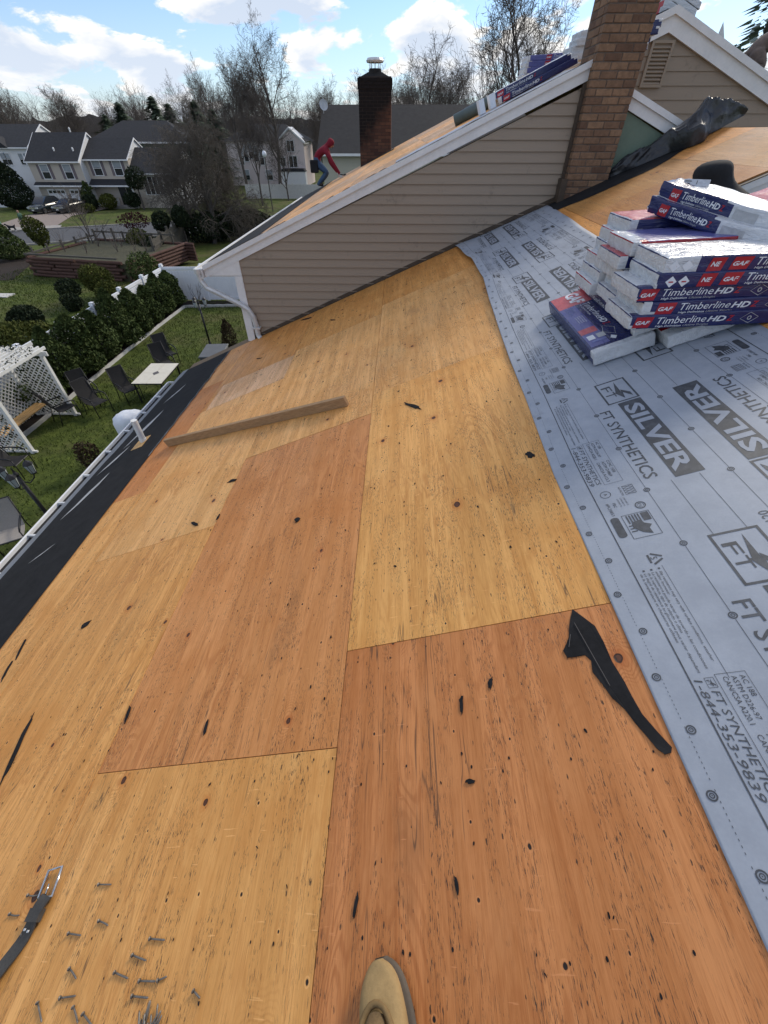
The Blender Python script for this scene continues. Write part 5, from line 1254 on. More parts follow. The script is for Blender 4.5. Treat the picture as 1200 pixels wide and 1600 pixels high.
# ------------------------------------------------------------------ plants
def leaf_cloud(mb, n, sampler, size, r, up=0.0, m=0):
    for i in range(n):
        p = Vector(sampler(r)); a = r.random()*6.283; t = r.uniform(-1, 1)
        d = Vector((cos(a)*sqrt(1-t*t), sin(a)*sqrt(1-t*t), t+up)).normalized(); e = d.orthogonal().normalized(); e = (e*cos(a*3)+d.cross(e)*sin(a*3)); s = size*r.uniform(.6, 1.4)
        mb.add([tuple(p-e*s*.45), tuple(p+d*s), tuple(p+e*s*.45), tuple(p-d*s*.35)], [(0, 1, 2, 3)], m)
def arbor_mesh(seed, H, R, n=3600, leaf=.075):
    r = random.Random(seed); mb = MB()
    lob = [(r.random()*6.28, r.uniform(.1, .85)*H, r.uniform(.15, .3)*R) for _ in range(26)]
    def rad(z, a):
        t = z/H; k = R*(min(1, (t+.05)*5))*(1-t**1.35)**.85+.03
        for la, lz, lr in lob: k += lr*exp(-((z-lz)/(.12*H))**2)*max(0, cos(a-la))**6
        return k
    def sm(q):
        z = H*q.random()**1.05; a = q.random()*6.283; k = rad(z, a)*(q.random()**.28); return (k*cos(a), k*sin(a), z)
    leaf_cloud(mb, n, sm, leaf, r, .9); return mb
def blob_mesh(seed, rx, ry, rz, zc, n, leaf, lump=.18):
    r = random.Random(seed); mb = MB(); L = [(Vector((r.gauss(0, 1), r.gauss(0, 1), r.gauss(0, 1))).normalized(), r.uniform(-lump, lump)) for _ in range(16)]
    def sm(q):
        v = Vector((q.gauss(0, 1), q.gauss(0, 1), q.gauss(0, 1))).normalized(); k = 1+sum(h*max(0, v.dot(d))**5 for d, h in L); k *= q.random()**.22
        return (v.x*rx*k, v.y*ry*k, zc+v.z*rz*k)
    leaf_cloud(mb, n, sm, leaf, r, .2)
    return mb
def plant(name, label, cat, loc, leafmb, leafmat_, stem_h=.3, stem_r=.04, group=None, part='foliage', sc_=1.0, rz=0.0, wood='bark'):
    t = empty(name, loc, rz); tag(t, label, cat, group)
    leafmb.build(part, leafmat_, t); mb = MB(); mb.tube([(0, 0, -.05), (.02, .01, stem_h*.5), (0, 0, stem_h)], [stem_r*1.2, stem_r, stem_r*.7], 7); mb.build('trunk' if cat == 'tree' else 'stem', wood, t); t.scale = (sc_,)*3; return t
AM = [arbor_mesh(60+i, 1.9, .60, 6000, .07).mesh('foliage', 'leaf_arbor') for i in range(3)]
stm = MB().tube([(0, 0, -.05), (0, 0, 1.5)], [.05, .02], 7).mesh('stem', 'bark')
ordn = ['first', 'second', 'third', 'fourth', 'fifth', 'sixth', 'seventh', 'eighth', 'ninth']
hr = random.Random(4)
for i in range(9):
    y = 22.6-i*1.33; t = empty('arborvitae', (-11.60+hr.uniform(-.08, .08), y, 0), hr.random()*6); k = 1.0+hr.uniform(-.08, .12); t.scale = (k, k, k*(1.0+hr.uniform(-.1, .1)))
    t.scale = (k, k, k*(.84+.26*hr.random()))
    tag(t, ordn[i]+' arborvitae along the white fence counted from its corner', 'shrub', 'arborvitae hedge by the white fence'); link('foliage', AM[i % 3], t); link('stem', stm, t)

# ------------------------------------------------------------------ white vinyl fence, edging
fx = -12.2; FY = [23.55, 21.4, 19.3, 17.15, 14.95, 12.8, 10.65, 8.5]; FH = 1.56
wf = empty('vinyl_fence', (fx, 23.55, 0)); tag(wf, 'white vinyl privacy fence with post caps behind the hedge', 'fence')
pm_ = MB().box(-.065, .065, -.065, .065, 0, FH+.06).mesh('post', 'white_vinyl'); capm = MB(); capm.box(-.085, .085, -.085, .085, FH+.061, FH+.10); capm.add([(-.06,-.06,FH+.101),(.06,-.06,FH+.101),(.06,.06,FH+.101),(-.06,.06,FH+.101),(-.08,-.08,FH+.16),(.08,-.08,FH+.16),(.08,.08,FH+.16),(-.08,.08,FH+.16),(0,0,FH+.19)], [(0,1,5,4),(1,2,6,5),(2,3,7,6),(3,0,4,7),(4,5,8),(5,6,8),(6,7,8),(7,4,8)]); capm = capm.mesh('cap', 'white_vinyl')
def fpanel(a, b):
    mb = MB(); a = Vector(a); b = Vector(b); mb.bar(a+Vector((0,0,.10)), b+Vector((0,0,.10)), .05, .14); mb.bar(a+Vector((0,0,FH-.03)), b+Vector((0,0,FH-.03)), .05, .13)
    d = (b-a); n = max(2, int(d.length/.15))
    for i in range(n): p = a+d*(i+.02)/n; q = a+d*(i+.98)/n; mb.bar(p+Vector((0, 0, FH/2)), q+Vector((0, 0, FH/2)), .022, FH-.24)
    mb.build('fence_panel', 'white_vinyl', wf)
pts_f = [(0, y-23.55) for y in FY]
for i, (x, y) in enumerate(pts_f):
    o = link('post', pm_, wf, Matrix.Translation((x, y, 0))); link('cap', capm, o)
    if i: fpanel((x, y+.06, 0), (x, pts_f[i-1][1]-.06, 0))
for i in range(1, 5):
    x = 2.02*i; o = link('post', pm_, wf, Matrix.Translation((x, .10*i, 0))); link('cap', capm, o); fpanel((x-2.02+.06, .1*i-.1, 0), (x-.06, .1*i, 0))
mb = MB(); ep = [(-3, 22.75), (-8.6, 22.62), (-11.05, 22.4), (-11.13, 19.5), (-11.18, 16.7), (-11.12, 12.3), (-11.1, 5)]
for i in range(60):
    a = interp2(ep, i/60); b = interp2(ep, (i+1)/60); mb.bar((a[0], a[1], .045+.01*sin(i*3)), (b[0], b[1], .045+.01*sin(i*3+3)), .07, .12)
tag(mb.build('garden_edging', 'stone_edge'), 'pale stone edging between lawn and hedge bed', 'edging')
# bare twiggy shrub against the fence
def twigs(seed, H, n):
    r = random.Random(seed); mb = MB()
    for i in range(n):
        a = r.random()*6.28; d = Vector((cos(a)*.35, sin(a)*.35, 1)).normalized(); p = Vector((0, 0, 0)); pts = [p]
        for k in range(4): d = (d+Vector((r.gauss(0, .15), r.gauss(0, .15), .1))).normalized(); p = p+d*H/4; pts.append(p)
        mb.tube(pts, [.012, .010, .008, .006, .003], 4, cap=False)
        for k in range(3): q = pts[1+k]; e = (d+Vector((r.gauss(0, .6), r.gauss(0, .6), .2))).normalized(); mb.tube([q, q+e*H*.3], [.006, .003], 3, cap=False)
    return mb
o = twigs(8, .95, 6).build('bare_shrub', 'twig', None, Matrix.Translation((-10.6, 23.2, 0))); tag(o, 'small leafless shrub in front of the white fence', 'shrub')

# ------------------------------------------------------------------ patio furniture
def chair_proto(seatmat, framemat):
    t = empty('patio_chair')
    mb = MB(); n = 8
    for i in range(n+1):
        v = i/n; z = .42+.62*v; y = .22+.20*v+.03*sin(v*pi)
        for x in (-.23, .23): mb.v.append((x, y, z)); mb.v.append((x, y+.012, z))
    for i in range(n): a = i*4; mb.f += [(a, a+2, a+6, a+4), (a+1, a+5, a+7, a+3), (a, a+4, a+5, a+1), (a+2, a+3, a+7, a+6)]
    mb.f += [(0, 1, 3, 2), (n*4, n*4+2, n*4+3, n*4+1)]; mb.m = [0]*len(mb.f); mb.build('backrest', seatmat, t)
    mb = MB()
    for i in range(7):
        v = i/6; y = -.26+.48*v; z = .44-.035*sin(v*pi*.8)
        for x in (-.23, .23): mb.v.append((x, y, z)); mb.v.append((x, y, z-.012))
    for i in range(6): a = i*4; mb.f += [(a, a+4, a+6, a+2), (a+1, a+3, a+7, a+5), (a, a+1, a+5, a+4), (a+2, a+6, a+7, a+3)]
    mb.f += [(0, 2, 3, 1), (24, 25, 27, 26)]; mb.m = [0]*len(mb.f); mb.build('seat', seatmat, t)
    for s in (-1, 1):
        x = s*.26
        MB().tube([(x, -.27, 0), (x, -.29, .35), (x, -.27, .60)], .014, 6).build('leg', framemat, t, None, True)
        MB().tube([(x, .36, 0), (x, .26, .35), (x, .24, .45), (x*.93, .44, 1.05)], .014, 6).build('leg', framemat, t, None, True)
        MB().tube([(x, .33, .64), (x*1.04, .1, .66), (x*1.04, -.2, .645), (x, -.29, .60)], [.016, .02, .02, .014], 6).build('armrest', framemat, t, None, True)
    MB().tube([(-.26, -.27, .42), (.26, -.27, .42)], .012, 6).build('front_rail', framemat, t)
    MB().tube([(-.24, .44, 1.05), (.24, .44, 1.05)], .013, 6).build('top_rail', framemat, t)
    return t
dk = chair_proto('mesh_dark', 'black_metal'); lt = chair_proto('mesh_beige', 'black_metal')
# chair front is local -Y; rz turns it
cl = [(-8.95, 12.45, -2.2+pi, 'dark patio chair close to the tiled table corner', 1), (-9.55, 11.55, -2.0+pi, 'dark patio chair nearest the roof in the left cluster', 1), (-10.15, 12.15, -2.25+pi, 'dark patio chair at the stone edging in the left cluster', 1), (-10.35, 11.15, 2.6+pi*0, 'dark patio chair next to the lattice arbor, seen from behind', 1),
      (-8.55, 14.5, -2.3+pi, 'dark patio chair behind the tiled table, nearer one', 1), (-8.85, 15.4, -2.3+pi, 'dark patio chair behind the tiled table, farther one', 1), (-8.15, 5.75, .55, 'beige sling patio chair alone by the gutter', 0), (-10.0, 8.35, 1.6, 'dark patio chair beside the lattice arbor under the lamp', 1)]
cnt = {0: 0, 1: 0}
for x, y, a, lab, k in cl:
    o = (dk if k else lt)
    if cnt[k]: o = copy_tree(o)
    cnt[k] += 1; o.location = (x, y, 0); o.rotation_euler = (0, 0, a); tag(o, lab, 'chair', 'patio chairs on the lawn')
tb = empty('patio_table', (-8.12, 13.0, 0), radians(2)); tag(tb, 'cream tiled patio table with dark diamond centre', 'table')
mb = MB().box(-.50, .50, -.80, .80, .69, .715); mb.build('frame', 'black_metal', tb)
for sx2 in (-1, 1):
    for sy2 in (-1, 1):
        P = [(sx2*.006, sy2*.16), (sx2*.11, sy2*.006), (sx2*.485, sy2*.006), (sx2*.485, sy2*.785), (sx2*.006, sy2*.785)]
        MB().prism(P, .716, .726, axis='z').build('tile', 'tile_cream', tb)
        MB().bar((sx2*.44, sy2*.72, 0), (sx2*.44, sy2*.72, .69), .04, .04).build('leg', 'black_metal', tb)
MB().prism([(.10, 0), (0, .15), (-.10, 0), (0, -.15)], .716, .727, axis='z').build('centre_tile', 'slate', tb)
# lamp posts
def lamp(loc, H, lab, heads, rz=0):
    t = empty('lamp_post', loc, rz); tag(t, lab, 'lamp')
    mb = MB(); mb.tube([(0, 0, 0), (0, 0, H)], .036, 10); mb.lathe([(.10, 0), (.10, .03), (.05, .10), (.045, .3), (.03, .32)], 12); mb.build('pole', 'black_metal', t, None, True)
    for i in range(heads):
        a = 2*pi*i/heads; c, s = cos(a), sin(a); x, y = .24*c, .24*s
        MB().tube([(0, 0, H-.12), (.10*c, .10*s, H-.22), (.2*c, .2*s, H-.16), (x, y, H-.06)], .012, 6).build('arm', 'black_metal', t, None, True)
        g = MB().lathe([(.045, H-.06), (.075, H+.10), (.07, H+.12)], 6, 0, Matrix.Translation((x, y, 0))).build('lantern', 'glass_lamp', t)
        mb = MB(); mb.lathe([(.09, H+.121), (.06, H+.17), (.012, H+.21), (.008, H+.25)], 6, 0, Matrix.Translation((x, y, 0))); mb.lathe([(.05, H-.08), (.055, H-.061)], 6, 0, Matrix.Translation((x, y, 0)))
        for k in range(6): b = pi/3*k; mb.bar((x+.046*cos(b), y+.046*sin(b), H-.06), (x+.077*cos(b), y+.077*sin(b), H+.12), .007, .007)
        mb.build('lantern_frame', 'black_metal', g)
    MB().lathe([(.03, H), (.05, H+.04), (.02, H+.10), (.006, H+.2)], 10).build('finial', 'black_metal', t)
lamp((-7.8, 17.0, 0), 1.75, 'black multi lantern lamp post in front of the white fence', 3, .4)
lamp((-6.85, 5.62, 0), 2.12, 'black multi lantern lamp post by the gutter at the left edge', 3, 1.0)
plant('dwarf_spruce', 'small conical evergreen in a dark pot by the house corner', 'shrub', (-7.05, 17.2, 0), arbor_mesh(5, 1.1, .26, 1800, .05), 'leaf_brown', .3, .03)
bx = empty('deck_box', (-7.0, 15.4, 0), .1); tag(bx, 'grey storage box on the lawn at the gutter end', 'storage box')
me = MB().box(-.40, .40, -.62, .62, 0, .50).mesh('body', 'plastic_grey'); bevel(me, .02); link('body', me, bx); me = MB().box(-.43, .43, -.65, .65, .505, .57).mesh('lid', 'plastic_grey'); bevel(me, .02); link('lid', me, bx)
# covered grill
gl = empty('covered_grill', (-7.35, 9.75, 0), .5); tag(gl, 'white fabric covered grill by the vent pipe', 'grill')
mb = MB(); n = 28
for i, (z, r) in enumerate(((0.05, .48), (.3, .46), (.6, .45), (.85, .45), (.98, .40), (1.06, .28), (1.09, .1))):
    for j in range(n): a = 2*pi*j/n; k = r*(1+.05*sin(a*7+i)*(1-i/8)); mb.v.append((k*cos(a)*.95, k*sin(a)*.7, z+.012*sin(a*5+i)))
for i in range(6):
    for j in range(n): mb.f.append((i*n+j, i*n+(j+1) % n, (i+1)*n+(j+1) % n, (i+1)*n+j)); mb.m.append(0)
mb.f.append(tuple(6*n+j for j in range(n))); mb.m.append(0); mb.build('cover', 'white_cover', gl, None, True)
MB().box(-.3, .3, -.22, .22, 0, .06).build('cart_base', 'black_metal', gl)
bn = empty('garden_bin', (-7.55, 10.75, 0), .3); tag(bn, 'low dark bench behind the covered grill', 'bench'); MB().box(-.35, .35, -.25, .25, .40, .45).build('seat', 'plastic_grey', bn)
for a in (-.3, .3):
    for b in (-.2, .2): MB().bar((a, b, 0), (a, b, .4), .04, .04).build('leg', 'black_metal', bn)
plant('brown_shrub', 'little brown shrub on the lawn left of the gutter', 'shrub', (-8.1, 8.6, 0), blob_mesh(14, .28, .28, .42, .45, 900, .05), 'leaf_brown', .4, .02)

# ------------------------------------------------------------------ white lattice arbor with vines
ar = empty('garden_arbor', (-10.9, 10.35, 0)); tag(ar, 'white lattice garden arbor with vines and a wooden bench', 'arbor')
AH = 1.95
for x in (-.62, .60):
    for y in (-1.05, 1.05): MB().box(x-.045, x+.045, y-.045, y+.045, 0, AH).build('post', 'white_paint', ar)
def lattice(y, x0, x1, z0, z1, axis='y'):
    mb = MB(); st = .15; w = .034; t = .006
    W2, H2 = x1-x0, z1-z0
    for sg, dy in ((1, -.007), (-1, .007)):
        c = -H2
        while c < W2+H2:
            # line x = c + (z) * sg
            pts2 = []
            for z in (0, H2):
                pts2.append((c+(z if sg > 0 else H2-z), z))
            (xa, za), (xb, zb) = pts2
            if xa > xb: xa, za, xb, zb = xb, zb, xa, za
            if xb > 0 and xa < W2:
                if xa < 0: za += (zb-za)*(0-xa)/(xb-xa); xa = 0
                if xb > W2: zb = za+(zb-za)*(W2-xa)/(xb-xa); xb = W2
                p, q = (x0+xa, z0+za), (x0+xb, z0+zb)
                if hypot(q[0]-p[0], q[1]-p[1]) > .03:
                    if axis == 'y': mb.bar((p[0], y+dy, p[1]), (q[0], y+dy, q[1]), t, w)
                    else: mb.bar((y+dy, p[0], p[1]), (y+dy, q[0], q[1]), t, w)
            c += st
    return mb
for y in (-1.05, 1.05): o = lattice(y, -.575, .555, .06, AH-.1).build('lattice_panel', 'white_paint', ar); o['kind'] = 'stuff'
o = lattice(-.62, -1.0, 1.0, .1, AH-.1, 'x').build('lattice_panel', 'white_paint', ar); o['kind'] = 'stuff'
for y in (-1.05, 1.05): MB().bar((-.85, y, AH+.05), (.80, y, AH+.05), .045, .12).build('beam', 'white_paint', ar); MB().bar((-.62, y, .05), (.75, y, .05), .05, .05).build('sill', 'white_paint', ar)
for i in range(9): MB().bar((-.75+i*.175, -1.25, AH+.15), (-.75+i*.175, 1.25, AH+.15), .04, .08).build('rafter', 'white_paint', ar)
for i in range(3): MB().bar((-.1-.13*i, -.95, .46), (-.1-.13*i, .95, .46), .115, .03).build('bench_board', 'new_lumber', ar)
mb = MB(); vr = random.Random(6)
leaf_cloud(mb, 900, lambda q: (q.uniform(-.45, .5), q.choice((-1.09, 1.09))+q.gauss(0, .05), AH*abs(q.gauss(.55, .28))), .05, vr)
leaf_cloud(mb, 300, lambda q: (q.uniform(-.7, .7), q.uniform(-1.2, 1.2), AH+.2+abs(q.gauss(0, .05))), .05, vr)
vi = mb.build('vine', 'leaf_dark', ar); o = mb = MB(); leaf_cloud(mb, 40, lambda q: (q.uniform(-.6, .6), q.uniform(-1.15, -.9), q.uniform(1.2, 2.1)), .05, vr); mb.build('blossom', 'leaf_red', vi)

# ------------------------------------------------------------------ neighbour's garden
def gp(x, y): return (x, y, gz(y))
rb = empty('raised_bed', gp(-20.2, 28.4), radians(-11)); tag(rb, 'timber log raised garden bed with brown stacked sides', 'raised bed')
lgm = [MB().tube([(-.82, 0, 0), (.82, 0, 0)], .095, 8).mesh('log', 'log_red'), MB().tube([(-.78, 0, 0), (.78, 0, 0)], .09, 8).mesh('log', 'log_red')]
lr = random.Random(12)
for c in range(6):
    for i in range(4):
        link('log', lgm[(i+c) % 2], rb, Matrix.Translation((-2.6+1.66*i+(.35 if c % 2 else 0)+lr.uniform(-.06, .06), lr.uniform(-.03, .03), .10+c*.185)) @ Matrix.Rotation(lr.uniform(-.02, .02), 4, 'Y'))
    for i in range(3):
        link('log', lgm[i % 2], rb, Matrix.Translation((-3.4+lr.uniform(-.03, .03), .9+1.66*i, .10+c*.185)) @ Matrix.Rotation(pi/2, 4, 'Z'))
MB().box(-3.4, 3.9, .1, 6.0, 0, .98).build('soil', 'soil_grass', rb)
for c in range(6):
    for i in range(4): link('log', lgm[i % 2], rb, Matrix.Translation((3.95+lr.uniform(-.03, .03), .75+1.62*i, .10+c*.185)) @ Matrix.Rotation(pi/2, 4, 'Z'))
    for i in range(5): link('log', lgm[i % 2], rb, Matrix.Translation((-2.6+1.6*i, 6.1, .10+c*.185)))
for i in range(9): MB().box(-3.3+.8*i-.05, -3.3+.8*i+.05, 6.0, 6.1, .95, 1.7+.1*sin(i*4)).build('picket', 'log_grey', rb)
for a, b in (((-3.4, 0, 1.2), (-3.4, 6, 1.3)), ((-3.4, 0, 1.25), (3.3, 0, 1.25)), ((-3.4, 6.05, 1.55), (3.3, 6.05, 1.55))): MB().bar(a, b, .09, .09).build('rail', 'log_grey', rb)
for i in range(5): MB().box(-3.45, -3.35, .6+1.2*i, .7+1.2*i, .9, 1.5).build('picket', 'log_grey', rb)
for i in range(7):
    t = twigs(20+i, 1.3, 7).build('bare_stems', 'twig', rb, Matrix.Translation((-2.5+.85*i, 1.2+lr.uniform(0, 3.5), .95)))
sh = [('egg_topiary', 'egg shaped clipped topiary on a stem beyond the raised bed', -28.4, 37.4, blob_mesh(31, .75, .75, 1.0, 1.35, 2600, .10), 'leaf_yellow'),
      ('cone_topiary', 'broad cone topiary left of the egg shaped one', -28.9, 34.6, arbor_mesh(32, 2.3, 1.05, 3600, .11), 'leaf_arbor'),
      ('round_shrub', 'dark rounded shrub at the left picture edge', -29.9, 33.0, blob_mesh(33, 1.0, 1.0, .9, .9, 2600, .11), 'leaf_dark'),
      ('globe_shrub', 'bright yellow green globe shrub behind the fence', -16.4, 24.3, blob_mesh(34, .80, .80, .68, .95, 3200, .075), 'leaf_yellow'),
      ('lower_globe_shrub', 'green globe shrub just under the brightest globe', -15.5, 23.4, blob_mesh(35, .62, .62, .5, .55, 2200, .07), 'leaf_yellow'),
      ('dark_globe_shrub', 'upper dark green globe shrub left of the bright globe', -16.9, 22.6, blob_mesh(36, .58, .58, .42, .85, 2000, .07), 'leaf_dark'),
      ('dark_low_shrub', 'lower dark green globe shrub left of the bright globe', -16.4, 21.7, blob_mesh(37, .5, .5, .38, .40, 1800, .07), 'leaf_dark'),
      ('mound_shrub', 'dark mounded shrub on the neighbour lawn near the left edge', -16.0, 18.0, blob_mesh(38, .75, .75, .5, .85, 2600, .08), 'leaf_dark'),
      ('spreading_shrub', 'olive spreading shrub against the left end of the white fence', -14.9, 16.2, blob_mesh(39, 1.25, 1.1, .6, .65, 3600, .09), 'leaf_yellow'),
      ('edge_shrub', 'olive spreading shrub at the picture edge beyond the arbor', -16.6, 15.0, blob_mesh(40, 1.2, 1.1, .8, .9, 3200, .09), 'leaf_yellow'),
      ('pompom_shrub', 'yellow green rounded shrub right of the raised bed', -18.9, 34.6, blob_mesh(41, .95, .95, .8, 1.15, 2600, .10), 'leaf_yellow'),
      ('dark_pompom', 'dark rounded shrub in front of the wooden fence', -17.6, 33.6, blob_mesh(42, .9, .9, .75, .85, 2400, .10), 'leaf_dark'),
      ('cloud_shrub', 'dark cloud pruned shrub on the far side of the wooden fence', -18.9, 38.8, blob_mesh(43, .75, .75, .7, 1.9, 2200, .10), 'leaf_dark'),
      ('twin_cloud_shrub', 'second cloud pruned shrub by the wooden fence, slightly taller', -17.6, 39.6, blob_mesh(44, .75, .75, .75, 2.2, 2200, .10), 'leaf_dark'),
      ('grey_green_shrub', 'dull green shrub right behind the fence corner', -14.6, 26.2, blob_mesh(45, .95, .95, .9, .95, 2600, .09), 'leaf_arbor'),
      ('red_maple', 'dark red leaved dwarf maple by the road', -22.4, 41.3, blob_mesh(46, 1.35, 1.1, .6, 1.7, 900, .10), 'leaf_red')]
for nm, lab, x, y, m_, lm_ in sh: plant(nm, lab, 'shrub', gp(x, y), m_, lm_, 1.2 if nm in ('red_maple', 'cloud_shrub', 'twin_cloud_shrub') else .7, .06)
wdf = empty('wooden_fence', gp(-16.4, 31.5)); tag(wdf, 'weathered grey wooden fence running towards the road', 'fence')
fe0, fe1 = Vector((0, 0, 0)), Vector((-2.6, 12, -.32))
for i in range(6): p = fe0+(fe1-fe0)*i/5; MB().box(p.x-.07, p.x+.07, p.y-.07, p.y+.07, p.z, p.z+1.9).build('post', 'log_grey', wdf)
fd = (fe1-fe0).normalized()
pkm = MB().box(-.065, .065, -.012, .012, 0, 1.65).mesh('board', 'log_grey'); ang = math.atan2(fd.y, fd.x)
for i in range(78): p = fe0+(fe1-fe0)*(i+.5)/78; link('board', pkm, wdf, Matrix.Translation((p.x+.06, p.y, p.z+.05+.03*sin(i*7))) @ Matrix.Rotation(ang, 4, 'Z'))
for z in (.5, 1.35): MB().bar(fe0+Vector((.11, 0, z)), fe1+Vector((.11, 0, z)), .04, .09).build('rail', 'log_grey', wdf)
mb = MB(); mb.v = [gp(-32, 26)[:2]+(gz(26)+.015,), (-24.3, 28, gz(28)+.015), (-26.3, 32.6, gz(32.6)+.015), (-27.4, 36.6, gz(36.6)+.015), (-33, 36, gz(36)+.015)]; mb.f = [(0,1,2,3,4)]; mb.m = [0]; struct(mb.build('mulch_bed', 'mulch'))
mb = MB().box(-.5, .5, -.35, .35, 0, .05); tag(mb.build('stepping_stone', 'stone_edge', None, Matrix.Translation(gp(-22.2, 24.3))), 'flat pale stone on the neighbour lawn at the left edge', 'stone')
# ------------------------------------------------------------------ houses across the street
def window(root, x, z, w, h, y=0.0, pane='glass_dark', bars=1, vbars=0, shut=None, frame='white_trim', fr_=.09):
    mb = MB()
    for a in ((x-w/2-fr_, x-w/2, z, z+h), (x+w/2, x+w/2+fr_, z, z+h), (x-w/2-fr_, x+w/2+fr_, z+h, z+h+fr_), (x-w/2-fr_*1.3, x+w/2+fr_*1.3, z-fr_, z)): mb.box(a[0], a[1], y-.07, y-.004, a[2], a[3])
    for i in range(bars): q = z+h*(i+1)/(bars+1); mb.box(x-w/2, x+w/2, y-.055, y-.012, q-.03, q+.03)
    for i in range(vbars): q = x-w/2+w*(i+1)/(vbars+1); mb.box(q-.04, q+.04, y-.06, y-.011, z, z+h)
    o = mb.build('window', frame, root); MB().box(x-w/2, x+w/2, y-.02, y-.010, z, z+h).build('pane', pane, o)
    if pane == 'glass_dark' and bars: MB().box(x-w/2+.02, x+w/2-.02, y-.024, y-.0205, z+h*.55, z+h-.02).build('blind', 'glass_blind', o)
    if shut:
        for s in (-1, 1): MB().box(x+s*(w/2+fr_+.20)-.18, x+s*(w/2+fr_+.20)+.18, y-.05, y-.004, z-.05, z+h+.05).build('shutter', shut, root)
def gable_roof(root, x0, x1, y0, y1, ze, zr, ov=.35, t=.16, mat='dark_shingle', gable_mat='siding_white', rake_mat='white_trim', edge_mat=None):
    ym = (y0+y1)/2; k = (zr-ze)/(ym-y0); mb = MB(); yo, yb = y0-ov, y1+ov; zo = ze-k*ov
    poly_ = [(yo, zo), (ym, zr), (yb, zo), (yb, zo+t), (ym, zr+t), (yo, zo+t)]
    mb.prism(poly_, x0-.15, x1+.15, axis='x'); r = mb.build('roof', mat, root)
    for x in (x0-.155, x1+.151): MB().prism([(yo, zo-.02), (ym, zr-.02), (yb, zo-.02), (yb, zo+t+.01), (ym, zr+t+.01), (yo, zo+t+.01)], x-.03, x+.03, axis='x').build('rake_board', edge_mat or rake_mat, r)
    MB().box(x0-.2, x1+.2, yo-.10, yo-.003, zo-.02, zo+.13).build('gutter', rake_mat, r)
    MB().prism([(y0, ze-.01), (y1, ze-.01), (ym, zr-.01)], x0+.001, x0+.08, axis='x').build('gable', gable_mat, root); MB().prism([(y0, ze-.01), (y1, ze-.01), (ym, zr-.01)], x1-.08, x1-.001, axis='x').build('gable', gable_mat, root)
    return r
g0 = gz(70)
hs = empty('split_level_house', (-50.1, 70.5, g0)); tag(hs, 'beige split level house across the street with double garage', 'house')
MB().box(0, 7.1, 0, 8, 0, 5.15).build('wall', 'siding_beige', hs)
gable_roof(hs, 0, 7.1, 0, 8, 5.15, 7.75); MB().box(7.101, 7.14, .01, 7.99, 0, 5.14).build('side_wall', 'siding_white', hs)
for x in (2.0, 5.15): window(hs, x, 3.25, 1.0, 1.45, 0, 'glass_dark', 1, 0, 'shutter')
MB().prism([(-.75, 2.55), (0, 2.9), (0, 2.65), (-.72, 2.45)], -.1, 7.15, axis='x').build('pent_roof', 'dark_shingle', hs); MB().box(-.15, 7.2, -.82, -.72, 2.42, 2.58).build('gutter', 'white_trim', hs)
for x in (1.05, 4.15):
    d = MB().box(x, x+2.6, -.06, -.005, 0, 2.15).build('garage_door', 'white_trim', hs)
    for i in range(4): MB().box(x+.1, x+2.5, -.075, -.061, .1+i*.5-.02, .1+i*.5+.02).build('panel_rail', 'stone_edge', d)
    for i in range(4): MB().box(x+.2+i*.58, x+.65+i*.58, -.08, -.061, 1.68, 1.98).build('pane', 'glass_dark', d)
ox = 7.15; oy = 1.2
MB().box(ox, ox+6.0, oy, 8, 0, 5.3).build('wall', 'siding_beige', hs); gable_roof(hs, ox, ox+6.0, oy, 8, 5.3, 7.2)
for x in (ox+1.5, ox+4.35): window(hs, x, 3.55, 1.05, 1.5, oy, 'glass_dark', 1, 0, 'shutter')
MB().prism([(oy-1.1, 2.55), (oy, 3.15), (oy, 2.85), (oy-1.05, 2.42)], ox, ox+6.0, axis='x').build('porch_roof', 'dark_shingle', hs); MB().box(ox, ox+6.05, oy-1.18, oy-1.08, 2.38, 2.54).build('gutter', 'white_trim', hs)
MB().box(ox+5.8, ox+5.95, oy-1.0, oy-.85, 0, 2.4).build('porch_post', 'white_trim', hs)
dr = MB().box(ox+3.4, ox+4.4, oy-.05, oy-.005, .3, 2.35).build('door', 'black_metal', hs); MB().box(ox+4.5, ox+5.4, oy-.04, oy-.006, .6, 2.3).build('pane', 'glass_dark', dr); MB().ell((ox+4.3, oy-.08, 1.3), (.04, .04, .04), 6, 4).build('handle', 'chrome', dr)
MB().box(ox+2.6, ox+5.6, oy-1.6, oy-.01, 0, .28).build('steps', 'concrete', hs); MB().box(ox+2.9, ox+3.0, oy-1.4, oy-.1, .3, 1.15).build('railing', 'white_trim', hs)
MB().box(ox+1.35, ox+2.1, oy-.04, oy-.006, 1.35, 1.5).build('house_plaque', 'log_red', hs)
qx = ox+6.0
MB().box(qx+.01, qx+6.6, .6, 8, 0, 3.9).build('wall', 'siding_beige', hs); gable_roof(hs, qx+.01, qx+6.6, .6, 8, 3.9, 6.2)
window(hs, qx+2.9, 1.55, 2.6, 1.9, .6, 'glass_dark', 0, 3); MB().box(qx+6.601, qx+6.64, .61, 7.99, 0, 3.9).build('side_wall', 'siding_white', hs); MB().box(qx+4.55, qx+4.95, .55, .594, 1.5, 3.5).build('shutter', 'shutter', hs)
for x, y, z in ((3.6, 1.2, 5.95), (6.2, 1.2, 5.95), (5.0, 4.2, 7.9)): MB().lathe([(.10, z), (.10, z+.35), (.14, z+.36), (.04, z+.5)], 8, 0, Matrix.Translation((x, y, 0))).build('roof_vent', 'white_paint', hs)
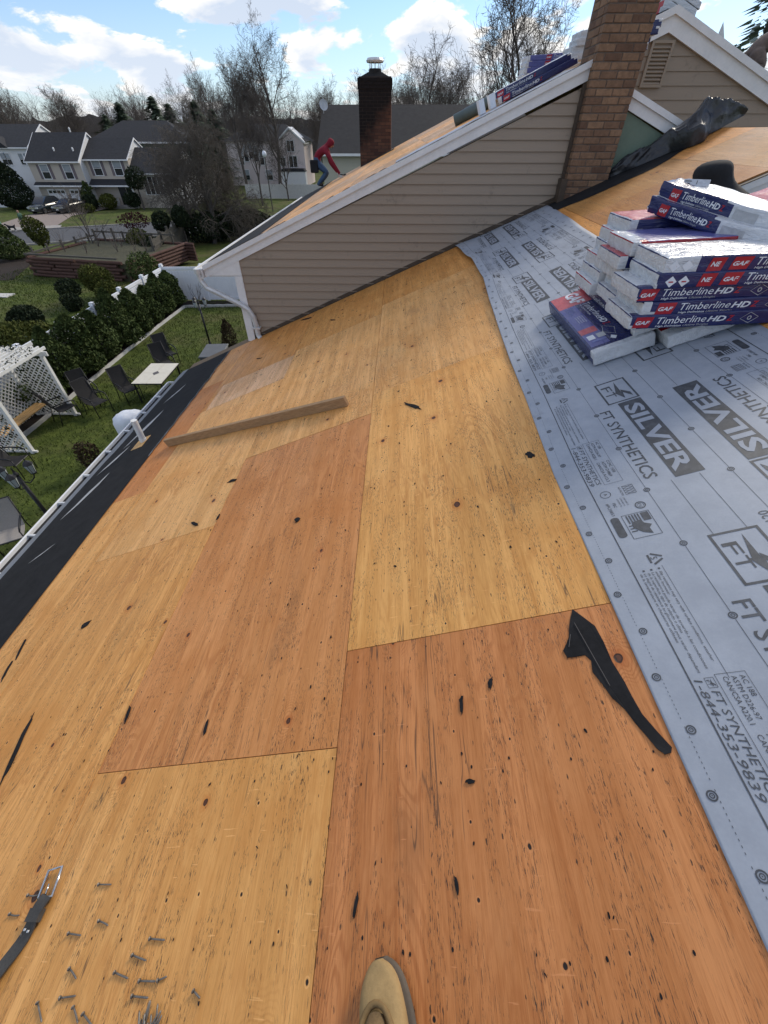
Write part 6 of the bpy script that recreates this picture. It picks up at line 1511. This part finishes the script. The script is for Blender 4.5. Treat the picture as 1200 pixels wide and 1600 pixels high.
fsh = [(7.3, -1.6, .9, .9, 1.0, 'leaf_yellow', 'clipped green shrub right of the garage'), (8.0, -2.6, 1.0, .95, .9, 'leaf_dark', 'rounded shrub beside the parked cars'), (10.2, -1.8, 1.0, .85, .95, 'leaf_yellow', 'rounded shrub before the front steps'), (13.3, -1.2, 1.15, .9, 1.1, 'leaf_dark', 'round clipped shrub right of the front steps'), (9.2, -5.6, .9, .5, .45, 'leaf_yellow', 'low golden shrub by the driveway')]
for x, y, r, h, zc, lm_, lab in fsh: plant('foundation_shrub', lab, 'shrub', gp(-50.1+x, 70.5+y), blob_mesh(int(x*10), r, r, h, zc, 1300, .16), lm_, .5, .05, 'shrubs before the split level house')
plant('cone_shrub', 'pointed green shrub at the garage corner', 'shrub', gp(-42.9, 69.5), arbor_mesh(77, 3.0, .9, 1500, .16), 'leaf_arbor')
plant('ball_tree', 'small dark ball headed tree beside the bow window', 'tree', gp(-35.4, 69.0), blob_mesh(78, 1.35, 1.2, 1.25, 3.3, 1500, .18), 'leaf_dark', 2.6, .12, part='crown')
plant('evergreen_shrub', 'large dark rounded evergreen left of the garage house', 'shrub', gp(-53.0, 69), arbor_mesh(79, 5.4, 2.0, 8000, .17), 'leaf_dark')
# cars
def car(loc, rz, lab, paint, suv=True):
    t = empty('parked_car', loc, rz); tag(t, lab, 'car', 'cars parked on the driveway')
    H = 1.72 if suv else 1.45; L = 4.5; W = 1.82
    # side profile stations: (x, half width low, half width belt, z low, z hood/belt)
    st = [(-L/2, .74, .72, .42, .70), (-L/2+.12, .84, .80, .30, .86), (-L/2+.9, .90, .86, .28, .98), (-L/2+1.25, .91, .87, .28, 1.04), (0, .91, .88, .28, 1.06), (L/2-.9, .91, .87, .28, 1.08), (L/2-.15, .87, .83, .32, 1.05), (L/2, .80, .76, .42, .95)]
    mb = MB()
    for x, a, b, z0, z1 in st: mb.v += [(x, -a*.92, z0), (x, -a, (z0+z1)/2), (x, -b, z1-.04), (x, -b*.86, z1), (x, b*.86, z1), (x, b, z1-.04), (x, a, (z0+z1)/2), (x, a*.92, z0)]
    for i in range(len(st)-1):
        for j in range(8): mb.f.append((i*8+j, i*8+(j+1) % 8, (i+1)*8+(j+1) % 8, (i+1)*8+j)); mb.m.append(0)
    mb.f += [tuple(range(8))[::-1], tuple((len(st)-1)*8+j for j in range(8))]; mb.m += [0, 0]; mb.build('body', paint, t, None, True)
    cb = [(-L/2+1.05, .80, 1.03), (-L/2+1.75, .66, H-.05), (-.1, .68, H), (L/2-1.0 if suv else L/2-1.5, .66, H-.04), (L/2-.25 if suv else L/2-.7, .76, 1.05)]
    mb = MB()
    for x, a, z in cb: mb.v += [(x, -a, z), (x, a, z)]
    low = [(-L/2+1.05, .82, 1.0), (L/2-.25 if suv else L/2-.7, .80, 1.0)]
    k = len(cb)
    for i in range(k-1): mb.f.append((2*i, 2*i+1, 2*i+3, 2*i+2)); mb.m.append(1 if i in (0, k-2) else 0)
    b0 = len(mb.v); mb.v += [(low[0][0], -.86, 1.0), (low[0][0], .86, 1.0), (low[1][0], -.84, 1.0), (low[1][0], .84, 1.0)]
    mb.f += [(b0, 0, 2, 4, 6, 8, b0+2), (b0+1, b0+3, 9, 7, 5, 3, 1)]; mb.m += [1, 1]; mb.build('cabin', [paint, 'glass_dark'], t)
    for x in (-L/2+.85, L/2-.85):
        for s in (-1, 1):
            wl_ = MB().tube([(x, s*.70, .33), (x, s*.92, .33)], .33, 16).build('wheel', 'tyre', t, None, True); MB().tube([(x, s*.915, .33), (x, s*.93, .33)], .2, 12).build('rim', 'chrome', wl_)
    for s in (-1, 1): MB().box(-L/2-.02, -L/2+.10, s*.62-.17, s*.62+.17, .66, .80).build('headlight', 'glass_lamp', t); MB().box(-L/2+1.25, -L/2+1.4, s*1.0-.08, s*1.0+.08, 1.02, 1.16).build('mirror', paint, t)
    MB().box(-L/2-.03, -L/2+.05, -.42, .42, .62, .78).build('grille', 'chrome', t); MB().box(-L/2-.05, -L/2-.01, -.16, .16, .45, .56).build('number_plate', 'white_paint', t); MB().box(-L/2-.04, -L/2+.1, -.85, .85, .36, .5).build('bumper', 'black_metal', t)
car((-46.0, 64.6, gz(64.6)+.035), radians(90-10), 'dark green sport utility vehicle on the left of the driveway', 'car_paint_green', True)
car((-43.3, 65.2, gz(65.2)+.035), radians(90-8), 'black sedan parked nearest the shrubs on the driveway', 'car_paint_black', False)
# person with dog on the road edge
B = (-37.6, 48.4, gz(48.4)+.03)
def std(bx, by, bz, f):
    J = {'hip': ((0, 0, .95), .14), 'waist': ((0, 0, 1.08), .15), 'chest': ((-.02, 0, 1.35), .18), 'neck': ((-.03, 0, 1.52), .07), 'head': ((-.04, 0, 1.62), .10), 'crown': ((-.04, 0, 1.72), .08), 'shl': ((0, -.2, 1.42), .08), 'ell': ((.02, -.27, 1.15), .055), 'hal': ((-.08, -.27, .93), .04), 'fil': ((-.1, -.27, .86), .035), 'shr': ((0, .2, 1.42), .08), 'elr': ((.05, .26, 1.15), .055), 'har': ((-.12, .26, .95), .04), 'fir': ((-.16, .26, .90), .035), 'hil': ((0, -.1, .88), .10), 'knl': ((-.10, -.1, .48), .075), 'anl': ((-.02, -.1, .08), .05), 'tol': ((-.18, -.1, .04), .045), 'hir': ((0, .1, .88), .10), 'knr': ((.02, .1, .48), .075), 'anr': ((.18, .1, .12), .05), 'tor': ((.04, .1, .05), .045)}
    return {k: ((bx+v[0][0], by+v[0][1], bz+v[0][2]), v[1]) for k, v in J.items()}
p4, Jl = person('person in dark green jacket walking along the road with a dog', std(*B, 0), BON, zones_of(0, 1, 1, 2, 2), ['house_wrap_green', 'black_cloth', 'skin'], base=B)
J = {'hip': ((.28, 0, .42), .10), 'mid': ((0, 0, .40), .12), 'chest': ((-.25, 0, .43), .13), 'neck': ((-.38, 0, .55), .075), 'head': ((-.48, 0, .62), .075), 'nose': ((-.62, 0, .58), .035), 'tail': ((.5, 0, .6), .02)}
for k, x, y in (('a', -.25, .07), ('b', -.25, -.07), ('c', .28, .07), ('d', .28, -.07)): J[k+'1'] = ((x+(.04 if x > 0 else 0), y, .24), .045); J[k+'2'] = ((x-(.03 if x < 0 else -.03), y, .02), .03)
dbn = [('hip', 'mid'), ('mid', 'chest'), ('chest', 'neck'), ('neck', 'head'), ('head', 'nose'), ('hip', 'tail'), ('chest', 'a1'), ('a1', 'a2'), ('chest', 'b1'), ('b1', 'b2'), ('hip', 'c1'), ('c1', 'c2'), ('hip', 'd1'), ('d1', 'd2')]
dg_ = skin_body('dog', J, dbn, ['black_cloth', 'white_paint'], lambda c: 1 if c.z < .14 else 0); dg_.location = (-38.7, 47.9, gz(47.9)+.03); tag(dg_, 'black and white dog beside the walking person', 'dog')
ut = empty('utility_box', gp(-40.6, 48.2), .2); tag(ut, 'pale green utility cabinet at the road edge', 'utility box'); me = MB().box(-.5, .5, -.5, .5, 0, 1.0).mesh('cabinet', 'plastic_green'); bevel(me, .05); link('cabinet', me, ut); MB().box(-.54, .54, -.54, .54, 1.005, 1.10).build('lid', 'plastic_green', ut)
# white colonial at the far left, green house behind, pink white house, neighbour with dark roof
wh = empty('white_colonial_house', (-66, 75, gz(75))); tag(wh, 'white two storey house partly out of frame at far left', 'house')
MB().box(0, 13.8, 0, 9, 0, 6.4).build('wall', 'siding_white', wh); gable_roof(wh, 0, 13.8, 0, 9, 6.4, 8.6)
for x in (8.3, 9.6, 10.3, 12.2, 13.0): window(wh, x, 4.5, .62, 1.2, 0, 'glass_dark', 1)
MB().prism([(8.2, 6.3), (11.2, 6.3), (9.7, 7.5)], -.5, 1.5).build('dormer', 'dark_shingle', wh); MB().box(-1, 9.6, -4, -.01, 0, 2.6).build('wing', 'siding_white', wh); MB().box(-1, 9.8, -4.1, -.01, 2.605, 2.9).build('wing_roof', 'dark_shingle', wh)
gh = empty('green_house', (-50.5, 88, g0)); tag(gh, 'green sheathed house with dark hip roof behind the split level', 'house')
MB().box(0, 16, 0, 9, 0, 6.7).build('wall', 'house_wrap_green', gh)
mb = MB(); mb.v = [(-.6, -.6, 6.7), (16.6, -.6, 6.7), (16.6, 9.6, 6.7), (-.6, 9.6, 6.7), (4.2, 4.5, 9.3), (11.6, 4.5, 9.3)]; mb.f = [(0,1,5,4), (1,2,5), (2,3,4,5), (3,0,4), (3,2,1,0)]; mb.m = [0]*5; mb.build('roof', 'dark_shingle', gh)
MB().box(-.7, 16.7, -.72, -.6, 6.55, 6.75).build('gutter', 'white_trim', gh)
for x in (1.4, 6.2, 10, 12.5, 14.5): window(gh, x, 4.4, .9, 1.6, 0, 'glass_dark', 0)
ph = empty('pink_white_house', (-33.4, 104, gz(100))); tag(ph, 'pinkish white two storey house with arched windows seen through bare trees', 'house')
MB().box(0, 15.2, 0, 9, 0, 6.6).build('wall', 'siding_pink', ph)
mb = MB(); mb.v = [(-.5, -.5, 6.6), (15.7, -.5, 6.6), (15.7, 9.5, 6.6), (-.5, 9.5, 6.6), (4, 4.5, 9.0), (11, 4.5, 9.0)]; mb.f = [(0,1,5,4), (1,2,5), (2,3,4,5), (3,0,4), (3,2,1,0)]; mb.m = [0]*5; mb.build('roof', 'dark_shingle', ph)
gb = MB().prism([(10.2, 0.1), (15.2, .1), (15.2, 6.4), (12.7, 8.2), (10.2, 6.4)], -1.2, -.01).build('front_gable', 'siding_pink', ph); MB().prism([(9.9, 6.2), (12.7, 8.3), (15.5, 6.2), (15.5, 6.5), (12.7, 8.6), (9.9, 6.5)], -1.4, 3).build('gable_roof', 'white_trim', ph)
for x, z, w, h in ((12.7, 5.2, 1.3, 1.5), (12.9, 2.9, 1.5, 1.6), (10.9, 3.1, .9, 1.2)): window(ph, x, z, w, h, -1.2, 'glass_dark', 0, 1)
for i in range(5): window(ph, 2.6+i*1.0, 3.2+(.5 if i in (1, 3) else .9 if i == 2 else 0), .75, 2.2, 0, 'glass_dark', 1)
for x in (3, 7.6): window(ph, x, .9, 1.2, 1.5, 0, 'glass_dark', 1)
MB().prism([(10.5, 2.35), (15.4, 2.35), (15.0, 2.75), (10.9, 2.75)], -3, -1.21).build('porch_roof', 'dark_shingle', ph); MB().box(10.6, 15.3, -2.9, -1.22, 0, 2.3).build('porch', 'siding_white', ph)
nh = empty('neighbour_house', (-6.15, 41, gz(41))); tag(nh, 'cream sided neighbour house with big charcoal roof behind the sooty chimney', 'house')
EH = CZ-1.14-gz(41)
MB().box(.25, 24, 0, 9.5, 0, EH).build('wall', 'siding_cream', nh)
siding([(.25, EH-3.2), (24, EH-3.2), (24, EH), (.25, EH)], 0, nh, 'siding_cream', EH-3.2, .2, .02)
gable_roof(nh, .1, 24, 0, 9.5, EH, EH+2.55, .4, .14, 'brown_shingle', 'siding_cream', 'white_trim', 'brown_shingle')
sd = empty('dish_', None) if False else None
dm_ = MB().lathe([(.02, 0), (.2, .03), (.34, .10), (.345, .105), (.2, .045), (.02, .02)], 16, 0, Matrix.Translation((0, 0, .55)) @ Matrix.Rotation(radians(70), 4, 'X') @ Matrix.Rotation(.5, 4, 'Y'))
dm_.tube([(0, .05, .1), (0, .05, .5)], .025, 6); dm_.tube([(0, 0, .5), (.05, -.35, .5)], .015, 5)
tag(dm_.build('satellite_dish', 'satellite', None, Matrix.Translation((-6.0, 44.3, gz(41)+EH+2.05))), 'grey satellite dish on the left end of the charcoal roof', 'satellite dish')
# pale fence beyond the road
pf = empty('pale_fence', (-24.5, 82, g0)); tag(pf, 'pale solid fence beyond the road behind the bending worker', 'fence')
for i in range(9): MB().box(i*1.9, i*1.9+1.84, -.03, .03, .05, 1.85).build('fence_panel', 'stone_edge', pf); MB().box(i*1.9-.07, i*1.9+.02, -.06, .06, 0, 1.98).build('post', 'stone_edge', pf)
# street lamp pole
sl = empty('street_lamp', gp(-14.8, 67.4)); tag(sl, 'thin street lamp pole with white globe beyond the road', 'street lamp'); MB().tube([(0, 0, 0), (0, 0, 5.6)], [.08, .06], 8).build('pole', 'log_grey', sl); MB().ell((0, 0, 5.85), (.28, .28, .32), 10, 8).build('globe', 'white_cover', sl, None, True)
sl.location.x = -17.0

# ------------------------------------------------------------------ trees
def bare_tree(seed, H, tr_, levels=5, n1=9, spread=.9, up=.12, droop=0.0, trunk_frac=.38, sub=(9, 6, 5, 4, 3), lean=0.0):
    r = random.Random(seed); T, C = MB(), MB()
    def g(v): return Vector((r.gauss(0, v), r.gauss(0, v), r.gauss(0, v)))
    def grow(p, d, L, rad, lv):
        ns = (7, 5, 4, 3, 3, 2)[lv]; pts = [p]; ds = [d]
        for i in range(ns):
            d = (d+g((.05, .13, .16, .2, .24, .28)[lv])+Vector((0, 0, up*(1 if lv < 3 else .6)-droop*(lv >= 2)*(.35+.2*lv)))).normalized(); p = p+d*L/ns; pts.append(p); ds.append(d)
        rr = [max(rad*(1-(.60 if lv else .45)*i/ns), .010) for i in range(ns+1)]
        if lv == levels-1 or (lv >= 3): rr = [max(rad*(1-.7*i/ns), .0065) for i in range(ns+1)]
        (T if lv == 0 else C).tube(pts, rr, (9, 6, 4, 3, 3, 3)[lv], cap=False)
        if lv+1 >= levels: return
        n = sub[lv]
        for k in range(n):
            t = (trunk_frac+(1-trunk_frac)*(k+r.random()*.8)/n) if lv == 0 else (.22+.78*(k+r.random())/n)
            t = min(t, .999); i = min(int(t*ns), ns-1); f = t*ns-i; q = pts[i].lerp(pts[i+1], f)
            a = r.random()*6.283; dd = ds[i+1]; e = dd.orthogonal().normalized(); e = e*cos(a)+dd.cross(e)*sin(a); th = r.uniform(.45, .95)*spread
            nd = (dd*cos(th)+e*sin(th)).normalized(); grow(q, nd, L*r.uniform(.50, .74)*((1.2-.45*t) if lv == 0 else (1.12-.4*t)), rr[i]*r.uniform(.42, .62), lv+1)
        if lv < 3: grow(pts[-1], (ds[-1]+g(.2)).normalized(), L*.5, rr[-1]*.85, lv+1)
    grow(Vector((0, 0, -.1)), Vector((lean, 0, 1)).normalized(), H*.62, tr_, 0); return T, C
TP = []
for i, (sd_, sp, fr_, up_) in enumerate(((1, .85, .28, .10), (2, 1.0, .30, .07), (3, .75, .40, .12), (4, .9, .25, .09), (9, .7, .45, .12))):
    T, C = bare_tree(sd_, 10.0, .17, 6, spread=sp, up=up_, trunk_frac=fr_, sub=(10, 6, 4, 4, 3)); TP.append((T.mesh('trunk', 'bark', True), C.mesh('crown', 'twig', True)))
def tree(label, loc, H, k, rz, group='bare trees behind the houses', wx=1.0):
    t = empty('bare_tree', loc, rz); t.scale = (H/10*wx, H/10*wx, H/10); tag(t, label, 'tree', group); link('trunk', TP[k][0], t); link('crown', TP[k][1], t); return t
tree('tall bare tree rising above the pink white house', (-22.2, 96, g0), 19.5, 1, .3, None, .95)
tree('slender bare tree left of the tallest one', (-26.5, 90, g0), 15, 2, 2.0, None)
tree('round crowned bare tree right of the sooty chimney', (3.6, 76, g0), 15.6, 1, 2.2, None, 1.1)
tree('big bare tree above the wing ridge, washed by light', (12.2, 62, g0), 18.5, 0, 1.0, None, 1.0)
br_ = random.Random(31)
mt = [(-118, 128), (-104, 120), (-92, 132), (-84, 118), (-74, 126), (-66, 112), (-58, 124), (-44, 118), (-37, 126), (-31, 116), (-17, 112), (-12, 104), (-7, 114), (-2, 108), (1, 120), (9, 102), (16, 96), (22, 104), (29, 110), (37, 100), (45, 118)]
nm_ = ['far left', 'left']
ORD = 'leftmost,second,third,fourth,fifth,sixth,seventh,eighth,ninth,tenth,eleventh,twelfth,thirteenth,fourteenth,fifteenth,sixteenth,seventeenth,eighteenth,nineteenth,twentieth,rightmost'.split(',')
for i, (x, y) in enumerate(mt):
    tree((ORD[i]+' bare tree of the woodland row' if i in (0, 20) else ORD[i]+' bare tree from the left in the woodland row'), (x+br_.uniform(-2, 2), y, g0), br_.uniform(12.5, 16.0), i % 5, br_.random()*6.28, 'woodland row of bare trees', br_.uniform(.9, 1.15))
# far wood as one mass: many overlapping bare crowns joined
mb = MB(); fw = random.Random(17)
LO = []
for q in range(4):
    T, C = bare_tree(200+q, 10.0, .16, 5, spread=.85, up=.1, trunk_frac=.3, sub=(9, 5, 4, 3)); T.add(C.v, C.f); LO.append((T.v, T.f))
for i in range(130):
    x = -250+370*(i+fw.random())/130; y = 138+fw.random()*48; H = (13.5+2.6*noise.noise((x*.045, 1, 0))+fw.uniform(-2, 2.4))/10; a = fw.random()*6.28; c_, s_ = cos(a)*H*1.25, sin(a)*H*1.25; V, F = LO[i % 4]
    mb.add([(x+p[0]*c_-p[1]*s_, y+p[0]*s_+p[1]*c_, g0+p[2]*H) for p in V], F)
tag(mb.build('far_wood', 'wood_mass'), 'distant leafless woodland along the horizon', 'woodland', kind='stuff')
mb = MB(); n = 300
for i in range(n+1):
    x = -260+i*1.5; h = 11.0+2.4*noise.noise((x*.03, 0, 0))+1.4*noise.noise((x*.13, 2, 0))+1.2*noise.noise((x*.6, 5, 0)); mb.v += [(x, 200, g0-1), (x, 200, g0+h), (x, 215, g0-1)]
for i in range(n): a = i*3; mb.f += [(a, a+3, a+4, a+1), (a+1, a+4, a+5, a+2)]; mb.m += [0, 0]
struct(mb.build('wood_backdrop', 'wood_mass'))  # backdrop sheet added to darken the gaps behind the far trees
# conifers
def conifer(seed, H, R, n=2600, leaf=.5):
    r = random.Random(seed); mb = MB()
    for i in range(n):
        z = H*(.12+.88*r.random()**1.1); a = r.random()*6.283; k = R*(1-(z/H)**1.8)*(.30+.70*r.random()**.5)*(.75+.35*sin(a*3+seed))*(1+.35*sin(z*4.2+a*2)); p = Vector((k*cos(a), k*sin(a), z-k*.18)); d = Vector((cos(a), sin(a), -.25)).normalized(); e = Vector((-sin(a), cos(a), .1)); s = leaf*r.uniform(.5, 1.2)
        mb.add([tuple(p-e*s*.3), tuple(p+d*s), tuple(p+e*s*.3), tuple(p-d*s*.2+Vector((0, 0, .12*s)))], [(0,1,2,3)])
    return mb
CM = [conifer(80+i, 12, 3.6, 3000, .62).mesh('crown', 'leaf_conifer') for i in range(2)]; ctm = MB().tube([(0, 0, 0), (0, 0, 11)], [.22, .04], 7).mesh('trunk', 'bark')
for i, (x, y, h) in enumerate(((-60, 113, 11.0), (-54, 108, 12.6), (-48.5, 111, 13.6), (-44, 107, 12.4), (-40, 110, 12.9), (-35.5, 106, 11.6))):
    t = empty('conifer_tree', (x, y, g0), i*1.1); t.scale = (h/12*1.45, h/12*1.45, h/12*.95); tag(t, ['leftmost', 'second', 'third', 'fourth', 'fifth', 'rightmost'][i]+' dark green conifer, left to right, behind the green house', 'tree', 'conifers behind the green house'); link('crown', CM[i % 2], t); link('trunk', ctm, t)
t = empty('blue_conifer', (17.2, 30, gz(30))); tag(t, 'blue green evergreen rising behind the rear roof at top right', 'tree'); conifer(90, 13.6, 3.4, 1100, .55).build('crown', 'leaf_blue', t); MB().tube([(0, 0, 0), (.1, 0, 7), (0, 0, 13.4)], [.3, .2, .05], 8).build('trunk', 'bark', t)
# big weeping, twiggy tree and evergreens by the road
T, C = bare_tree(55, 8.6, .20, 6, spread=1.15, up=.05, droop=.22, trunk_frac=.10, sub=(17, 9, 6, 4, 3))
t = empty('weeping_tree', gp(-16.2, 42)); tag(t, 'dense drooping leafless tree left of the wing eave', 'tree'); T.build('trunk', 'bark_grey', t, None, True); C.build('crown', 'twig_grey', t, None, True)
T, C = bare_tree(56, 7.6, .18, 6, spread=1.1, up=.04, droop=.2, trunk_frac=.10, sub=(15, 8, 6, 4, 3))
t = empty('weeping_tree', gp(-19.6, 46)); tag(t, 'second drooping leafless tree just behind the densest one', 'tree'); T.build('trunk', 'bark_grey', t, None, True); C.build('crown', 'twig_grey', t, None, True)
plant('spreading_evergreen', 'low dark evergreen spreading at the road behind the weeping tree', 'shrub', gp(-14.5, 46.5), blob_mesh(91, 2.6, 2.2, 1.0, 1.0, 3600, .17), 'leaf_dark', .6, .1)
plant('evergreen_mass', 'dark evergreen bush under the drooping tree', 'shrub', gp(-16.5, 43.0), blob_mesh(92, 2.3, 2.0, 1.1, 1.1, 3200, .17), 'leaf_dark', .6, .1)
plant('yellowed_bush', 'small straw coloured bush at the road bend', 'shrub', gp(-12.6, 62.5), blob_mesh(93, 1.0, .9, .55, .5, 800, .14), 'leaf_brown', .4, .05)
tree('slim bare tree by the street lamp beyond the road', (-20.0, 74, g0), 9.5, 4, .7, None, .9)
tree('thin bare sapling before the pink white house', (-17.4, 80, g0), 8.0, 3, 2.7, None, .9)
T, C = bare_tree(58, 3.4, .05, 4, spread=1.0, up=.1, trunk_frac=.15, sub=(9, 6, 4, 3))
t = empty('bare_sapling', gp(-22.0, 34.0)); tag(t, 'leafless young tree standing in the raised bed', 'tree'); T.build('trunk', 'bark', t, None, True); C.build('crown', 'twig', t, None, True); t.location.z += .95
